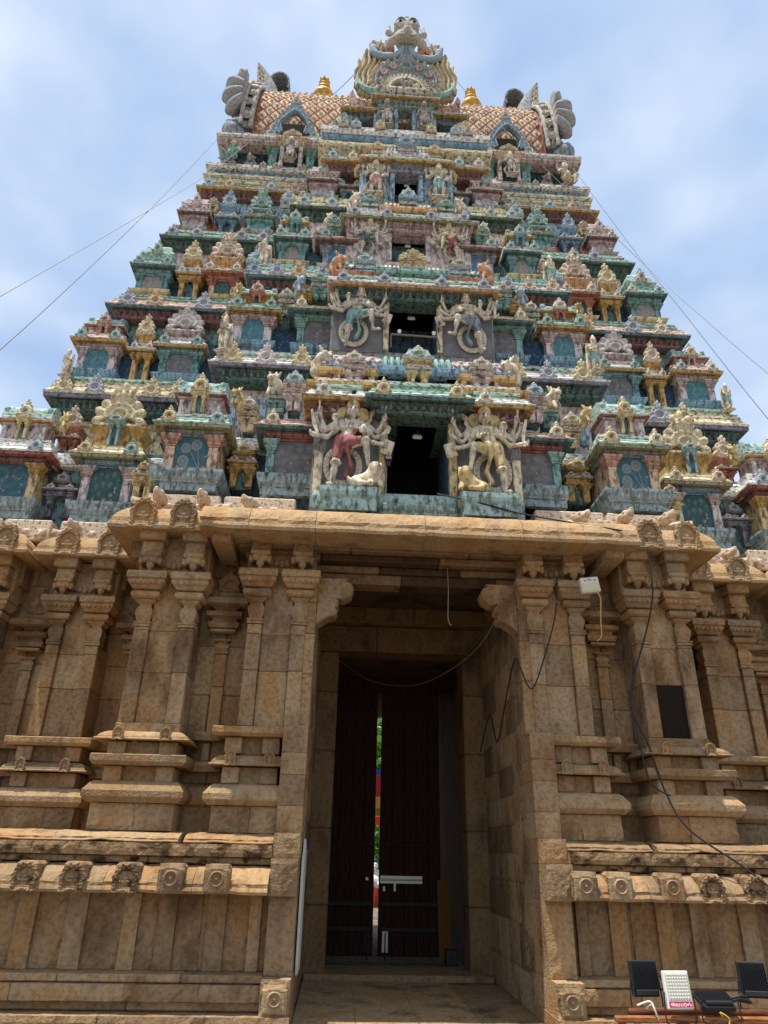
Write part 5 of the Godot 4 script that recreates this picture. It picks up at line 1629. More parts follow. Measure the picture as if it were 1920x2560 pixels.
func tier_three() -> void:
	cornice(-6.12, -2.9, -2.78, -3.06, 11.53, 11.83, 11.26, "maroon", "dark_teal", "mauve", [-5.69, -5.13, -4.14, -3.5], ["lavender", "orange", "lavender"], 0.36, true, "flame")
	cornice(-3.08, -1.3, -1.36, -1.64, 11.2, 11.46, 10.9, "maroon", "dark_teal", "mauve", [-2.92, -2.5, -2.09, -1.65], ["blue", "lavender", "orange", "lavender"], 0.3, true, "flame")
	band(-5.75, -2.9, 11.92, 12.05, -3.1, 0.16, P("green"))
	band(-2.75, -1.2, 11.64, 11.82, -1.75, 0.16, P("green"))
	shrine({x = -5.38, z = -3.05, w = 0.66, pw = 0.12, yb = 12.06, yp = 12.22, yc = 12.66, ye = 12.94, yt = 13.19, hw = 0.48, base = "yellow", pil = "teal", cap = "teal", panel = "ash", pk = 3, frieze = "teal", edge = "dark_teal", kudu = ["sea", "sea"], roof = "box", yr = 13.62, rh = 0.27, rc = "mint", rk = "turquoise"})
	pavilion(-4.6, -3.06, 12.08, 12.6, 12.8, 13.0, 0.2, 0.3, "ochre", "yellow", 13.74, 0.21)
	shrine({x = -3.88, z = -3.05, w = 0.58, pw = 0.12, yb = 12.04, yp = 12.18, yc = 12.62, ye = 12.88, yt = 13.08, hw = 0.46, base = "yellow", pil = "peach", cap = "red", panel = "dark_green", pk = 2, peel = 0.14, frieze = "red", edge = "red", kudu = ["stucco_pale", "stucco_pale"], roof = "nasi", yn = 13.26, yr = 14.04, rh = 0.36, neck = "orange", rk = "peach"})
	shrine({x = -2.31, z = -1.78, w = 0.52, pw = 0.12, yb = 11.86, yp = 11.99, yc = 12.46, ye = 12.65, yt = 12.87, hw = 0.39, base = "yellow", pil = "teal", cap = "teal", panel = "ash", pk = 3, frieze = "teal", edge = "dark_teal", kudu = ["sea", "sea"], roof = "barrel", yn = 13.08, yr = 13.4, rh = 0.25, neck = "teal", redge = "ochre", rc = "yellow", front = "teal", rk = "turquoise"})
	shrine({x = -1.32, z = -1.72, w = 0.76, pw = 0.12, yb = 11.78, yp = 11.9, yc = 12.4, ye = 12.57, yt = 12.76, hw = 0.54, base = "yellow", pil = "lavender", cap = "slate", panel = "blue", pk = 3, frieze = "slate", edge = "maroon", kudu = ["green", "lavender"]})
	for s in [-1.0, 1.0]:
		part(tower, "wall_panel", panel_mesh(0.3, 0.5), panel_mat(3, "dark_green", "ash"), Vector3(s * 1.88, 11.86, -1.9))
		for x in [4.22, 5.0, 3.4]: part(tower, "wall_panel", panel_mesh(0.3, 0.5), panel_mat(3, "dark_blue", "lavender", 0.12), Vector3(s * x, 12.1, -3.3))
	pavilion(-3.05, -2.3, 11.9, 12.12, 12.22, 12.3, 0.16, 0.24, "blue", "light_blue", 12.84, 0.24)
	pavilion(-1.78, -2.1, 12.8, 12.96, 13.04, 13.1, 0.1, 0.15, "ash", "stucco_pale", 13.36, 0.14, "kudu")
	pavilion(-3.1, -2.9, 13.1, 13.26, 13.34, 13.4, 0.1, 0.15, "cream", "cream", 13.66, 0.14, "kudu")
	pavilion(-1.5, -1.75, 12.8, 12.94, 13.02, 13.08, 0.11, 0.15, "green", "green", 13.3, 0.14, "kudu")
	lion(1.62, 13.44, -2.0, 0.7, "stucco", -0.3)
	lion(2.6, 13.0, -1.9, 0.45, "cream", -0.3)
	frame_post(0.39, 12.1, 12.86, -1.66, 0.1, "pale_mauve")
	frame_post(1.05, 12.1, 12.86, -1.66, 0.1, "pale_mauve")
	cornice(-1.38, 1.38, -1.38, -1.62, 12.93, 13.12, 12.7, "mauve", "olive", "maroon", [-1.1, -0.45, 0.42, 1.08], ["lavender"], 0.24, false)
	band(-1.2, 1.2, 13.24, 13.34, -1.8, 0.1, weathered(), false)
	for s in [-1.0, 1.0]:
		band(s * 0.84 - 0.32, s * 0.84 + 0.32, 13.6, 13.72, -1.95, 0.12, P("pale_mauve"), false, "vault_eave")
		vault(s * 0.84 - 0.3, s * 0.84 + 0.3, 13.76, 14.06, -1.96, 0.24, P("ash"), "scales", P("stucco_pale"))
	band(-0.5, 0.5, 13.68, 13.8, -1.88, 0.1, P("orange"), false, "vault_eave")
	vault(-0.5, 0.5, 13.8, 14.1, -1.92, 0.24, P("ochre"), "ribs", P("yellow"), 11)
	pavilion(-0.8, -1.88, 13.52, 13.72, 13.8, 13.86, 0.12, 0.18, "green", "green", 14.12, 0.19, "kudu")
	pavilion(0.0, -1.87, 13.6, 13.82, 13.9, 13.96, 0.12, 0.18, "blue", "light_blue", 14.4, 0.2, "kudu", false)
	lion(1.1, 14.02, -1.95, 0.8, "stucco", -0.7)

func tier_four() -> void:
	cornice(-5.68, -2.3, -3.72, -4.0, 14.48, 14.75, 14.2, "dark_green", "dark_green", "green", [-5.4, -4.83, -3.79, -3.27], ["lavender"], 0.32)
	cornice(-2.52, -0.95, -2.24, -2.5, 14.06, 14.34, 13.76, "dark_green", "dark_green", "green", [-2.22, -1.62, -1.15], ["light_blue"], 0.3)
	band(-5.3, -2.2, 14.84, 14.97, -4.05, 0.16, P("ash"))
	band(-2.3, -1.0, 14.5, 14.7, -2.6, 0.14, P("yellow"))
	shrine({x = -5.05, z = -4.0, w = 0.54, pw = 0.12, yb = 14.97, yp = 15.1, yc = 15.45, ye = 15.62, yt = 15.8, hw = 0.4, base = "ash", pil = "pale_mauve", cap = "mauve", panel = "pale_mauve", pk = 4, frieze = "mauve", edge = "maroon", kudu = ["pale_mauve", "pale_mauve"], ks = 0.2, roof = "box", yr = 16.24, rh = 0.28, rc = "pale_mauve", rk = "pale_mauve"})
	pavilion(-4.25, -4.0, 15.05, 15.4, 15.56, 15.72, 0.19, 0.3, "blue", "blue", 16.48, 0.2)
	shrine({x = -3.47, z = -4.0, w = 0.57, pw = 0.12, yb = 14.97, yp = 15.12, yc = 15.47, ye = 15.63, yt = 15.8, hw = 0.38, base = "ash", pil = "sea", cap = "green", panel = "sea", pk = 4, frieze = "green", edge = "green", kudu = ["green", "green"], ks = 0.2, roof = "nasi", yn = 15.86, yr = 16.64, rh = 0.28, neck = "green", rk = "green"})
	shrine({x = -1.87, z = -2.65, w = 0.52, pw = 0.12, yb = 14.7, yp = 14.87, yc = 15.24, ye = 15.42, yt = 15.56, hw = 0.38, base = "grey_blue", pil = "pale_mauve", cap = "mauve", panel = "pale_mauve", pk = 4, frieze = "mauve", edge = "maroon", kudu = ["ash", "ash"], ks = 0.2, roof = "box", yr = 16.0, rh = 0.28, rc = "pale_mauve", rk = "ash"})
	shrine({x = -1.28, z = -2.72, w = 0.34, pw = 0.1, yb = 14.7, yp = 14.85, yc = 15.16, ye = 15.34, yt = 15.48, hw = 0.28, base = "grey_blue", pil = "teal", cap = "teal", panel = "dark_blue", pk = 4, frieze = "mauve", edge = "maroon", kudu = ["light_blue", "ash"], ks = 0.18})
	wallbox(-5.2, -3.1, 15.1, 15.5, -4.2, "red", -4.3, "wall_strip")
	wallbox(3.1, 5.2, 15.1, 15.5, -4.2, "red", -4.3, "wall_strip")
	pavilion(-2.7, -3.3, 14.9, 15.1, 15.2, 15.28, 0.14, 0.2, "light_blue", "light_blue", 15.76, 0.2)
	pavilion(-4.65, -4.05, 15.8, 15.92, 15.97, 16.0, 0.08, 0.12, "cream", "cream", 16.2, 0.12, "kudu")
	pavilion(-2.3, -2.95, 15.3, 15.42, 15.5, 15.54, 0.09, 0.13, "ash", "ash", 15.76, 0.12, "kudu")
	lion(2.3, 14.66, -2.5, 0.6, "ash", -0.5)
	lion(1.1, 15.72, -2.55, 0.55, "yellow", -0.4)
	frame_post(0.32, 14.55, 15.42, -2.32, 0.1, "light_blue")
	frame_post(0.95, 14.5, 15.42, -2.32, 0.1, "light_blue")
	cornice(-1.06, 1.06, -2.06, -2.3, 15.48, 15.7, 15.26, "lavender", "ochre", "slate", [-0.42, 0.42], ["pale_mauve"], 0.22, false)
	cornice(-1.96, -0.96, -2.45, -2.7, 15.86, 16.06, 15.62, "maroon", "ochre", "mauve", [-1.69, -1.23], ["light_blue", "cream"], 0.28)
	band(-0.95, 0.95, 15.82, 15.94, -2.45, 0.14, P("ochre"), false)
	band(-0.95, 0.95, 15.94, 16.02, -2.45, 0.1, weathered("weathered_rose", col(250, 226, 218)), false)
	vault(-0.46, 0.46, 16.3, 16.6, -2.52, 0.22, P("dark_green"), "ribs", P("green"), 11)
	band(-0.48, 0.48, 16.14, 16.3, -2.5, 0.08, P("pale_mauve"), false, "vault_eave")
	pavilion(0.0, -2.46, 16.06, 16.22, 16.3, 16.36, 0.13, 0.2, "lavender", "blue", 16.86, 0.26, "kudu", false)
	pavilion(-0.66, -2.48, 15.98, 16.14, 16.2, 16.26, 0.1, 0.14, "yellow", "yellow", 16.58, 0.16, "flame")
	# wing cornice below the roof storey and its stack of mouldings
	cornice(-5.18, -2.0, -4.1, -4.36, 16.63, 16.87, 16.32, "maroon", "ochre", "mauve", [-4.88, -4.36, -3.3, -2.7], ["light_blue", "peach"], 0.3)
	band(-4.95, -1.6, 17.04, 17.12, -4.34, 0.1, P("yellow"))
	band(-4.94, -1.6, 17.14, 17.22, -4.36, 0.1, P("mint"))
	band(-4.95, -1.6, 17.24, 17.37, -4.38, 0.16, weathered("weathered_cream", col(246, 236, 208)), true, "roll_moulding")
	band(-4.85, -1.6, 17.39, 17.56, -4.4, 0.1, P("blue"))
	band(-4.92, -1.6, 17.56, 17.74, -4.36, 0.16, weathered())

func roof_storey() -> void:
	# wing storey below the barrel roof
	wallbox(-4.6, 4.6, 17.7, 19.25, -4.75, "dark_teal", -8.0)
	for s in [-1.0, 1.0]:
		for x in [3.42, 2.42]:
			var m := MB.new()
			m.cbox(Vector3(-0.11, 0, -0.12), Vector3(0.11, 0.62, 0), 0.01)
			var o := bag(tower, "green_pilaster", Vector3(s * x, 17.72, -4.35))
			part(o, "shaft", m.mesh(), P("green"))
			part(o, "capital", stucco_cap(0.22, 0.22), P("green"), Vector3(0, 0.62, 0))
		for x in [2.72, 3.1]:
			var m := MB.new()
			m.cbox(Vector3(-0.05, 0, -0.2), Vector3(0.05, 0.75, 0), 0.01)
			part(tower, "niche_post", m.mesh(), P("stucco_pale"), Vector3(s * (2.91 + (x - 2.91) * 1.3), 17.72, -4.16))
		var b := MB.new()
		b.sweep(U(0.3, 0.3), V2([-0.05, 18.47, 0.0, 18.47, 0.06, 18.55, 0.06, 18.58, 0.14, 18.68, 0.14, 18.74, -0.05, 18.75]))
		part(tower, "niche_cornice", b.mesh(), P("peach"), Vector3(s * 2.91, 0, -4.2))
		part(tower, "niche_roof", carve("nasi"), PW("cream"), Vector3(s * 2.91, 18.75, -4.1), Vector3(0.5, 0.2, 0.4))
		b = MB.new()
		b.box(Vector3(-0.3, 0, -0.1), Vector3(0.3, 0.75, 0))
		part(tower, "niche_back", b.mesh(), P("dark_blue"), Vector3(s * 2.91, 17.72, -4.5))
		part(tower, "wall_panel", panel_mesh(0.6, 0.36), panel_mat(3, "grey", "ash"), Vector3(s * 3.95, 17.8, -4.72))
		for x in [4.4, 3.6, 3.25, 2.55, 2.1]:
			part(tower, "ledge_kudu", carve("kudu"), PW("ash"), Vector3(s * x, 17.62, -4.22), Vector3(0.22, 0.2, 0.3))
	band(-4.6, -1.2, 18.5, 18.66, -4.45, 0.3, P("mauve"), true, "roof_soffit")
	band(-4.62, -1.2, 18.66, 18.78, -4.4, 0.3, weathered(), true, "roof_eave")
	band(-4.3, -1.2, 18.8, 19.2, -4.6, 0.06, P("green"), true, "roof_neck")
	# barrel roof with a lattice of red lozenges
	var zc := -6.0
	var R := Vector2(1.48, 3.35)    # half depth, height above 19.2
	var o := bag(tower, "barrel_roof", Vector3(0, 19.2, zc))
	var m := MB.new()
	var n := 18
	for k in n:
		var a := PI * k / n
		var b := PI * (k + 1) / n
		var p := Vector2(R.x * cos(a), R.y * pow(sin(a), 0.85))
		var q := Vector2(R.x * cos(b), R.y * pow(sin(b), 0.85))
		m.quad(Vector3(-4.1, p.y, p.x), Vector3(4.1, p.y, p.x), Vector3(4.1, q.y, q.x), Vector3(-4.1, q.y, q.x), Vector3(0, p.y + q.y, p.x + q.x))
		for s in [-1.0, 1.0]: m.tri(Vector3(s * 4.1, p.y, p.x), Vector3(s * 4.1, q.y, q.x), Vector3(s * 4.1, 0, 0), Vector3(s, 0, 0))
	part(o, "roof_shell", m.mesh(), P("brick"))
	var lz := MB.new()
	lz.prism(PackedVector2Array([Vector2(0, -0.235), Vector2(0.16, 0), Vector2(0, 0.235), Vector2(-0.16, 0)]), -0.01, 0.03, 0.03)
	var lm := lz.mesh()
	var bm := lathe([Vector2(0.05, 0.0), Vector2(0.045, 0.03), Vector2(0.02, 0.05), Vector2(0.0, 0.055)], 8)
	var a := 0.03
	var arc := 0.0
	var at := Vector2(R.x * cos(a), R.y * pow(sin(a), 0.85))
	var r := 0
	while a < 1.5 and r < 13:
		var p := at
		while arc < 0.26 * (r + 1) and a < 1.52:
			a += 0.004
			p = Vector2(R.x * cos(a), R.y * pow(sin(a), 0.85))
			arc += p.distance_to(at)
			at = p
		var tan := (Vector2(R.x * cos(a + 0.02), R.y * pow(sin(a + 0.02), 0.85)) - p).normalized()
		for i in 9:
			var x := 1.0 + 0.36 * i + (0.18 if r % 2 else 0.0)
			if x > 3.95: continue
			for s in [-1.0, 1.0]:
				var bs := Basis(Vector3.RIGHT, Vector3(0, tan.y, tan.x), Vector3(0, -tan.x, tan.y))
				var t := part(o, "lozenge_tile", lm, P("peach" if (r * 3 + i) % 5 else "rose"), Vector3.ZERO)
				t.transform = Transform3D(bs, Vector3(s * x, p.y, p.x + 0.005))
				var k := part(o, "boss", bm, P("stucco_pale"))
				k.transform = Transform3D(bs * Basis(Vector3.RIGHT, PI / 2), t.position + bs.z * 0.025)
		r += 1
	for s in [-1.0, 1.0]:
		for i in 8:
			var cm := MB.new()
			cm.prism(PackedVector2Array([Vector2(-0.2, 0), Vector2(0.2, 0), Vector2(0.1, 0.08), Vector2(0.03, 0.2), Vector2(-0.03, 0.2), Vector2(-0.1, 0.08)]), -0.05, 0.05, 0.02)
			part(o, "ridge_crest", cm.mesh(), P("cream"), Vector3(s * (0.9 + 0.42 * i), R.y - 0.02, 0.15))
	# blue horseshoe dormers
	for s in [-1.0, 1.0]:
		var d := bag(tower, "horseshoe_dormer", Vector3(s * 2.92, 18.95, -4.22))
		part(d, "arch", relief(1.3, 1.5, 72, 84, f_dormer), PW("blue"), Vector3.ZERO, Vector3(0.92, 0.94, 0.6))
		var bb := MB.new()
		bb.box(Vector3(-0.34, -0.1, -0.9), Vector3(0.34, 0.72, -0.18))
		part(d, "painted_hollow", bb.mesh(), P("interior_shade"))  # solid box; the shade inside the arch is put into its colour
		for q in [-1.0, 1.0]: part(d, "makara_scroll", carve("kudu"), PW("mint"), Vector3(q * 0.58, -0.14, 0.0), Vector3(0.36, 0.3, 0.4))
		part(d, "crest", carve("flame"), PW("ash"), Vector3(0, 1.2, 0.04), Vector3(0.3, 0.3, 0.3))
	# flaring end gables seen edge on
	for s in [-1.0, 1.0]: end_gable(s)
	# centre: doorway storey and great front gable
	cornice(-0.85, 0.85, -2.62, -2.84, 18.5, 18.68, 18.36, "turquoise", "ochre", "mint", [], [], 0.2, false)
	cornice(-1.6, -0.72, -2.8, -3.1, 18.2, 18.4, 17.98, "dark_teal", "ochre", "teal", [], [], 0.2)
	wallbox(-1.5, 1.5, 17.4, 18.2, -3.35, "dark_teal", -5.0)
	wallbox(-1.4, 1.4, 18.2, 19.0, -3.1, "cream", -5.0)
	frame_post(0.22, 17.6, 18.4, -2.87, 0.08, "light_blue")
	frame_post(0.66, 17.6, 18.4, -2.87, 0.1, "turquoise")
	band(-1.8, 1.8, 16.95, 17.12, -2.9, 0.2, P("blue"), false)
	band(-1.85, 1.85, 17.14, 17.4, -2.86, 0.2, weathered(), false)
	band(-1.9, 1.9, 16.62, 16.78, -2.8, 0.18, weathered("weathered_cream", col(246, 236, 208)), false)
	for s in [-1.0, 1.0]:
		for e in [[0.62, "yellow"], [1.5, "ash"], [1.2, "light_blue"]]:
			part(tower, "ledge_kudu", carve("flame"), PW(e[1]), Vector3(s * e[0], 17.28, -2.64), Vector3(0.28, 0.26, 0.3))
	front_gable()

func f_dormer(x: float, y: float) -> float:
	x = absf(x)
	var c := Vector2(0, 0.45)
	# ogee arch: opening outline
	var ow := 0.36 * (1.0 - pow(clampf((y - 0.3) / 0.62, 0.0, 1.0), 1.6)) + 0.04
	if y < 0.3: ow = 0.3 + 0.06 * (y / 0.3)
	var inside := x < ow and y < 0.92
	var pw := 0.62 * (1.0 - pow(clampf((y - 0.1) / 1.25, 0.0, 1.0), 1.5)) + 0.02
	if inside or x > pw or y > 1.36: return 0.0
	var h := 0.12 + 0.07 * absf(sin((y + x * 0.6) * 19.0)) * absf(cos(x * 21.0 - y * 7.0))
	if x - ow < 0.045 and y < 0.95: h = 0.24
	if pw - x < 0.05: h = 0.1 + 0.1 * absf(sin(y * 26.0))
	return h

func end_gable(s: float) -> void:
	var g := bag(tower, "end_gable", Vector3(s * 4.1, 19.0, -6.0))
	var prof := func(a: float, k: float) -> Vector3: return Vector3(0, 3.55 * k * pow(maxf(sin(a), 0.0), 0.85), 1.62 * k * cos(a))
	# studded bands and the medallion strip between them
	for e in [[0.02, 0.0, "ash", 0.07], [0.28, 0.05, "ash", 0.06]]:
		var pts := []
		for i in 17:
			var p: Vector3 = prof.call(0.06 + PI * 0.96 * i / 16.0, 1.03 + e[1])
			pts.append(p + Vector3(s * e[0], 0, 0))
		part(g, "studded_band", tube(pts, e[3], e[3], 8), P(e[2]))
	var m := MB.new()
	for i in 16:
		var a0 := 0.06 + PI * 0.96 * i / 16.0
		var a1 := 0.06 + PI * 0.96 * (i + 1) / 16.0
		var p0: Vector3 = prof.call(a0, 1.0); var p1: Vector3 = prof.call(a1, 1.0)
		var q0: Vector3 = prof.call(a0, 1.05); var q1: Vector3 = prof.call(a1, 1.05)
		var dx := Vector3(s * 0.3, 0, 0)
		m.quad(p0, p1, q1 + dx, q0 + dx, Vector3(0, p0.y, p0.z) + Vector3(-s * 0.1, 0, 0))
	part(g, "medallion_strip", m.mesh(), P("grey"))
	for i in 7:
		var a := 0.16 + 0.17 * i
		var p: Vector3 = prof.call(a, 1.05)
		var t: Vector3 = (prof.call(a + 0.03, 1.05) - p).normalized()
		var nn := Vector3(1, 0, 0).cross(t).normalized()
		if nn.z < 0: nn = -nn
		var o := part(g, "medallion", lathe([Vector2(0.0, 0.05), Vector2(0.06, 0.05), Vector2(0.075, 0.02), Vector2(0.11, 0.03), Vector2(0.14, 0.05), Vector2(0.16, 0.0)], 14), P("ash"))
		o.transform = Transform3D(Basis(t.cross(nn), nn, t).orthonormalized(), p + Vector3(s * 0.15, 0, 0) + nn * 0.02)
	# fan of curling petals flaring outwards, carved in the round
	var fan := func(x: float, y: float) -> float:
		var px := x * s
		var py := y - 1.35
		var rr := Vector2(px + 0.1, py * 0.8).length()
		var an := atan2(py * 0.8, px + 0.1)
		if px < 0.22 or an < -0.75 or an > 1.3: return 0.0
		var lobe := absf(cos(an * 6.6 + 0.3))
		var outer := 0.7 + 0.2 * sqrt(lobe) - 0.08 * absf(an - 0.3)
		if rr > outer: return 0.0
		var e := 1.0 - pow(rr / outer, 4.0)
		var ridge := 0.05 * absf(sin(an * 6.6 * 3.0)) * clampf(rr * 2.0 - 0.6, 0.0, 1.0)
		return (0.1 + 0.24 * sqrt(lobe) + ridge) * sqrt(maxf(e, 0.0))
	var fm := relief_half(0.15 if s > 0 else -1.05, 1.05 if s > 0 else -0.15, 2.9, 64, 150, fan)
	part(g, "petal_fan", fm, PW("slate"), Vector3(s * 0.06, 0.02, 1.5), Vector3(1.16, 1.28, 1.1))
	for i in 3:
		var bq := melt([[Vector3(s * 0.2, 0.9 + 0.6 * i, 0.7), Vector3(s * 0.62, 1.0 + 0.6 * i, 0.7), 0.3, 0.26]], 0.06, 30.0)
		part(g, "petal_backing", smooth(bq[0], bq[1]), P("slate"))
	# plain shell at the foot
	var b2 := [[Vector3(s * 0.1, 0.0, 1.45), Vector3(s * 0.45, 0.35, 1.5), 0.12, 0.2], [Vector3(s * 0.45, 0.3, 1.5), Vector3(s * 0.66, 0.78, 1.4), 0.22, 0.12], [Vector3(s * 0.5, -0.1, 1.5), Vector3(s * 0.62, 0.45, 1.46), 0.2, 0.2], [Vector3(s * 0.6, -0.2, 1.3), Vector3(s * 0.68, 0.5, 1.3), 0.14, 0.14]]
	var r2 := melt(b2, 0.05, 22.0)
	part(g, "shell", smooth(r2[0], r2[1]), P("slate"))
	# horn with a carved inner edge, and the hooded one behind it
	var pts2 := spline([Vector3(-s * 0.1, 3.1, 0.35), Vector3(-s * 0.06, 3.7, 0.4), Vector3(s * 0.08, 4.3, 0.45), Vector3(s * 0.34, 4.95, 0.5)], 5)
	part(g, "horn", tube(pts2, 0.46, 0.02, 12), P("slate"))
	for i in 5:
		var t := part(g, "horn_carving", carve("kudu"), PW("stucco"), Vector3(s * (0.06 + 0.09 * i * 0.4), 3.2 + 0.28 * i, 0.62 - 0.02 * i), Vector3(0.34 - 0.045 * i, 0.34, 0.5))
		t.rotation.z = -s * 0.3
	part(g, "hood_stem", tube(spline([Vector3(-s * 0.5, 3.0, 0.1), Vector3(-s * 0.12, 3.7, 0.0), Vector3(-s * 0.02, 4.3, -0.05)], 5), 0.3, 0.24, 10), P("slate"))
	var hood := MB.new()
	for i in 14:
		var a0 := -0.5 + 3.4 * i / 14.0
		var a1 := -0.5 + 3.4 * (i + 1) / 14.0
		var ins := func(a: float, z: float, k: float) -> Vector3: return Vector3(-s * (0.32 + 0.34 * k * cos(a)), 4.5 + 0.52 * k * sin(a), z)
		hood.quad(ins.call(a0, 0.22, 1.0), ins.call(a1, 0.22, 1.0), ins.call(a1, -0.5, 1.0), ins.call(a0, -0.5, 1.0), Vector3(-s * cos(a0), sin(a0), 0))
		hood.quad(ins.call(a0, 0.22, 0.86), ins.call(a1, 0.22, 0.86), ins.call(a1, -0.5, 0.86), ins.call(a0, -0.5, 0.86), Vector3(s * cos(a0), -sin(a0), 0))
		hood.quad(ins.call(a0, 0.22, 1.0), ins.call(a1, 0.22, 1.0), ins.call(a1, 0.22, 0.86), ins.call(a0, 0.22, 0.86), Vector3(0, 0, 1))
	part(g, "hood", hood.mesh(), P("slate"))
	var bb := MB.new()
	bb.cbox(Vector3(-s * 0.35 - 0.26, 4.02, -0.45), Vector3(-s * 0.35 + 0.26, 4.94, -0.4), 0.02)
	part(g, "hood_hollow", bb.mesh(), P("dark_blue"))

func front_gable() -> void:
	var g := bag(tower, "front_gable", Vector3(0, 18.68, -2.85))
	# flaming wings
	var wing := func(x: float, y: float) -> float:
		var t := x
		var inner := 0.9 * sqrt(maxf(0.0, 1.0 - pow((y - 0.56) / 0.98, 2)))
		inner = maxf(inner, 0.62)
		var lick := absf(sin(x * 25.0 + sin(y * 8.0 + x * 4.0) * 0.9 + y * 4.0))
		var outer := 1.3 - 0.32 * pow(absf(y - 0.75) / 1.1, 2.2)
		var top := 2.12 - 0.9 * maxf(0.0, t - 0.72) + 0.14 * lick
		if t < inner or t > outer + 0.03 * sin(y * 15.0) or y > top or y < 0.12 + 0.5 * maxf(0.0, t - 1.0): return 0.0
		return 0.07 + 0.13 * lick
	var wm := relief_half(0.6, 1.44, 2.4, 70, 170, wing)
	for s in [-1.0, 1.0]: part(g, "flame_wing", wm if s > 0 else relief_half(-1.44, -0.6, 2.4, 70, 170, func(x, y): return wing.call(-x, y)), PW("yellow"), Vector3(0, 0, -0.05))
	var beads := func(x: float, y: float) -> float:
		var p := Vector2(x, y - 0.56)
		var r := p.length()
		var an := atan2(p.y, absf(p.x))
		if an > 1.25 or an < -0.7 or r < 0.8 or r > 0.95: return 0.0
		return 0.06 + 0.17 * absf(sin(an * 14.0)) * sqrt(maxf(0.0, 1.0 - pow((r - 0.875) / 0.075, 2)))
	part(g, "bead_ring", relief(2.0, 1.7, 130, 110, beads), PW("peach"), Vector3(0, 0, 0.0))
	var disc := func(x: float, y: float) -> float:
		x = absf(x)
		var r := Vector2(x, (y - 0.56)).length()
		var h := 0.0
		if r < 0.82 and y > -0.1: h = 0.12
		if x < 0.16 + 0.5 * maxf(0.0, 1.3 - y) * 0.4 and y > 1.0 and y < 2.2: h = 0.14
		h = maxf(h, torus(x, y, 0, 0.56, 0.77, 0.05, 0.2))
		h = maxf(h, torus(x, y, 0.55, 1.62, 0.42, 0.045, 0.2) if x < 0.55 and y < 1.62 else 0.0)
		for k in 8: h = maxf(h, dome(x, y, 0, 1.2 + k * 0.12, 0.06, 0.05, 0.2))
		h = maxf(h, torus(x, y, 0, 1.1, 0.13, 0.04, 0.24))
		for q in [[0.33, 1.03], [0.57, 0.78], [0.66, 0.42]]: h = maxf(h, torus(x, y, q[0], q[1], 0.145, 0.035, 0.18))
		return h
	part(g, "blue_field", relief(1.7, 2.25, 110, 140, disc), PW("grey_blue"), Vector3(0, 0, 0.02))
	var rose := func(x: float, y: float) -> float:
		var p := Vector2(x, y - 0.12)
		var r := p.length()
		var an := atan2(p.y, p.x)
		if r > 0.085 + 0.025 * absf(sin(an * 3.5)): return 0.0
		return 0.07 + 0.05 * absf(sin(an * 3.5)) * minf(1.0, r * 12.0) - (0.04 if r < 0.03 else 0.0)
	var rm := relief(0.24, 0.24, 26, 26, rose)
	for s in [-1.0, 1.0]:
		for q in [[0.33, 1.03], [0.57, 0.78], [0.66, 0.42]]:
			part(g, "rosette", rm, P("pale_mauve"), Vector3(s * q[0], q[1] - 0.12, 0.14))
		# scaled sea beasts curling from the mouth
		var pts := spline([Vector3(s * 0.1, 2.0, 0.12), Vector3(s * 0.16, 1.7, 0.16), Vector3(s * 0.36, 1.48, 0.18), Vector3(s * 0.62, 1.46, 0.17), Vector3(s * 0.82, 1.62, 0.14), Vector3(s * 0.86, 1.86, 0.12)], 5)
		part(g, "sea_beast", tube(pts, 0.085, 0.11, 10), PW("blue"))
		for k in 4:
			var t := part(g, "beast_claw", tube([Vector3(0, 0, 0), Vector3(s * 0.02, 0.12, 0.02), Vector3(-s * 0.02, 0.2, 0.0)], 0.04, 0.012, 6), P("lavender"), Vector3(s * (0.72 + 0.07 * k), 1.78 + 0.03 * k, 0.14))
		var fin := MB.new()
		fin.prism(PackedVector2Array([Vector2(s * 0.3, 2.05), Vector2(s * 0.95, 2.02), Vector2(s * 0.82, 2.16), Vector2(s * 0.9, 2.3), Vector2(s * 0.6, 2.22), Vector2(s * 0.34, 2.28)]), -0.06, 0.08, 0.03)
		part(g, "fin", fin.mesh(), P("rose"))
		var scroll := spline([Vector3(s * 1.2, 0.7, 0.06), Vector3(s * 1.16, 0.4, 0.1), Vector3(s * 0.96, 0.14, 0.14), Vector3(s * 0.66, 0.06, 0.16)], 5)
		part(g, "sea_green_scroll", tube(scroll, 0.05, 0.1, 8), P("sea"))
		# flared foot of the hood
		var b := MB.new()
		var poly := PackedVector2Array([Vector2(s * 0.5, -0.3), Vector2(s * 1.3, -0.42), Vector2(s * 1.4, -0.1), Vector2(s * 1.42, 0.3), Vector2(s * 1.34, 0.42), Vector2(s * 1.22, 0.1), Vector2(s * 0.9, -0.06), Vector2(s * 0.5, -0.08)])
		b.prism(poly, -0.7, -0.05, 0.03)
		part(g, "hood_foot", b.mesh(), P("rose"))
		b = MB.new()
		b.cbox(Vector3(s * 0.95 - 0.4, -0.56, -0.7), Vector3(s * 0.95 + 0.4, -0.4, -0.1), 0.02)
		part(g, "hood_base", b.mesh(), P("maroon"))
		var leaf := carve("kudu")
		part(g, "leaf_scroll", leaf, P("stucco_pale"), Vector3(s * 0.62, 0.0, 0.14), Vector3(0.42, 0.36, 0.5))
	# niche arch
	var arch := func(x: float, y: float) -> float:
		var p := Vector2(x, (y - 0.1) * 1.12)
		var r := p.length()
		var an := atan2(p.y, absf(p.x))
		if an < -0.2: return 0.0
		var h := 0.0
		if r > 0.44 and r < 0.57 + 0.03 * absf(sin(an * 17.0)): h = 0.12 + 0.08 * absf(sin(an * 17.0))
		if r > 0.38 and r <= 0.46: h = 0.2
		return h
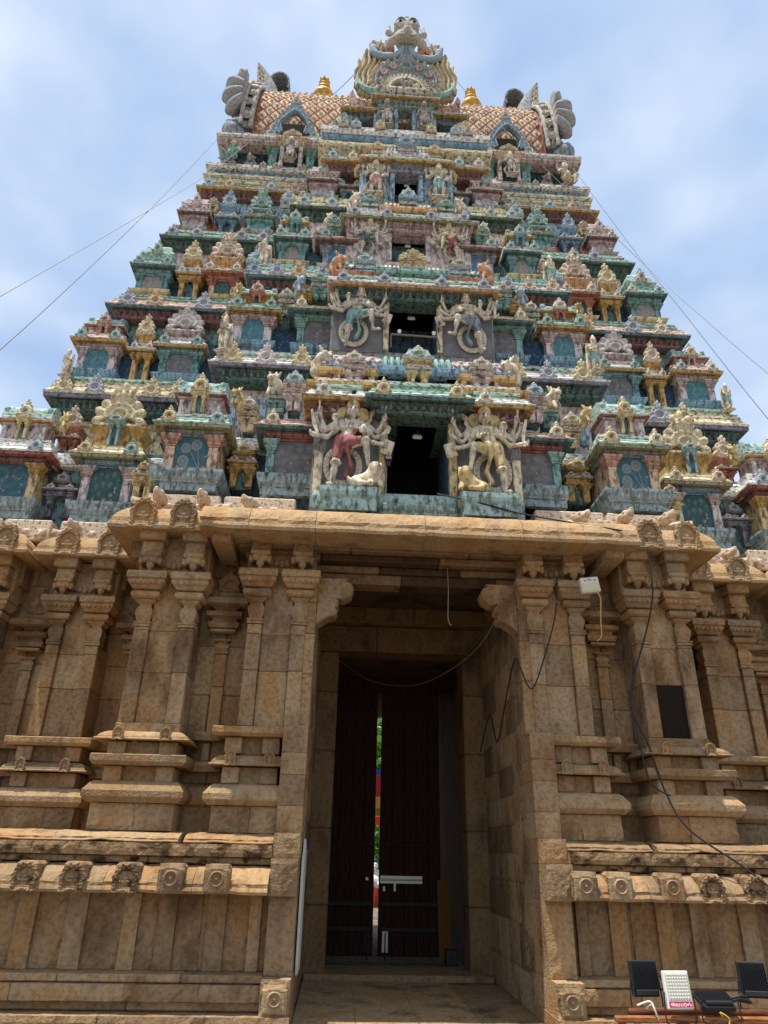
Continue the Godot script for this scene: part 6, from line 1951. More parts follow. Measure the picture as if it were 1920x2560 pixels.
	part(g, "niche_arch", relief(1.3, 0.75, 100, 60, arch), PW("cream"), Vector3(0, 0.02, 0.1))
	var back := MB.new()
	back.cbox(Vector3(-0.42, 0, 0), Vector3(0.42, 0.46, 0.02), 0.005)
	part(g, "niche_back", back.mesh(), P("mauve"), Vector3(0, 0.05, 0.13))
	back = MB.new()
	back.cbox(Vector3(-0.5, 0, -0.1), Vector3(0.5, 0.09, 0.34), 0.02)
	part(g, "niche_shelf", back.mesh(), weathered())
	# monster face
	var fb := [[Vector3(0, 2.35, 0.1), Vector3(0, 2.75, 0.1), 0.3, 0.28], [Vector3(-0.16, 2.2, 0.26), Vector3(0.16, 2.2, 0.26), 0.15, 0.15], [Vector3(0, 2.34, 0.38), Vector3(0, 2.22, 0.44), 0.08, 0.1], [Vector3(0, 2.9, 0.1), Vector3(0, 3.34, 0.08), 0.06, 0.075], [Vector3(0, 2.6, 0.34), Vector3(0, 2.95, 0.22), 0.04, 0.05]]
	for s in [-1.0, 1.0]:
		fb.append([Vector3(s * 0.17, 2.7, 0.22), Vector3(s * 0.18, 2.9, 0.16), 0.17, 0.15])
		fb.append([Vector3(s * 0.16, 2.2, 0.26), Vector3(s * 0.42, 2.02, 0.22), 0.13, 0.09])
		fb.append([Vector3(s * 0.42, 2.02, 0.22), Vector3(s * 0.56, 1.82, 0.18), 0.09, 0.03])
		fb.append([Vector3(s * 0.36, 2.6, 0.05), Vector3(s * 0.48, 2.7, 0.05), 0.07, 0.07])
		fb.append([Vector3(s * 0.48, 2.7, 0.05), Vector3(s * 0.46, 3.0, 0.05), 0.07, 0.04])
		fb.append([Vector3(s * 0.34, 2.42, 0.05), Vector3(s * 0.52, 2.36, 0.02), 0.08, 0.05])
		fb.append([Vector3(s * 0.08, 2.1, 0.36), Vector3(s * 0.2, 2.08, 0.34), 0.06, 0.07])
	var r := melt(fb, 0.03, 38.0)
	part(g, "monster_face", smooth(r[0], r[1]), PW("ash"))
	for s in [-1.0, 1.0]:
		part(g, "eye", lathe([Vector2(0.0, 0.1), Vector2(0.06, 0.085), Vector2(0.1, 0.04), Vector2(0.115, 0.0)], 14), P("stucco_pale"), Vector3(s * 0.18, 2.62, 0.33)).rotation.x = PI / 2 - 0.1
		part(g, "pupil", lathe([Vector2(0.0, 0.03), Vector2(0.035, 0.025), Vector2(0.045, 0.0)], 12), P("black"), Vector3(s * 0.18, 2.625, 0.42)).rotation.x = PI / 2 - 0.1
		part(g, "brow", tube(spline([Vector3(s * 0.03, 2.66, 0.36), Vector3(s * 0.1, 2.82, 0.38), Vector3(s * 0.22, 2.84, 0.36), Vector3(s * 0.33, 2.68, 0.28)], 4), 0.028, 0.022, 6), P("slate"))
		part(g, "moustache_curl", tube(spline([Vector3(s * 0.04, 2.1, 0.42), Vector3(s * 0.14, 2.04, 0.44), Vector3(s * 0.22, 2.1, 0.42), Vector3(s * 0.16, 2.16, 0.42)], 4), 0.03, 0.02, 6), P("stucco_pale"))

# ---------------------------------------------------------------- statues
func guardian_shape() -> Array:
	if cache.has("guardian"): return cache.guardian
	var S := Vector3(-0.165, 1.0, 0.0)
	var T := Vector3(0.195, 1.0, 0.0)
	var j := {head = Vector3(0.03, 1.17, 0.06), chest = Vector3(0.015, 0.97, 0.0), waist = Vector3(-0.045, 0.82, 0.02), hips = Vector3(-0.09, 0.69, 0.02),
		legs = [[Vector3(-0.17, 0.67, 0.02), Vector3(-0.21, 0.38, 0.07), Vector3(-0.255, 0.05, 0.02), Vector3(-0.3, 0.025, 0.12)], [Vector3(-0.03, 0.66, 0.05), Vector3(0.25, 0.66, 0.16), Vector3(0.3, 0.36, 0.1), Vector3(0.43, 0.3, 0.16)]],
		arms = [
			[S, Vector3(-0.42, 0.93, -0.02), Vector3(-0.49, 1.1, 0.03), Vector3(-0.1, 1, 0.1)], [S, Vector3(-0.43, 0.86, 0.0), Vector3(-0.54, 0.98, 0.06), Vector3(-0.3, 1, 0.2)], [S + Vector3(0.02, -0.04, 0.02), Vector3(-0.36, 0.76, 0.04), Vector3(-0.54, 0.75, 0.1), Vector3(-1, 0.1, 0.3)], [S + Vector3(0.02, -0.02, 0.05), Vector3(-0.24, 0.82, 0.1), Vector3(-0.24, 0.9, 0.18), Vector3(0.05, 1, 0.2)],
			[T, Vector3(0.44, 0.9, -0.02), Vector3(0.53, 1.05, 0.03), Vector3(0.15, 1, 0.1)], [T, Vector3(0.4, 0.79, 0.0), Vector3(0.55, 0.84, 0.06), Vector3(0.7, 0.7, 0.2)], [T + Vector3(-0.02, -0.04, 0.02), Vector3(0.32, 0.71, 0.05), Vector3(0.5, 0.65, 0.1), Vector3(1, 0.1, 0.3)], [T + Vector3(-0.02, -0.02, 0.05), Vector3(0.26, 0.82, 0.12), Vector3(0.19, 0.85, 0.19), Vector3(-0.1, -1, 0.25)]],
	}
	# necklaces, chest band, waist folds, knee and ankle rings as part of the modelled body
	var more := []
	for i in 9:
		var a := PI * (i / 8.0)
		more.append([Vector3(0.02 + 0.11 * cos(a), 1.03 - 0.05 * sin(a), 0.07 + 0.035 * sin(a)), Vector3(0.02 + 0.11 * cos(a), 1.03 - 0.05 * sin(a), 0.075 + 0.035 * sin(a)), 0.014, 0.014])
		more.append([Vector3(0.0 + 0.15 * cos(a), 0.9 - 0.01 * sin(a), 0.03 + 0.08 * sin(a)), Vector3(0.0 + 0.15 * cos(a), 0.9 - 0.01 * sin(a), 0.035 + 0.08 * sin(a)), 0.02, 0.02])
	for a in 8:
		var w := TAU * a / 8
		more.append([Vector3(-0.21 + 0.07 * cos(w), 0.36, 0.06 + 0.07 * sin(w)), Vector3(-0.2 + 0.07 * cos(w + 0.7), 0.36, 0.06 + 0.07 * sin(w + 0.7)), 0.016, 0.016])
	j.more = more
	cache.guardian = figure(j, 0.0125)
	# cloth: hips and both thighs
	var cl := melt([[Vector3(-0.14, 0.74, 0.02), Vector3(0.0, 0.72, 0.04), 0.09, 0.09], [Vector3(-0.17, 0.68, 0.02), Vector3(-0.2, 0.42, 0.06), 0.096, 0.074], [Vector3(-0.03, 0.67, 0.05), Vector3(0.17, 0.67, 0.13), 0.092, 0.07], [Vector3(-0.06, 0.64, 0.1), Vector3(0.03, 0.35, 0.02), 0.036, 0.026], [Vector3(0.03, 0.35, 0.02), Vector3(-0.04, 0.2, 0.02), 0.03, 0.05]], 0.016, 60.0)
	cache.guardian_cloth = cl
	return cache.guardian

func ring_relief(kind: int) -> ArrayMesh:
	var key := "ring%d" % kind
	if cache.has(key): return cache[key]
	match kind:
		0: cache[key] = relief(0.76, 0.82, 76, 82, func(x, y):   # beaded aureole
			var p := Vector2(x / 0.92, y - 0.4)
			var r := p.length()
			var an := atan2(p.y, p.x)
			if r < 0.26 or r > 0.37: return 0.0
			var h := 0.03 if r < 0.3 else 0.0
			return maxf(h, 0.015 + 0.05 * absf(sin(an * 13.0)) * sqrt(maxf(0.0, 1.0 - pow((r - 0.325) / 0.045, 2)))))
		1: cache[key] = relief(0.24, 0.26, 30, 32, func(x, y):    # fan ear ornament
			var p := Vector2(x, y - 0.13)
			var r := p.length()
			if r > 0.115: return 0.0
			return 0.02 + 0.018 * absf(sin(atan2(p.y, p.x) * 9.0)) * minf(1.0, r * 14.0))
		2: cache[key] = relief(0.36, 0.4, 40, 44, func(x, y):   # scrolled shoulder flame
			var t := clampf(y / 0.4, 0.0, 1.0)
			var c := -0.12 + 0.26 * t * t
			var w := 0.07 * (1.0 - t) + 0.025 + 0.012 * sin(y * 60.0)
			var d := absf(x - c) / w
			return 0.045 * sqrt(1.0 - d * d) + 0.01 if d < 1.0 else 0.0)
	return cache[key]

func crown(o: Node3D, at: Vector3, k: float, c: String) -> void:
	part(o, "crown", lathe([Vector2(0.096, 0.0), Vector2(0.108, 0.02), Vector2(0.1, 0.04), Vector2(0.108, 0.055), Vector2(0.1, 0.075), Vector2(0.085, 0.09), Vector2(0.092, 0.11), Vector2(0.07, 0.13), Vector2(0.0, 0.14)], 18), P(c), at, Vector3(k, k, k))
	part(o, "topknot", lathe([Vector2(0.068, 0.12), Vector2(0.074, 0.16), Vector2(0.062, 0.2), Vector2(0.05, 0.215), Vector2(0.058, 0.235), Vector2(0.05, 0.27), Vector2(0.02, 0.29), Vector2(0.0, 0.292)], 16), P("black"), at, Vector3(k, k, k))

func face_marks(o: Node3D, at: Vector3) -> void:
	for s in [-1.0, 1.0]:
		part(o, "eye", lathe([Vector2(0.0, 0.008), Vector2(0.008, 0.006), Vector2(0.013, 0.0)], 8), P("black"), at + Vector3(s * 0.034, 0.012, 0.082)).rotation.x = PI / 2
		part(o, "eyebrow", tube([Vector3(s * 0.014, 0.03, 0.084), Vector3(s * 0.034, 0.042, 0.083), Vector3(s * 0.058, 0.03, 0.07)], 0.004, 0.003, 5), P("black"), at)
		part(o, "moustache", tube([Vector3(s * 0.004, -0.046, 0.1), Vector3(s * 0.03, -0.052, 0.093), Vector3(s * 0.055, -0.04, 0.078)], 0.007, 0.003, 5), P("black"), at)

# side -1: stands left of the door with its bent leg towards it
func guardian(at: Vector3, k: float, side: float, label: String, body: String, cloth: String, detail: int) -> void:
	guardian_shape()
	var o := thing("guardian_statue", label, "statue", at, "many-armed guardians beside the tower doorways")
	o.scale = Vector3(k * 0.86, k * 1.03, k)
	var key := "g%s" % ("L" if side < 0 else "R")
	if not cache.has(key):
		var a: Array = cache.guardian if side < 0 else mirrored(cache.guardian)
		var b: Array = cache.guardian_cloth if side < 0 else mirrored(cache.guardian_cloth)
		cache[key] = smooth(a[0], a[1])
		cache[key + "c"] = smooth(b[0], b[1])
	var q := -side     # +1 for the left one as modelled
	part(o, "body", cache[key], P(body))
	part(o, "loincloth", cache[key + "c"], P(cloth))
	crown(o, Vector3(q * 0.03, 1.225, 0.045), 1.0, "yellow")
	part(o, "aureole", ring_relief(0), PW("stucco"), Vector3(q * -0.1, 0.06, -0.1), Vector3(0.92, 0.86, 0.6))
	for s in [-1.0, 1.0]:
		part(o, "ear_fan", ring_relief(1), P("yellow" if detail else "stucco"), Vector3(q * 0.03 + s * 0.15, 1.02, -0.01))
		var f := part(o, "shoulder_flame", ring_relief(2), P("stucco"), Vector3(q * 0.02 + s * 0.34, 0.98, -0.07), Vector3(s, 1, 1) if s > 0 else Vector3.ONE)
		if s < 0: f.rotation.y = PI
		if s < 0: f.position.z = -0.03
	if detail: face_marks(o, Vector3(q * 0.03, 1.17, 0.06))
	# what the hands hold
	var club := lathe([Vector2(0.0, -0.06), Vector2(0.016, -0.05), Vector2(0.016, 0.08), Vector2(0.04, 0.12), Vector2(0.045, 0.18), Vector2(0.02, 0.25), Vector2(0.0, 0.27)], 10)
	part(o, "mace", club, P("stucco"), Vector3(q * 0.56, 1.14, 0.08))
	part(o, "torch", lathe([Vector2(0.0, -0.04), Vector2(0.014, -0.03), Vector2(0.014, 0.06), Vector2(0.03, 0.1), Vector2(0.0, 0.17)], 8), P("stucco"), Vector3(q * -0.515, 1.2, 0.08))
	var sw := MB.new()
	sw.prism(PackedVector2Array([Vector2(-0.02, 0.14), Vector2(0.02, 0.15), Vector2(0.03, -0.1), Vector2(0.05, -0.24), Vector2(0.01, -0.26), Vector2(-0.03, -0.1)]), -0.01, 0.014, 0.008)
	part(o, "sword", sw.mesh(), P("stucco_pale"), Vector3(q * -0.6, 1.0, 0.11)).rotation.z = q * 0.25
	var sh := MB.new()
	sh.cbox(Vector3(-0.09, -0.11, -0.02), Vector3(0.09, 0.11, 0.012), 0.012)
	sh.cbox(Vector3(-0.065, -0.085, 0.012), Vector3(0.065, 0.085, 0.022), 0.006)
	part(o, "shield", sh.mesh(), P("stucco"), Vector3(q * 0.6, 0.64, 0.05)).rotation.z = q * -0.3

func stander_shape(arms: int) -> Array:
	var key := "stander%d" % arms
	if cache.has(key): return cache[key]
	var j := {head = Vector3(0.0, 1.17, 0.05), chest = Vector3(0.0, 0.97, 0.0), waist = Vector3(0.01, 0.82, 0.02), hips = Vector3(0.015, 0.69, 0.01),
		legs = [[Vector3(-0.08, 0.66, 0.02), Vector3(-0.1, 0.36, 0.05), Vector3(-0.1, 0.05, 0.01), Vector3(-0.14, 0.025, 0.11)], [Vector3(0.1, 0.66, 0.02), Vector3(0.13, 0.37, 0.08), Vector3(0.11, 0.05, 0.03), Vector3(0.15, 0.025, 0.13)]]}
	var S := Vector3(-0.17, 1.0, 0.0)
	var T := Vector3(0.17, 1.0, 0.0)
	if arms == 4:
		j.arms = [[S, Vector3(-0.34, 0.86, -0.02), Vector3(-0.36, 1.04, 0.03), Vector3(0, 1, 0.1)], [T, Vector3(0.34, 0.86, -0.02), Vector3(0.36, 1.04, 0.03), Vector3(0, 1, 0.1)], [S, Vector3(-0.26, 0.78, 0.04), Vector3(-0.22, 0.8, 0.17), Vector3(0.1, 1, 0.1)], [T, Vector3(0.26, 0.78, 0.04), Vector3(0.2, 0.68, 0.14), Vector3(-0.1, -1, 0.2)]]
	elif arms == 2:
		j.arms = [[S, Vector3(-0.25, 0.77, -0.02), Vector3(-0.16, 0.68, 0.1), Vector3(0.5, -0.4, 0.3)], [T, Vector3(0.26, 0.77, 0.0), Vector3(0.27, 0.58, 0.08), Vector3(0.05, -1, 0.15)]]
	else:   # folded hands
		j.arms = [[S, Vector3(-0.24, 0.78, 0.06), Vector3(-0.03, 0.86, 0.19), Vector3(0.1, 1, 0.05)], [T, Vector3(0.24, 0.78, 0.06), Vector3(0.03, 0.86, 0.19), Vector3(-0.1, 1, 0.05)]]
		j.belly = 0.11
	var more := []
	for i in 9:
		var a := PI * (i / 8.0)
		more.append([Vector3(0.11 * cos(a), 1.03 - 0.06 * sin(a), 0.07 + 0.035 * sin(a)), Vector3(0.11 * cos(a), 1.03 - 0.06 * sin(a), 0.075 + 0.035 * sin(a)), 0.022, 0.022])
		more.append([Vector3(0.015 + 0.15 * cos(a), 0.72, 0.02 + 0.1 * sin(a)), Vector3(0.015 + 0.15 * cos(a), 0.72, 0.025 + 0.1 * sin(a)), 0.025, 0.025])
	j.more = more
	cache[key] = figure(j, 0.015)
	cache[key + "cloth"] = melt([[Vector3(-0.05, 0.7, 0.02), Vector3(0.07, 0.7, 0.02), 0.096, 0.096], [Vector3(-0.08, 0.66, 0.02), Vector3(-0.1, 0.42, 0.05), 0.094, 0.07], [Vector3(0.1, 0.66, 0.02), Vector3(0.13, 0.42, 0.07), 0.094, 0.07], [Vector3(0.01, 0.66, 0.1), Vector3(0.01, 0.3, 0.09), 0.035, 0.045]], 0.018, 55.0)
	return cache[key]

func stander(called: String, at: Vector3, k: float, arms: int, label: String, body: String, cloth: String, turn: float, halo: String, group: String) -> void:
	stander_shape(arms)
	var key := "stander_mesh%d" % arms
	if not cache.has(key):
		cache[key] = smooth(cache["stander%d" % arms][0], cache["stander%d" % arms][1])
		cache[key + "c"] = smooth(cache["stander%dcloth" % arms][0], cache["stander%dcloth" % arms][1])
	var o := thing(called, label, "statue", at, group)
	o.scale = Vector3(k, k, k)
	o.rotation.y = turn
	part(o, "body", cache[key], P(body))
	part(o, "loincloth", cache[key + "c"], P(cloth))
	part(o, "crown", lathe([Vector2(0.095, 0.0), Vector2(0.108, 0.025), Vector2(0.09, 0.06), Vector2(0.096, 0.08), Vector2(0.075, 0.12), Vector2(0.08, 0.14), Vector2(0.05, 0.19), Vector2(0.03, 0.24), Vector2(0.0, 0.27)], 16), P(halo), Vector3(0, 1.225, 0.035))
	if arms == 4:
		for s in [-1.0, 1.0]: part(o, "ear_fan", ring_relief(1), P(halo), Vector3(s * 0.15, 1.02, -0.02), Vector3(1.15, 1.15, 1.0))
		part(o, "aureole", ring_relief(0), P(body), Vector3(0, 0.0, -0.08), Vector3(0.9, 0.9, 1))
	else:
		part(o, "back_slab", relief(0.5, 1.2, 20, 40, func(x, y): return 0.05 if absf(x) < 0.2 * (1.0 - 0.4 * y) + 0.06 else 0.0), P(body), Vector3(0, 0.0, -0.16))
	part(o, "plinth", block_mesh(0.44, 0.05, 0.3), P(body), Vector3(0, -0.045, 0.2))

func seated_shape() -> Array:
	if cache.has("seated"): return cache.seated
	var j := {head = Vector3(0.0, 0.86, 0.06), chest = Vector3(0.0, 0.64, 0.0), waist = Vector3(0.0, 0.48, 0.03), hips = Vector3(0.0, 0.34, 0.0), belly = 0.15, fat = 1.15,
		legs = [[Vector3(-0.12, 0.32, 0.04), Vector3(-0.24, 0.5, 0.24), Vector3(-0.22, 0.14, 0.2), Vector3(-0.26, 0.08, 0.32)], [Vector3(0.12, 0.32, 0.04), Vector3(0.22, 0.36, 0.32), Vector3(0.16, 0.06, 0.22), Vector3(0.16, 0.04, 0.34)]],
		arms = [[Vector3(-0.17, 0.68, 0.0), Vector3(-0.3, 0.48, 0.02), Vector3(-0.24, 0.5, 0.22), Vector3(0.2, -0.4, 0.9)], [Vector3(0.17, 0.68, 0.0), Vector3(0.3, 0.48, 0.0), Vector3(0.2, 0.44, 0.2), Vector3(-0.3, -0.4, 0.8)]]}
	cache.seated = figure(j, 0.018)
	return cache.seated

func seated(called: String, at: Vector3, k: float, label: String, body: String, hair: String, turn: float, group: String) -> void:
	seated_shape()
	if not cache.has("seated_mesh"): cache.seated_mesh = smooth(cache.seated[0], cache.seated[1])
	var o := thing(called, label, "statue", at, group)
	o.scale = Vector3(k, k, k)
	o.rotation.y = turn
	part(o, "body", cache.seated_mesh, P(body))
	part(o, "hair", lathe([Vector2(0.0, 0.17), Vector2(0.05, 0.16), Vector2(0.1, 0.1), Vector2(0.118, 0.02), Vector2(0.11, -0.04), Vector2(0.08, -0.06)], 14), P(hair), Vector3(0, 0.9, 0.02))
	part(o, "hood", relief(0.5, 0.56, 40, 44, func(x, y): return dome(x, y, 0, 0.26, 0.24, 0.29, 0.06) + (0.01 * absf(sin(atan2(y - 0.26, x) * 12.0)) if Vector2(x, y - 0.26).length() < 0.22 else 0.0)), P(hair), Vector3(0, 0.62, -0.1))

func lion_shape() -> ArrayMesh:
	if cache.has("lion"): return cache.lion
	var b := [[Vector3(-0.12, 0.12, -0.02), Vector3(0.06, 0.15, 0.02), 0.1, 0.11], [Vector3(0.06, 0.15, 0.02), Vector3(0.12, 0.27, 0.06), 0.11, 0.1], [Vector3(0.12, 0.29, 0.12), Vector3(0.12, 0.26, 0.16), 0.08, 0.06], [Vector3(0.12, 0.2, 0.12), Vector3(0.12, 0.19, 0.16), 0.045, 0.035],
		[Vector3(-0.14, 0.1, 0.06), Vector3(-0.06, 0.03, 0.14), 0.06, 0.04], [Vector3(-0.06, 0.03, 0.14), Vector3(0.02, 0.02, 0.17), 0.035, 0.03], [Vector3(0.06, 0.1, 0.08), Vector3(0.07, 0.02, 0.17), 0.05, 0.035], [Vector3(0.16, 0.12, 0.06), Vector3(0.2, 0.02, 0.14), 0.05, 0.035], [Vector3(-0.2, 0.1, -0.04), Vector3(-0.24, 0.2, -0.04), 0.03, 0.025],
		[Vector3(0.06, 0.35, 0.06), Vector3(0.04, 0.38, 0.05), 0.03, 0.025], [Vector3(0.18, 0.35, 0.06), Vector3(0.2, 0.38, 0.05), 0.03, 0.025], [Vector3(0.09, 0.32, 0.17), Vector3(0.09, 0.32, 0.18), 0.022, 0.022], [Vector3(0.15, 0.32, 0.17), Vector3(0.15, 0.32, 0.18), 0.022, 0.022]]
	var r := melt(b, 0.013, 80.0)
	cache.lion = [r, mirrored(r)]
	cache.lionL = smooth(r[0], r[1])
	cache.lionR = smooth(cache.lion[1][0], cache.lion[1][1])
	cache.lion = cache.lionL
	return cache.lion

func build_statues() -> void:
	guardian(Vector3(-0.98, 6.06, 0.14), 1.03, -1.0, "eight-armed guardian statue in a red loincloth, left of the lowest tower doorway", "stucco_pale", "crimson", 1)
	guardian(Vector3(0.98, 6.06, 0.14), 1.03, 1.0, "eight-armed guardian statue in a yellow loincloth, right of the lowest tower doorway", "stucco", "yellow", 1)
	lion_shape()
	for s in [-1.0, 1.0]:
		var o := thing("lion_statue", "small crouching lion under the %s guardian's raised foot" % ("left" if s < 0 else "right"), "statue", Vector3(s * 0.74, 6.02, 0.24), "lions under the guardians' feet")
		part(o, "body", cache.lionL if s < 0 else cache.lionR, P("yellow" if s > 0 else "stucco"))
		var m := MB.new()
		for k in 4: m.cbox(Vector3(-0.04 + k * 0.02, 0, 0), Vector3(-0.024 + k * 0.02, 0.022, 0.012), 0.003)
		part(o, "teeth", m.mesh(), P("ash"), Vector3(-s * -0.0 + (0.12 if s < 0 else -0.12), 0.225, 0.19)).set_meta("kind", "stuff")
	guardian(Vector3(-0.93, 9.14, -0.66), 0.93, -1.0, "guardian statue in a green loincloth beside the second doorway of the tower", "stucco_pale", "green", 1)
	guardian(Vector3(0.93, 9.14, -0.66), 0.93, 1.0, "guardian statue in a grey-blue loincloth beside the second doorway of the tower", "stucco", "slate", 1)
	guardian(Vector3(-0.8, 12.06, -1.5), 0.66, -1.0, "pale guardian statue in a dark green loincloth beside the third tower doorway", "stucco_pale", "dark_green", 0)
	guardian(Vector3(0.8, 12.06, -1.5), 0.66, 1.0, "cream guardian statue in a red loincloth beside the third tower doorway", "stucco", "crimson", 0)
	stander("doorkeeper_statue", Vector3(-0.7, 14.46, -2.16), 0.78, 4, "four-armed doorkeeper statue left of the blue-framed fourth doorway", "stucco_pale", "rose", 0.0, "cream", "doorkeepers of the fourth tower doorway")
	stander("doorkeeper_statue", Vector3(0.7, 14.46, -2.16), 0.78, 4, "four-armed doorkeeper statue right of the blue-framed fourth doorway", "stucco_pale", "green", 0.0, "cream", "doorkeepers of the fourth tower doorway")
	stander("attendant_statue", Vector3(-0.46, 17.5, -2.74), 0.72, 2, "standing stucco attendant left of the small topmost doorway", "ash", "ash", 0.0, "stucco_pale", "attendants of the topmost doorway")
	stander("attendant_statue", Vector3(0.46, 17.5, -2.74), 0.72, 2, "standing stucco attendant right of the small topmost doorway", "ash", "ash", 0.0, "stucco_pale", "attendants of the topmost doorway")
	stander("niche_statue", Vector3(-2.91, 17.72, -4.0), 0.6, 4, "four-armed statue in the niche under the left blue dormer", "ash", "pale_mauve", 0.0, "stucco_pale", "statues under the blue dormers")
	stander("niche_statue", Vector3(2.91, 17.72, -4.0), 0.6, 4, "four-armed statue in the niche under the right blue dormer", "stucco_pale", "ash", 0.0, "stucco_pale", "statues under the blue dormers")
	seated("crouching_statue", Vector3(-4.42, 17.66, -4.2), 0.82, "pale green crouching figure at the left corner below the barrel roof", "sea", "rose", -0.5, "crouching figures at the corners of the top storey")
	seated("crouching_statue", Vector3(4.42, 17.66, -4.2), 0.82, "cream crouching figure at the right corner below the barrel roof", "stucco", "stucco_pale", 0.5, "crouching figures at the corners of the top storey")
	seated("crouching_statue", Vector3(-1.5, 17.4, -2.95), 0.74, "pale green crouching figure on the ledge left of the topmost doorway", "sea", "ash", -0.4, "crouching figures beside the topmost doorway")
	seated("crouching_statue", Vector3(1.5, 17.4, -2.95), 0.74, "cream crouching figure on the ledge right of the topmost doorway", "stucco", "stucco", 0.4, "crouching figures beside the topmost doorway")
	seated("seated_deity_statue", Vector3(0.0, 18.76, -2.62), 0.5, "small seated deity in the middle of the crowning gable niche", "ash", "ash", 0.0, "figures in the crowning gable niche")
	seated("seated_consort_statue", Vector3(0.26, 18.76, -2.62), 0.38, "smaller seated consort right of the deity in the crowning gable", "cream", "ash", -0.2, "figures in the crowning gable niche")
	for e in [[6.42, 9.58, -2.5, 0.42, "outer corner of the second tier"], [3.2, 9.16, -0.98, 0.52, "second tier step nearer the doorway"], [2.82, 11.72, -1.66, 0.52, "third tier step by a teal shrine"]]:
		for s in [-1.0, 1.0]:
			stander("praying_statue", Vector3(s * e[0], e[1], e[2]), e[3], 0, "small praying figure on the %s, %s side" % [e[4], "left" if s < 0 else "right"], "stucco_pale" if s < 0 else "stucco", "cream" if s < 0 else "sea", s * 0.45, "stucco", "small praying figures on the tiers")
	for s in [-1.0, 1.0]:
		var o := thing("squatting_beast_statue", "small seated stucco beast behind the %s corner figure of the top storey" % ("left" if s < 0 else "right"), "statue", Vector3(s * 3.98, 17.7, -4.35), "beasts of the top storey")
		part(o, "body", lion_head(), P("ash"), Vector3(0, 0.24, 0), Vector3(1.0, 0.95, 1.0))
	# gilded pot finials on the ridge
	for e in [[-2.37, "left"], [2.37, "right"]]:
		var o := thing("pot_finial", "gilded pot finial on the roof ridge, %s of the crowning gable" % e[1], "finial", Vector3(e[0], 22.78, -6.0), "gilded finials on the ridge")
		var gold := surface("gilding", col(222, 172, 62), noise_tex("grime", 5, 0.02, 6, []), Vector3(0.8, 0.8, 0.8), 0.45)
		part(o, "pot", lathe([Vector2(0.2, 0.0), Vector2(0.22, 0.05), Vector2(0.16, 0.1), Vector2(0.24, 0.2), Vector2(0.33, 0.36), Vector2(0.34, 0.46), Vector2(0.3, 0.58), Vector2(0.2, 0.68), Vector2(0.17, 0.74)], 24), gold)
		part(o, "collar", lathe([Vector2(0.17, 0.74), Vector2(0.22, 0.78), Vector2(0.22, 0.83), Vector2(0.15, 0.87), Vector2(0.14, 0.94), Vector2(0.19, 0.98), Vector2(0.17, 1.03), Vector2(0.11, 1.08)], 24), gold)
		var m := MB.new()
		for k in 8:
			var f := m.v.size()
			m.prism(PackedVector2Array([Vector2(-0.05, 0), Vector2(0.05, 0), Vector2(0.06, 0.1), Vector2(0, 0.2), Vector2(-0.06, 0.1)]), -0.015, 0.015, 0.01)
			m.moved(f, Transform3D(Basis(Vector3.UP, TAU * k / 8.0) * Basis(Vector3.RIGHT, 0.35), Vector3(sin(TAU * k / 8.0) * 0.11, 1.08, cos(TAU * k / 8.0) * 0.11)))
		part(o, "petal_crown", m.mesh(), gold)

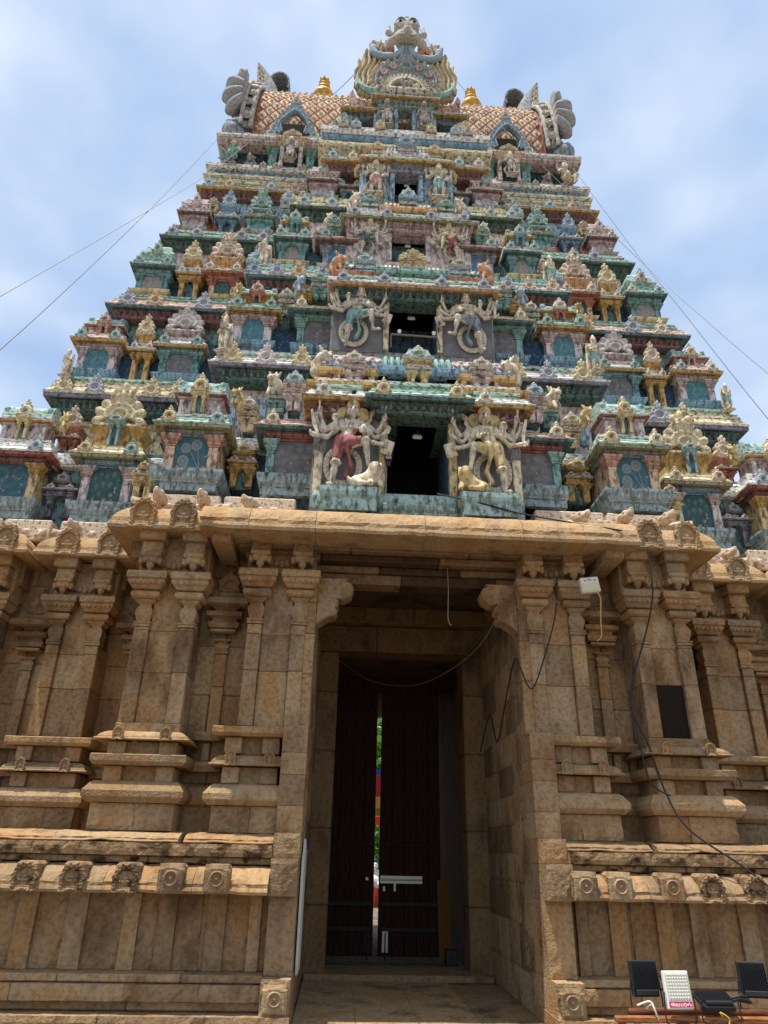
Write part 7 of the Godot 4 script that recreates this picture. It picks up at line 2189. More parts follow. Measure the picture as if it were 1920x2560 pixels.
# ---------------------------------------------------------------- doors, passage, small things
func build_door() -> void:
	var wood := surface("old_wood", col(66, 41, 36), noise_tex("wood", 31, 0.02, 5, [[0.0, col(120, 108, 100)], [0.4, col(205, 190, 180)], [0.6, col(240, 232, 228)], [1.0, col(255, 250, 248)]]), Vector3(2.4, 0.25, 2.4), 0.75)
	var iron := plain("iron", col(52, 46, 44), 0.6, 0.6)
	var zinc := plain("zinc", col(196, 196, 188), 0.4, 0.5)
	# the passage in the masonry
	var m := MB.new()
	m.box(Vector3(-1.38, 4.62, -9.4), Vector3(1.38, 5.2, -3.25))
	part(gate, "passage_ceiling", m.mesh(), stone("sandstone_soot", col(150, 138, 128)))
	for s in [-1.0, 1.0]:
		m = MB.new()
		m.box(Vector3(1.16 if s > 0 else -1.4, 0, -9.4), Vector3(1.4 if s > 0 else -1.16, 4.62, -3.32))
		part(gate, "passage_wall", m.mesh(), stone("sandstone_soot", col(150, 138, 128)))
	m = MB.new()
	m.cbox(Vector3(-1.3, 0.0, -3.4), Vector3(1.3, 0.1, -2.5), 0.02)
	part(gate, "threshold", m.mesh(), any_stone(3))
	for i in 4:
		part(gate, "floor_slab", block_mesh(0.65, 0.03, 2.6, 0.008), any_stone(), Vector3(-0.975 + 0.65 * i, 0.0, 0.12))
	m = MB.new()
	m.box(Vector3(-1.2, 4.3, -4.95), Vector3(1.2, 4.62, -4.72))
	part(gate, "door_lintel", m.mesh(), wood)
	for e in [[-0.68, 0.84, "left leaf of the old red-brown wooden gate, pushed slightly inward", 0.0], [0.35, 1.06, "right leaf of the old red-brown wooden gate with a zinc sliding bolt", 0.0]]:
		var o := thing("door_leaf", e[2], "door", Vector3(e[0], 0.06, -4.75), "leaves of the tall wooden gate")
		var w: float = e[1]
		var n := 5 if w > 0.9 else 4
		for i in n:
			m = MB.new()
			m.cbox(Vector3(-w / n / 2 + 0.002, 0.0, -0.05), Vector3(w / n / 2 - 0.002, 4.26, 0.0 if i % 2 else 0.006), 0.005)
			part(o, "plank", m.mesh(), wood, Vector3(-w / 2 + w / n * (i + 0.5), 0, 0))
		m = MB.new()
		m.box(Vector3(-w / 2 + 0.002, 0.002, -0.07), Vector3(w / 2 - 0.002, 4.258, -0.04))
		part(o, "light_stop", m.mesh(), wood)  # unseen sheet, added so no light leaks between the planks
		for y in [0.35, 0.72, 1.62, 3.3, 3.95]:
			m = MB.new()
			m.cbox(Vector3(-w / 2 + 0.04, y, 0.006), Vector3(w / 2 - 0.04, y + 0.07, 0.03), 0.006)
			part(o, "iron_strap", m.mesh(), iron if y < 1.0 else wood)
		var sx: float = w / 2 - 0.1 if e[0] < 0 else -w / 2 + 0.12
		m = MB.new()
		m.cbox(Vector3(-0.05, 0.06, 0.03), Vector3(0.05, 0.36, 0.04), 0.004)
		part(o, "foot_bolt", m.mesh(), zinc if e[0] > 0 else iron, Vector3(sx, 0, 0))
		part(o, "bolt_rod", tube([Vector3(sx, -0.05, 0.05), Vector3(sx, 0.34, 0.05)], 0.01), iron)
		if e[0] > 0:
			m = MB.new()
			m.cbox(Vector3(-0.36, 1.06, 0.03), Vector3(0.36, 1.18, 0.04), 0.004)
			part(o, "bolt_plate", m.mesh(), zinc, Vector3(-0.15, 0, 0))
			part(o, "sliding_bolt", tube([Vector3(-0.5, 1.12, 0.06), Vector3(0.2, 1.12, 0.06)], 0.013), zinc)
			m = MB.new()
			m.cbox(Vector3(-0.02, 0.94, 0.05), Vector3(0.02, 1.1, 0.06), 0.004)
			part(o, "hasp", m.mesh(), zinc, Vector3(-0.26, 0, 0))
			m = MB.new()
			m.cbox(Vector3(-0.02, 0.94, 0.03), Vector3(0.02, 1.02, 0.04), 0.004)
			part(o, "hasp", m.mesh(), zinc, Vector3(-0.44, 0, 0))
		else:
			m = MB.new()
			m.cbox(Vector3(-0.025, 1.1, 0.006), Vector3(0.025, 1.15, 0.02), 0.004)
			part(o, "latch_plate", m.mesh(), zinc, Vector3(0.3, 0, 0))
		for k in 6:
			for q in 2:
				part(o, "stud", lathe([Vector2(0.0, 0.015), Vector2(0.015, 0.01), Vector2(0.02, 0.0)], 8), iron, Vector3((q * 2 - 1) * w * 0.3, 0.5 + k * 0.62, 0.006)).rotation.x = PI / 2
	# cardboard strip leaning at the right leaf
	var c := MB.new()
	c.cbox(Vector3(-0.1, 0, -0.005), Vector3(0.1, 1.16, 0.005), 0.002)
	var cb := thing("cardboard_strip", "tall strip of brown cardboard leaning against the right door leaf", "cardboard", Vector3(0.9, 0.04, -4.5))
	part(cb, "sheet", c.mesh(), surface("cardboard", col(168, 130, 84), tex.stone, Vector3(1, 1, 1), 0.9)).rotation.x = -0.1
	var bx := thing("black_box", "small black box on the floor at the right door frame", "box", Vector3(0.86, 0.1, -3.55))
	c = MB.new()
	c.cbox(Vector3(-0.09, 0, -0.08), Vector3(0.09, 0.2, 0.08), 0.012)
	part(bx, "case", c.mesh(), plain("black_plastic", col(30, 30, 32), 0.5))
	c = MB.new()
	c.cbox(Vector3(-0.03, 0.08, 0.08), Vector3(0.03, 0.14, 0.09), 0.004)
	part(bx, "socket", c.mesh(), plain("black_plastic_2", col(16, 16, 18), 0.4))
	# pale board standing at the left jamb, seen on its edge
	var bo := thing("white_board", "pale board fixed edge-on to the left jamb of the doorway", "board", Vector3(-1.285, 0.42, -0.32))
	c = MB.new()
	c.prism(PackedVector2Array([Vector2(-0.34, 0.1), Vector2(-0.3, 0.0), Vector2(0.3, 0.0), Vector2(0.34, 0.14), Vector2(0.34, 1.18), Vector2(-0.05, 1.3), Vector2(-0.34, 1.06)]), -0.012, 0.012, 0.004)
	part(bo, "sheet", c.mesh(), plain("board_white", col(206, 212, 200), 0.7)).rotation.y = PI / 2
	# court beyond the gate: sunlit ground, tree, awning, parapet and a person
	var tr := thing("shade_tree", "green tree seen through the slit between the door leaves", "tree", Vector3(0.9, 0, -24.0))
	part(tr, "trunk", tube(spline([Vector3(0, 0, 0), Vector3(0.2, 1.6, 0.1), Vector3(-0.1, 3.2, 0), Vector3(0.3, 5.0, 0.2)], 4), 0.3, 0.1, 8), P("grey"))
	var lf := MB.new()
	var g := RandomNumberGenerator.new()
	g.seed = 5
	for i in 4200:
		var d := Vector3(g.randfn(), g.randfn(), g.randfn()).normalized() * pow(g.randf(), 0.4)
		var p := Vector3(d.x * 3.2, 4.4 + d.y * 3.6, d.z * 2.2)
		var a := Vector3(g.randfn(), g.randfn(), g.randfn()).normalized() * 0.2
		var b := a.cross(Vector3(g.randfn(), g.randfn(), g.randfn())).normalized() * 0.11
		lf.tri(p - a, p + b, p + a, Vector3.UP); lf.tri(p - a, p - b, p + a, Vector3.UP)
	var leafm := plain("leaf", col(74, 112, 48), 0.7)
	leafm.backlight_enabled = true
	leafm.backlight = col(90, 130, 40)
	part(tr, "crown", lf.mesh(), leafm)
	var bu := thing("garden_bush", "leafy green bush behind the person beyond the door slit", "bush", Vector3(0.55, 0, -20.5))
	lf = MB.new()
	for i in 2200:
		var d := Vector3(g.randfn(), g.randfn(), g.randfn()).normalized() * pow(g.randf(), 0.4)
		var p := Vector3(d.x * 1.9, 1.5 + d.y * 1.45, d.z * 1.0)
		var a := Vector3(g.randfn(), g.randfn(), g.randfn()).normalized() * 0.14
		var b := a.cross(Vector3(g.randfn(), g.randfn(), g.randfn())).normalized() * 0.08
		lf.tri(p - a, p + b, p + a, Vector3.UP); lf.tri(p - a, p - b, p + a, Vector3.UP)
	part(bu, "foliage", lf.mesh(), leafm)
	part(bu, "stem", tube([Vector3(0, 0, 0), Vector3(0.05, 0.9, 0)], 0.06), P("grey"))
	var aw := thing("striped_awning", "red and orange awning cloth beyond the door slit", "awning", Vector3(0.1, 3.0, -12.5))
	for i in 5:
		c = MB.new()
		c.cbox(Vector3(-1.4, 0, -0.02), Vector3(1.4, [0.55, 0.3, 0.16, 0.22, 0.12][i], 0.02), 0.005)
		part(aw, "stripe", c.mesh(), plain("cloth_%d" % i, [col(150, 30, 40), col(180, 126, 70), col(120, 90, 40), col(206, 50, 44), col(30, 60, 150)][i], 0.85), Vector3(0, [0.0, -0.32, -0.5, -0.74, 0.56][i], 0))
	for s in [-1.0, 1.0]: part(aw, "pole", tube([Vector3(s * 1.4, -3.1, 0), Vector3(s * 1.4, 0.7, 0)], 0.03), plain("pole", col(120, 110, 100), 0.6))
	var pw := thing("parapet_wall", "low red and white striped parapet beyond the door slit", "wall", Vector3(0.5, 0, -17.2))
	for i in 10:
		c = MB.new()
		c.box(Vector3(-0.2, 0, -0.15), Vector3(0.2, 0.62, 0.15))
		part(pw, "stripe", c.mesh(), plain("limewash" if i % 2 else "red_wash", col(226, 222, 214) if i % 2 else col(168, 66, 52), 0.9), Vector3(-1.8 + i * 0.4, 0, 0))
	seated_shape()
	var pr := thing("person", "person in white clothes sitting on the striped parapet beyond the door", "person", Vector3(0.34, 0.3, -16.9))
	part(pr, "body", smooth(cache.seated[0], cache.seated[1]), plain("white_cotton", col(222, 222, 224), 0.9), Vector3.ZERO, Vector3(1.05, 1.05, 1.05))
	part(pr, "hair", lathe([Vector2(0.0, 0.15), Vector2(0.06, 0.14), Vector2(0.1, 0.08), Vector2(0.112, 0.0), Vector2(0.09, -0.05)], 14), plain("hair", col(22, 20, 20), 0.6), Vector3(0, 0.96, 0.02))

func cable(label: String, pts: Array, r: float, c: Color, group := "cables on the gateway") -> void:
	var o := thing("cable", label, "cable", pts[0], group)
	var q := []
	for p in spline(pts, 6): q.append(p - pts[0])
	part(o, "wire", tube(q, r, r, 5), plain("cable_%s" % c.to_html(false), c, 0.6))

func sag(a: Vector3, b: Vector3, s: float, n := 7) -> Array:
	var o := []
	for i in n:
		var t := float(i) / (n - 1)
		o.append(a.lerp(b, t) - Vector3(0, s * 4.0 * t * (1.0 - t), 0))
	return o

func floodlight(at: Vector3, label: String, facing: float, tilt: float, w: float, h: float, lit_face: bool) -> void:
	var o := thing("floodlight", label, "floodlight", at, "floodlights on the bamboo rail")
	o.rotation.y = facing
	var dark := plain("flood_case", col(34, 36, 40), 0.5, 0.2)
	var head := bag(o, "lamp_head", Vector3(0, 0.09, 0))
	head.rotation.x = tilt
	var m := MB.new()
	m.cbox(Vector3(-w / 2, 0, -0.02), Vector3(w / 2, h, 0.02), 0.008)
	var white := plain("flood_white", col(226, 228, 222), 0.5)
	part(head, "case", m.mesh(), white if lit_face else dark)
	if not lit_face:
		for i in 16:
			m = MB.new()
			m.cbox(Vector3(-0.0022, h * 0.22, 0.02), Vector3(0.0022, h * 0.95, 0.045), 0.001)
			part(head, "cooling_fin", m.mesh(), dark, Vector3(-w / 2 + w * (i + 0.5) / 16.0, 0, 0))
		m = MB.new()
		m.cbox(Vector3(-w * 0.42, 0.01, 0.02), Vector3(w * 0.42, h * 0.2, 0.05), 0.006)
		part(head, "driver_box", m.mesh(), dark)
	else:
		m = MB.new()
		m.cbox(Vector3(-w / 2 + 0.014, h * 0.24, 0.02), Vector3(w / 2 - 0.014, h - 0.016, 0.024), 0.002)
		part(head, "lens", m.mesh(), plain("flood_lens", col(206, 206, 190), 0.3))
		for r in 8:
			for q in 8:
				part(head, "led", lathe([Vector2(0, 0.004), Vector2(0.005, 0.003), Vector2(0.008, 0.0)], 6), plain("flood_led", col(228, 226, 208), 0.4), Vector3(-w * 0.36 + w * 0.72 * q / 7.0, h * (0.3 + 0.6 * r / 7.0), 0.024)).rotation.x = PI / 2
		m = MB.new()
		m.cbox(Vector3(-w / 2 + 0.012, 0.014, 0.02), Vector3(w / 2 - 0.012, h * 0.2, 0.023), 0.001)
		for i in m.uv.size(): m.uv[i] = Vector2((m.v[i].x + w / 2 - 0.012) / (w - 0.024), 1.0 - (m.v[i].y - 0.014) / (h * 0.2 - 0.014))
		var pm := StandardMaterial3D.new()
		pm.resource_name = "name_strip"
		pm.albedo_texture = name_strip()
		pm.roughness = 0.6
		part(head, "name_strip", m.mesh(), pm)
	var br := spline([Vector3(-w / 2 - 0.012, 0.09 + h * 0.45, 0.0), Vector3(-w / 2 - 0.014, 0.0, 0.0), Vector3(0, 0, 0), Vector3(w / 2 + 0.014, 0.0, 0.0), Vector3(w / 2 + 0.012, 0.09 + h * 0.45, 0.0)], 5)
	part(o, "bracket", tube(br, 0.006, 0.006, 6), dark)

# white script on a red strip, letter shapes drawn as strokes
func name_strip() -> ImageTexture:
	var im := Image.create(256, 72, false, Image.FORMAT_RGB8)
	im.fill(col(196, 30, 72))
	var w := Color(1, 1, 1)
	var arc := func(cx: float, cy: float, rx: float, ry: float, a0: float, a1: float) -> void:
		var pts := []
		for i in 15: pts.append(Vector2(cx + rx * cos(lerpf(a0, a1, i / 14.0)), cy + ry * sin(lerpf(a0, a1, i / 14.0))))
		stroke(im, pts, 4.0, 4.0, w, 1.0)
	# vowel sign with two loops
	arc.call(30.0, 40.0, 9.0, 12.0, 0.0, TAU); arc.call(50.0, 40.0, 9.0, 12.0, 0.0, TAU); arc.call(40.0, 34.0, 22.0, 18.0, PI, TAU)
	stroke(im, [Vector2(62, 34), Vector2(62, 54)], 4, 4, w, 1.0)
	# round letter with a tail and flat foot
	arc.call(86.0, 34.0, 10.0, 12.0, 0.0, TAU)
	stroke(im, [Vector2(76, 36), Vector2(76, 54), Vector2(112, 54), Vector2(112, 20)], 4, 4, w, 1.0)
	# angular letter
	stroke(im, [Vector2(130, 20), Vector2(130, 54), Vector2(150, 54), Vector2(150, 20)], 4, 4, w, 1.0)
	# tall post with bar
	stroke(im, [Vector2(166, 54), Vector2(166, 20), Vector2(184, 20), Vector2(184, 60), Vector2(174, 66)], 4, 4, w, 1.0)
	# double loop letter with a dot above
	arc.call(204.0, 38.0, 8.0, 11.0, 0.0, TAU); arc.call(222.0, 38.0, 9.0, 14.0, PI, TAU + 0.4)
	stroke(im, [Vector2(232, 34), Vector2(236, 56), Vector2(246, 40)], 4, 4, w, 1.0)
	dab(im, Vector2(222, 12), 5.0, w, 1.0)
	return ImageTexture.create_from_image(im)

func build_small() -> void:
	# lamps in the tower doorways
	for e in [[0.02, 7.2, -0.25, 0.15, "lowest"], [0.0, 10.15, -1.05, 0.14, "second"], [0.0, 12.76, -1.9, 0.13, "third"], [0.02, 15.3, -2.55, 0.12, "fourth"], [0.0, 18.2, -3.05, 0.09, "topmost"]]:
		var o := thing("bulkhead_lamp", "small unlit bulkhead lamp hanging in the %s tower doorway" % e[4], "lamp", Vector3(e[0], e[1], e[2]), "lamps in the tower doorways")
		var m := MB.new()
		m.cbox(Vector3(-e[3] / 2, -0.03, -0.025), Vector3(e[3] / 2, 0.03, 0.025), 0.018)
		part(o, "diffuser", m.mesh(), plain("lamp_white", col(230, 230, 226), 0.4))
		m = MB.new()
		m.cbox(Vector3(-e[3] / 2 + 0.015, 0.03, -0.02), Vector3(e[3] / 2 - 0.015, 0.045, 0.02), 0.004)
		part(o, "back_plate", m.mesh(), plain("lamp_grey", col(120, 122, 124), 0.5))
		part(o, "stem", tube([Vector3(0, 0.04, 0), Vector3(0, 0.12, 0)], 0.006), plain("lamp_grey", col(120, 122, 124), 0.5))
	# rail with two lamps across the second doorway
	var rl := thing("lamp_rail", "thin metal rail with two small bulbs across the second tower doorway", "rail", Vector3(0, 9.42, -0.62))
	part(rl, "rail", tube([Vector3(-0.38, 0, 0), Vector3(0.4, -0.02, 0)], 0.02), plain("rail_metal", col(130, 112, 96), 0.5, 0.4))
	part(rl, "post", tube([Vector3(-0.38, 0, 0), Vector3(-0.38, -0.28, 0.0)], 0.012), plain("rail_metal", col(130, 112, 96), 0.5, 0.4))
	part(rl, "post", tube([Vector3(0.4, -0.02, 0), Vector3(0.44, -0.28, 0.0)], 0.012), plain("rail_metal", col(130, 112, 96), 0.5, 0.4))
	for x in [-0.24, 0.34]: part(rl, "bulb", lathe([Vector2(0.0, 0.09), Vector2(0.03, 0.075), Vector2(0.036, 0.05), Vector2(0.02, 0.02), Vector2(0.02, 0.0)], 12), plain("lamp_white", col(230, 230, 226), 0.4), Vector3(x, 0.015, 0))
	# street-lamp style floodlight on the left frame of the lowest doorway
	var fl := thing("door_floodlight", "grey flat floodlight fixed to the left frame of the lowest tower doorway", "floodlight", Vector3(-0.43, 6.54, 0.14))
	var b := MB.new()
	b.cbox(Vector3(-0.055, 0, -0.02), Vector3(0.055, 0.24, 0.02), 0.018)
	part(fl, "case", b.mesh(), plain("flood_case", col(34, 36, 40), 0.5, 0.2))
	b = MB.new()
	b.cbox(Vector3(-0.04, 0.03, 0.02), Vector3(0.04, 0.21, 0.028), 0.006)
	part(fl, "lens", b.mesh(), plain("flood_lens_2", col(170, 160, 146), 0.4))
	b = MB.new()
	b.cbox(Vector3(-0.035, -0.08, -0.02), Vector3(0.035, 0.0, 0.02), 0.01)
	part(fl, "driver_box", b.mesh(), plain("flood_case", col(34, 36, 40), 0.5, 0.2))
	part(fl, "conduit", tube([Vector3(-0.03, -0.08, -0.01), Vector3(-0.03, -0.44, -0.05)], 0.01), plain("lamp_grey", col(120, 122, 124), 0.5))
	# junction box on the right capitals
	var jb := thing("junction_box", "white electrical box tied askew over the right-hand capital", "box", Vector3(2.18, 4.74, 0.34))
	jb.rotation.z = 0.13
	b = MB.new()
	b.cbox(Vector3(-0.12, -0.1, -0.05), Vector3(0.12, 0.1, 0.03), 0.008)
	part(jb, "case", b.mesh(), plain("box_white", col(214, 212, 198), 0.6))
	b = MB.new()
	b.cbox(Vector3(-0.105, -0.085, 0.03), Vector3(0.105, 0.02, 0.036), 0.003)
	part(jb, "cover", b.mesh(), plain("box_cream", col(204, 198, 164), 0.6))
	for x in [-0.06, 0.07]: part(jb, "knob", lathe([Vector2(0.0, 0.012), Vector2(0.008, 0.01), Vector2(0.009, 0.0)], 8), plain("black_plastic", col(30, 30, 32), 0.5), Vector3(x, 0.055, 0.03)).rotation.x = PI / 2
	var lm := MB.new()
	for k in 3: lm.cbox(Vector3(-0.03, 0.05 + k * 0.012, 0.03), Vector3(0.03 - 0.006 * k, 0.056 + k * 0.012, 0.0315), 0.0005)
	part(jb, "print", lm.mesh(), plain("print_grey", col(120, 118, 108), 0.7)).set_meta("kind", "stuff")
	var Y := col(198, 160, 84)
	cable("yellow twin wire hanging from the white electrical box", [Vector3(2.26, 4.64, 0.36), Vector3(2.3, 4.55, 0.34), Vector3(2.3, 4.3, 0.26), Vector3(2.31, 4.12, 0.2), Vector3(2.26, 4.06, 0.16)], 0.008, Y)
	var K := col(24, 24, 26)
	cable("thick black cable looping down the right recess and along the plinth", [Vector3(3.0, 5.3, 0.36), Vector3(3.0, 4.7, 0.34), Vector3(2.9, 4.2, 0.2), Vector3(2.66, 3.55, 0.12), Vector3(2.63, 3.2, 0.1), Vector3(2.73, 2.8, 0.2), Vector3(2.82, 2.3, 0.26), Vector3(2.98, 1.9, 0.36), Vector3(3.4, 1.55, 0.56), Vector3(3.75, 1.25, 0.72), Vector3(4.3, 1.1, 0.72)], 0.011, K)
	cable("second black cable beside the thick one in the right recess", [Vector3(2.72, 4.05, 0.1), Vector3(2.7, 3.6, 0.08), Vector3(2.62, 3.3, 0.1), Vector3(2.62, 2.9, 0.2), Vector3(2.66, 2.4, 0.25), Vector3(2.86, 2.24, 0.3)], 0.009, K)
	cable("black cable drooping across the front pilasters right of the doorway", [Vector3(1.78, 4.86, 0.3), Vector3(1.76, 4.4, 0.14), Vector3(1.6, 3.9, 0.12), Vector3(1.4, 3.45, 0.1), Vector3(1.28, 3.7, 0.06), Vector3(1.25, 3.85, -0.1), Vector3(1.22, 3.5, -0.5), Vector3(1.2, 3.1, -0.9), Vector3(1.2, 3.0, -1.2), Vector3(1.2, 3.4, -1.6), Vector3(1.2, 3.0, -2.4)], 0.01, K)
	cable("thin pale wire slung across the upper doorway", [Vector3(1.25, 4.86, -0.05), Vector3(1.1, 4.5, -0.2), Vector3(0.9, 4.15, -0.5), Vector3(0.55, 3.9, -1.0), Vector3(0.1, 3.82, -1.7), Vector3(-0.5, 4.0, -2.3), Vector3(-1.02, 4.4, -2.68)], 0.004, col(110, 102, 94))
	cable("thin wire hanging straight down in the middle of the doorway", [Vector3(0.42, 5.2, -0.2), Vector3(0.43, 4.8, -0.2), Vector3(0.42, 4.4, -0.2), Vector3(0.46, 4.3, -0.2)], 0.005, col(160, 140, 120))
	cable("brown wire running between the right-hand capitals", [Vector3(1.28, 4.88, 0.22), Vector3(1.6, 4.72, 0.28), Vector3(1.95, 4.35, 0.12), Vector3(2.22, 4.12, 0.12)], 0.007, col(120, 96, 70))
	cable("black cable lying across the great stone eave", [Vector3(0.23, 5.98, 0.3), Vector3(0.8, 5.84, 0.36), Vector3(1.34, 5.7, 0.38), Vector3(1.85, 5.6, 0.42), Vector3(2.26, 5.52, 0.48), Vector3(2.6, 5.42, 0.58)], 0.011, K)
	# festoon lines from the top of the tower
	var L := col(96, 98, 104)
	var W := col(150, 150, 146)
	cable("dark light line running from the left roof corner steeply down leftwards", [Vector3(-4.75, 18.52, -4.0), Vector3(-5.36, 13.4, -2.0), Vector3(-6.22, 8.21, 0.0), Vector3(-6.6, 6.6, 0.8)], 0.0065, L, "light lines of the tower")
	cable("pale rope crossing the left roof end and then the sky at left", [Vector3(-2.08, 19.21, -3.0), Vector3(-3.67, 17.93, -3.5), Vector3(-4.61, 16.12, -3.2), Vector3(-5.36, 13.42, -2.0), Vector3(-6.47, 9.22, 0.0), Vector3(-6.9, 7.6, 0.8)], 0.0065, W, "light lines of the tower")
	cable("pale light line from the crowning gable down the whole right flank", [Vector3(0.23, 21.25, -2.45), Vector3(1.39, 19.05, -2.6), Vector3(3.2, 16.6, -2.7), Vector3(5.05, 13.54, -2.5), Vector3(5.41, 11.28, -1.5), Vector3(5.93, 8.93, -0.5), Vector3(6.4, 7.0, 0.4)], 0.0065, W, "light lines of the tower")
	cable("dark light line running from the right roof corner steeply down rightwards", [Vector3(4.58, 18.14, -4.0), Vector3(5.29, 13.86, -2.8), Vector3(5.37, 11.55, -1.8), Vector3(5.73, 8.02, -0.5), Vector3(5.9, 6.0, 0.4)], 0.0065, L, "light lines of the tower")
	cable("thin line strung between the left roof end and the crowning gable", sag(Vector3(-3.74, 23.14, -6.0), Vector3(-1.37, 19.5, -3.4), 0.1), 0.009, L, "light lines of the tower")
	cable("thin line from the left of the crowning gable to the ridge", sag(Vector3(-1.1, 20.3, -3.0), Vector3(-2.35, 23.0, -6.0), 0.1), 0.009, L, "light lines of the tower")
	cable("thin line from the crowning gable to the right roof end", sag(Vector3(1.25, 19.15, -3.2), Vector3(3.68, 22.96, -6.0), 0.1), 0.009, L, "light lines of the tower")
	var rod := thing("lightning_rod", "thin iron rod standing at the right foot of the crowning gable", "rod", Vector3(1.42, 18.5, -3.1))
	part(rod, "rod", tube([Vector3(0, 0, 0), Vector3(0, 0.75, 0)], 0.018), plain("rail_metal", col(130, 112, 96), 0.5, 0.4))
	part(rod, "crosspiece", tube([Vector3(-0.08, 0.62, 0), Vector3(0.1, 0.6, 0)], 0.01), plain("rail_metal", col(130, 112, 96), 0.5, 0.4))
	# bamboo rail with floodlights at the lower right
	var bam := surface("bamboo", col(170, 116, 74), noise_tex("wood", 31, 0.02, 5, []), Vector3(0.4, 3.0, 3.0), 0.55)
	var rail := thing("bamboo_rail", "thick brown bamboo pole carrying the floodlights at lower right", "pole", Vector3(1.5, 0.47, 2.0))
	var pts := []
	for i in 12: pts.append(Vector3(i * 0.26, sin(i * 0.7) * 0.012 - 0.001 * i, 0))
	part(rail, "pole", tube(pts, 0.028, 0.032, 10), surface("dark_bamboo", col(112, 72, 50), noise_tex("wood", 31, 0.02, 5, []), Vector3(0.4, 3.0, 3.0), 0.5))
	for i in 5: part(rail, "node", lathe([Vector2(0.03, -0.01), Vector2(0.035, 0.0), Vector2(0.03, 0.01)], 12), plain("bamboo_node", col(92, 60, 44), 0.6), Vector3(0.22 + i * 0.5, pts[1].y, 0)).rotation.z = PI / 2
	var lath := thing("timber_batten", "pale split-bamboo batten below the floodlight rail", "batten", Vector3(1.36, 0.41, 2.06))
	b = MB.new()
	b.cbox(Vector3(0, 0, -0.03), Vector3(3.0, 0.045, 0.03), 0.01)
	part(lath, "batten", b.mesh(), bam)
	for x in [0.06, 1.5]:
		b = MB.new()
		b.cbox(Vector3(x - 0.03, -0.41, -0.04), Vector3(x + 0.03, 0.0, -0.0), 0.006)
		part(lath, "post", b.mesh(), bam)
	var rope := thing("rope_tie", "white rope knotted round the left end of the bamboo rail", "rope", Vector3(1.66, 0.5, 2.04))
	part(rope, "loop", tube(spline([Vector3(-0.1, 0.02, 0), Vector3(0, 0.05, 0.02), Vector3(0.02, 0.0, 0.05), Vector3(0.05, -0.08, 0.04), Vector3(0.07, -0.12, 0.03)], 5), 0.008), plain("rope_white", col(214, 210, 198), 0.9))
	part(rope, "loop", tube(spline([Vector3(-0.03, 0.0, 0.0), Vector3(0.01, 0.03, 0.03), Vector3(0.03, -0.03, 0.05), Vector3(0.06, -0.11, 0.035)], 5), 0.006), plain("rope_white", col(214, 210, 198), 0.9))
	floodlight(Vector3(1.69, 0.47, 1.92), "black finned floodlight turned away, leftmost on the bamboo rail", 0.1, -0.12, 0.23, 0.26, false)
	floodlight(Vector3(1.88, 0.42, 2.12), "white floodlight with LED face and red name strip on the bamboo rail", 0.1, -0.1, 0.22, 0.26, true)
	floodlight(Vector3(2.22, 0.42, 2.1), "black floodlight tipped flat on its bracket, between white and rightmost floodlights", 0.0, -1.2, 0.27, 0.2, false)
	floodlight(Vector3(2.62, 0.47, 1.92), "black finned floodlight at the right edge of the bamboo rail", -0.15, -0.1, 0.22, 0.26, false)
	var heap := thing("cable_heap", "heap of black cable on the rail behind the tipped floodlight", "cable", Vector3(2.44, 0.53, 1.98))
	part(heap, "coil", tube(spline([Vector3(-0.1, 0, 0), Vector3(0, 0.04, 0.03), Vector3(0.1, 0.01, 0), Vector3(0.02, 0.02, -0.04), Vector3(-0.08, 0.03, 0.0), Vector3(0.02, 0.06, 0.03), Vector3(0.09, 0.03, -0.02)], 5), 0.014), plain("black_plastic", col(30, 30, 32), 0.5))
	cable("short frayed yellow and red wires below the tipped floodlight", [Vector3(2.2, 0.47, 2.16), Vector3(2.18, 0.5, 2.17), Vector3(2.24, 0.46, 2.18), Vector3(2.22, 0.4, 2.18), Vector3(2.2, 0.36, 2.17)], 0.006, col(206, 170, 60))

func _ready() -> void:
	rng.seed = 77
	camera_and_light()
	ground()
	build_gate()
	build_tower()
	build_door()
	build_statues()
	build_small()

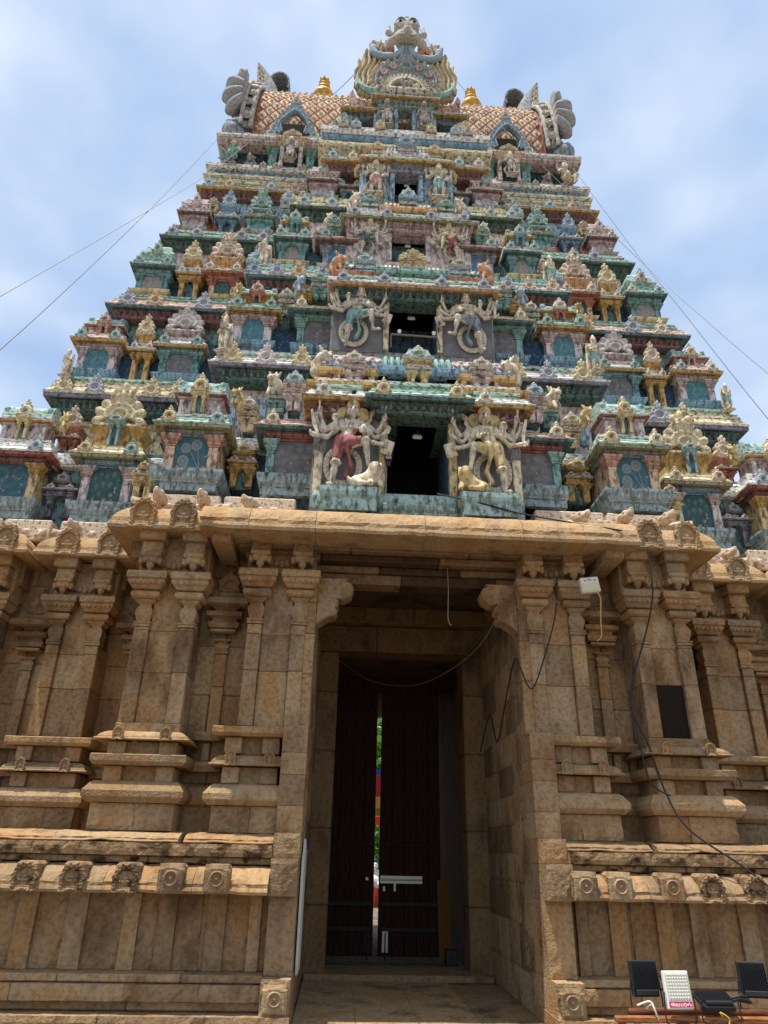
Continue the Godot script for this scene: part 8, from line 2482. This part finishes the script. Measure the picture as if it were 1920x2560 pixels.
func camera_and_light() -> void:
	var cam := Camera3D.new()
	cam.name = "camera"
	add_child(cam)
	var yaw := deg_to_rad(2.96)
	var pitch := deg_to_rad(25.58)
	var roll := deg_to_rad(1.21)
	var fwd := Vector3(sin(yaw) * cos(pitch), sin(pitch), -cos(yaw) * cos(pitch))
	var right := Vector3(cos(yaw), 0, sin(yaw))
	var up := right.cross(fwd)
	var r2 := right * cos(roll) + up * sin(roll)
	var u2 := up * cos(roll) - right * sin(roll)
	cam.transform = Transform3D(Basis(r2, u2, -fwd), Vector3(-0.923, 1.6, 8.8))
	cam.fov = rad_to_deg(2.0 * atan(1280.0 / 1775.0))
	cam.far = 400.0
	cam.current = true
	var sun := DirectionalLight3D.new()
	sun.name = "sun"
	add_child(sun)
	var from := Vector3(-0.65, 2.95, 0.33).normalized()      # read from the shadow that the great eave throws on the left pilasters
	sun.look_at_from_position(from * 50.0, Vector3.ZERO)
	sun.light_energy = 1.6
	sun.light_color = Color(1.0, 0.97, 0.92)
	sun.light_angular_distance = 0.8
	sun.shadow_enabled = true
	var e := Environment.new()
	e.tonemap_mode = Environment.TONE_MAPPER_LINEAR
	e.tonemap_exposure = 1.25
	e.background_mode = Environment.BG_SKY
	e.sdfgi_enabled = true; e.ssao_enabled = true; e.ssil_enabled = true
	var sky := Sky.new()
	var pm := PanoramaSkyMaterial.new()
	pm.panorama = sky_picture()
	pm.energy_multiplier = 1.04
	sky.sky_material = pm
	e.sky = sky
	var w := WorldEnvironment.new()
	w.name = "world"
	w.environment = e
	add_child(w)

func sky_picture() -> ImageTexture:
	var f := FastNoiseLite.new()
	f.seed = 12
	f.frequency = 1.5
	f.fractal_octaves = 5
	var im := Image.create(1024, 512, false, Image.FORMAT_RGB8)
	for y in 512:
		var el := PI / 2 - PI * (y + 0.5) / 512.0
		for x in 1024:
			var az := TAU * (x + 0.5) / 1024.0
			var d := Vector3(sin(az) * cos(el), sin(el), cos(az) * cos(el))
			var c: Color
			if el > -0.02:
				var h := maxf(d.y, 0.04)
				c = col(136, 165, 208).lerp(col(196, 212, 232), pow(1.0 - d.y, 1.8))
				var p := d / h
				var q := f.get_noise_3d(p.x * 0.55, 0.0, p.z * 0.75) * 0.62 + f.get_noise_3d(p.x * 1.7 + 9.0, 3.0, p.z * 1.3) * 0.28 + f.get_noise_3d(p.x * 4.0, 7.0, p.z * 3.0) * 0.1
				c = c.lerp(col(226, 232, 241), clampf(0.52 + q * 1.15, 0.05, 0.92))
			else:
				c = col(150, 130, 108)
			im.set_pixel(x, y, c)
	return ImageTexture.create_from_image(im)

func tex_paving() -> Texture2D:
	return noise_tex("paving", 61, 0.02, 6, [[0.0, col(110, 102, 92)], [0.5, col(158, 148, 136)], [1.0, col(188, 180, 168)]])

func ground() -> void:
	var m := MB.new()
	m.box(Vector3(-150, -0.3, -150), Vector3(150, 0.0, 150))
	var o := part(self, "ground", m.mesh(), surface("paving", col(190, 184, 176), tex_paving(), Vector3(0.3, 0.3, 0.3), 0.95))
	o.set_meta("kind", "structure")
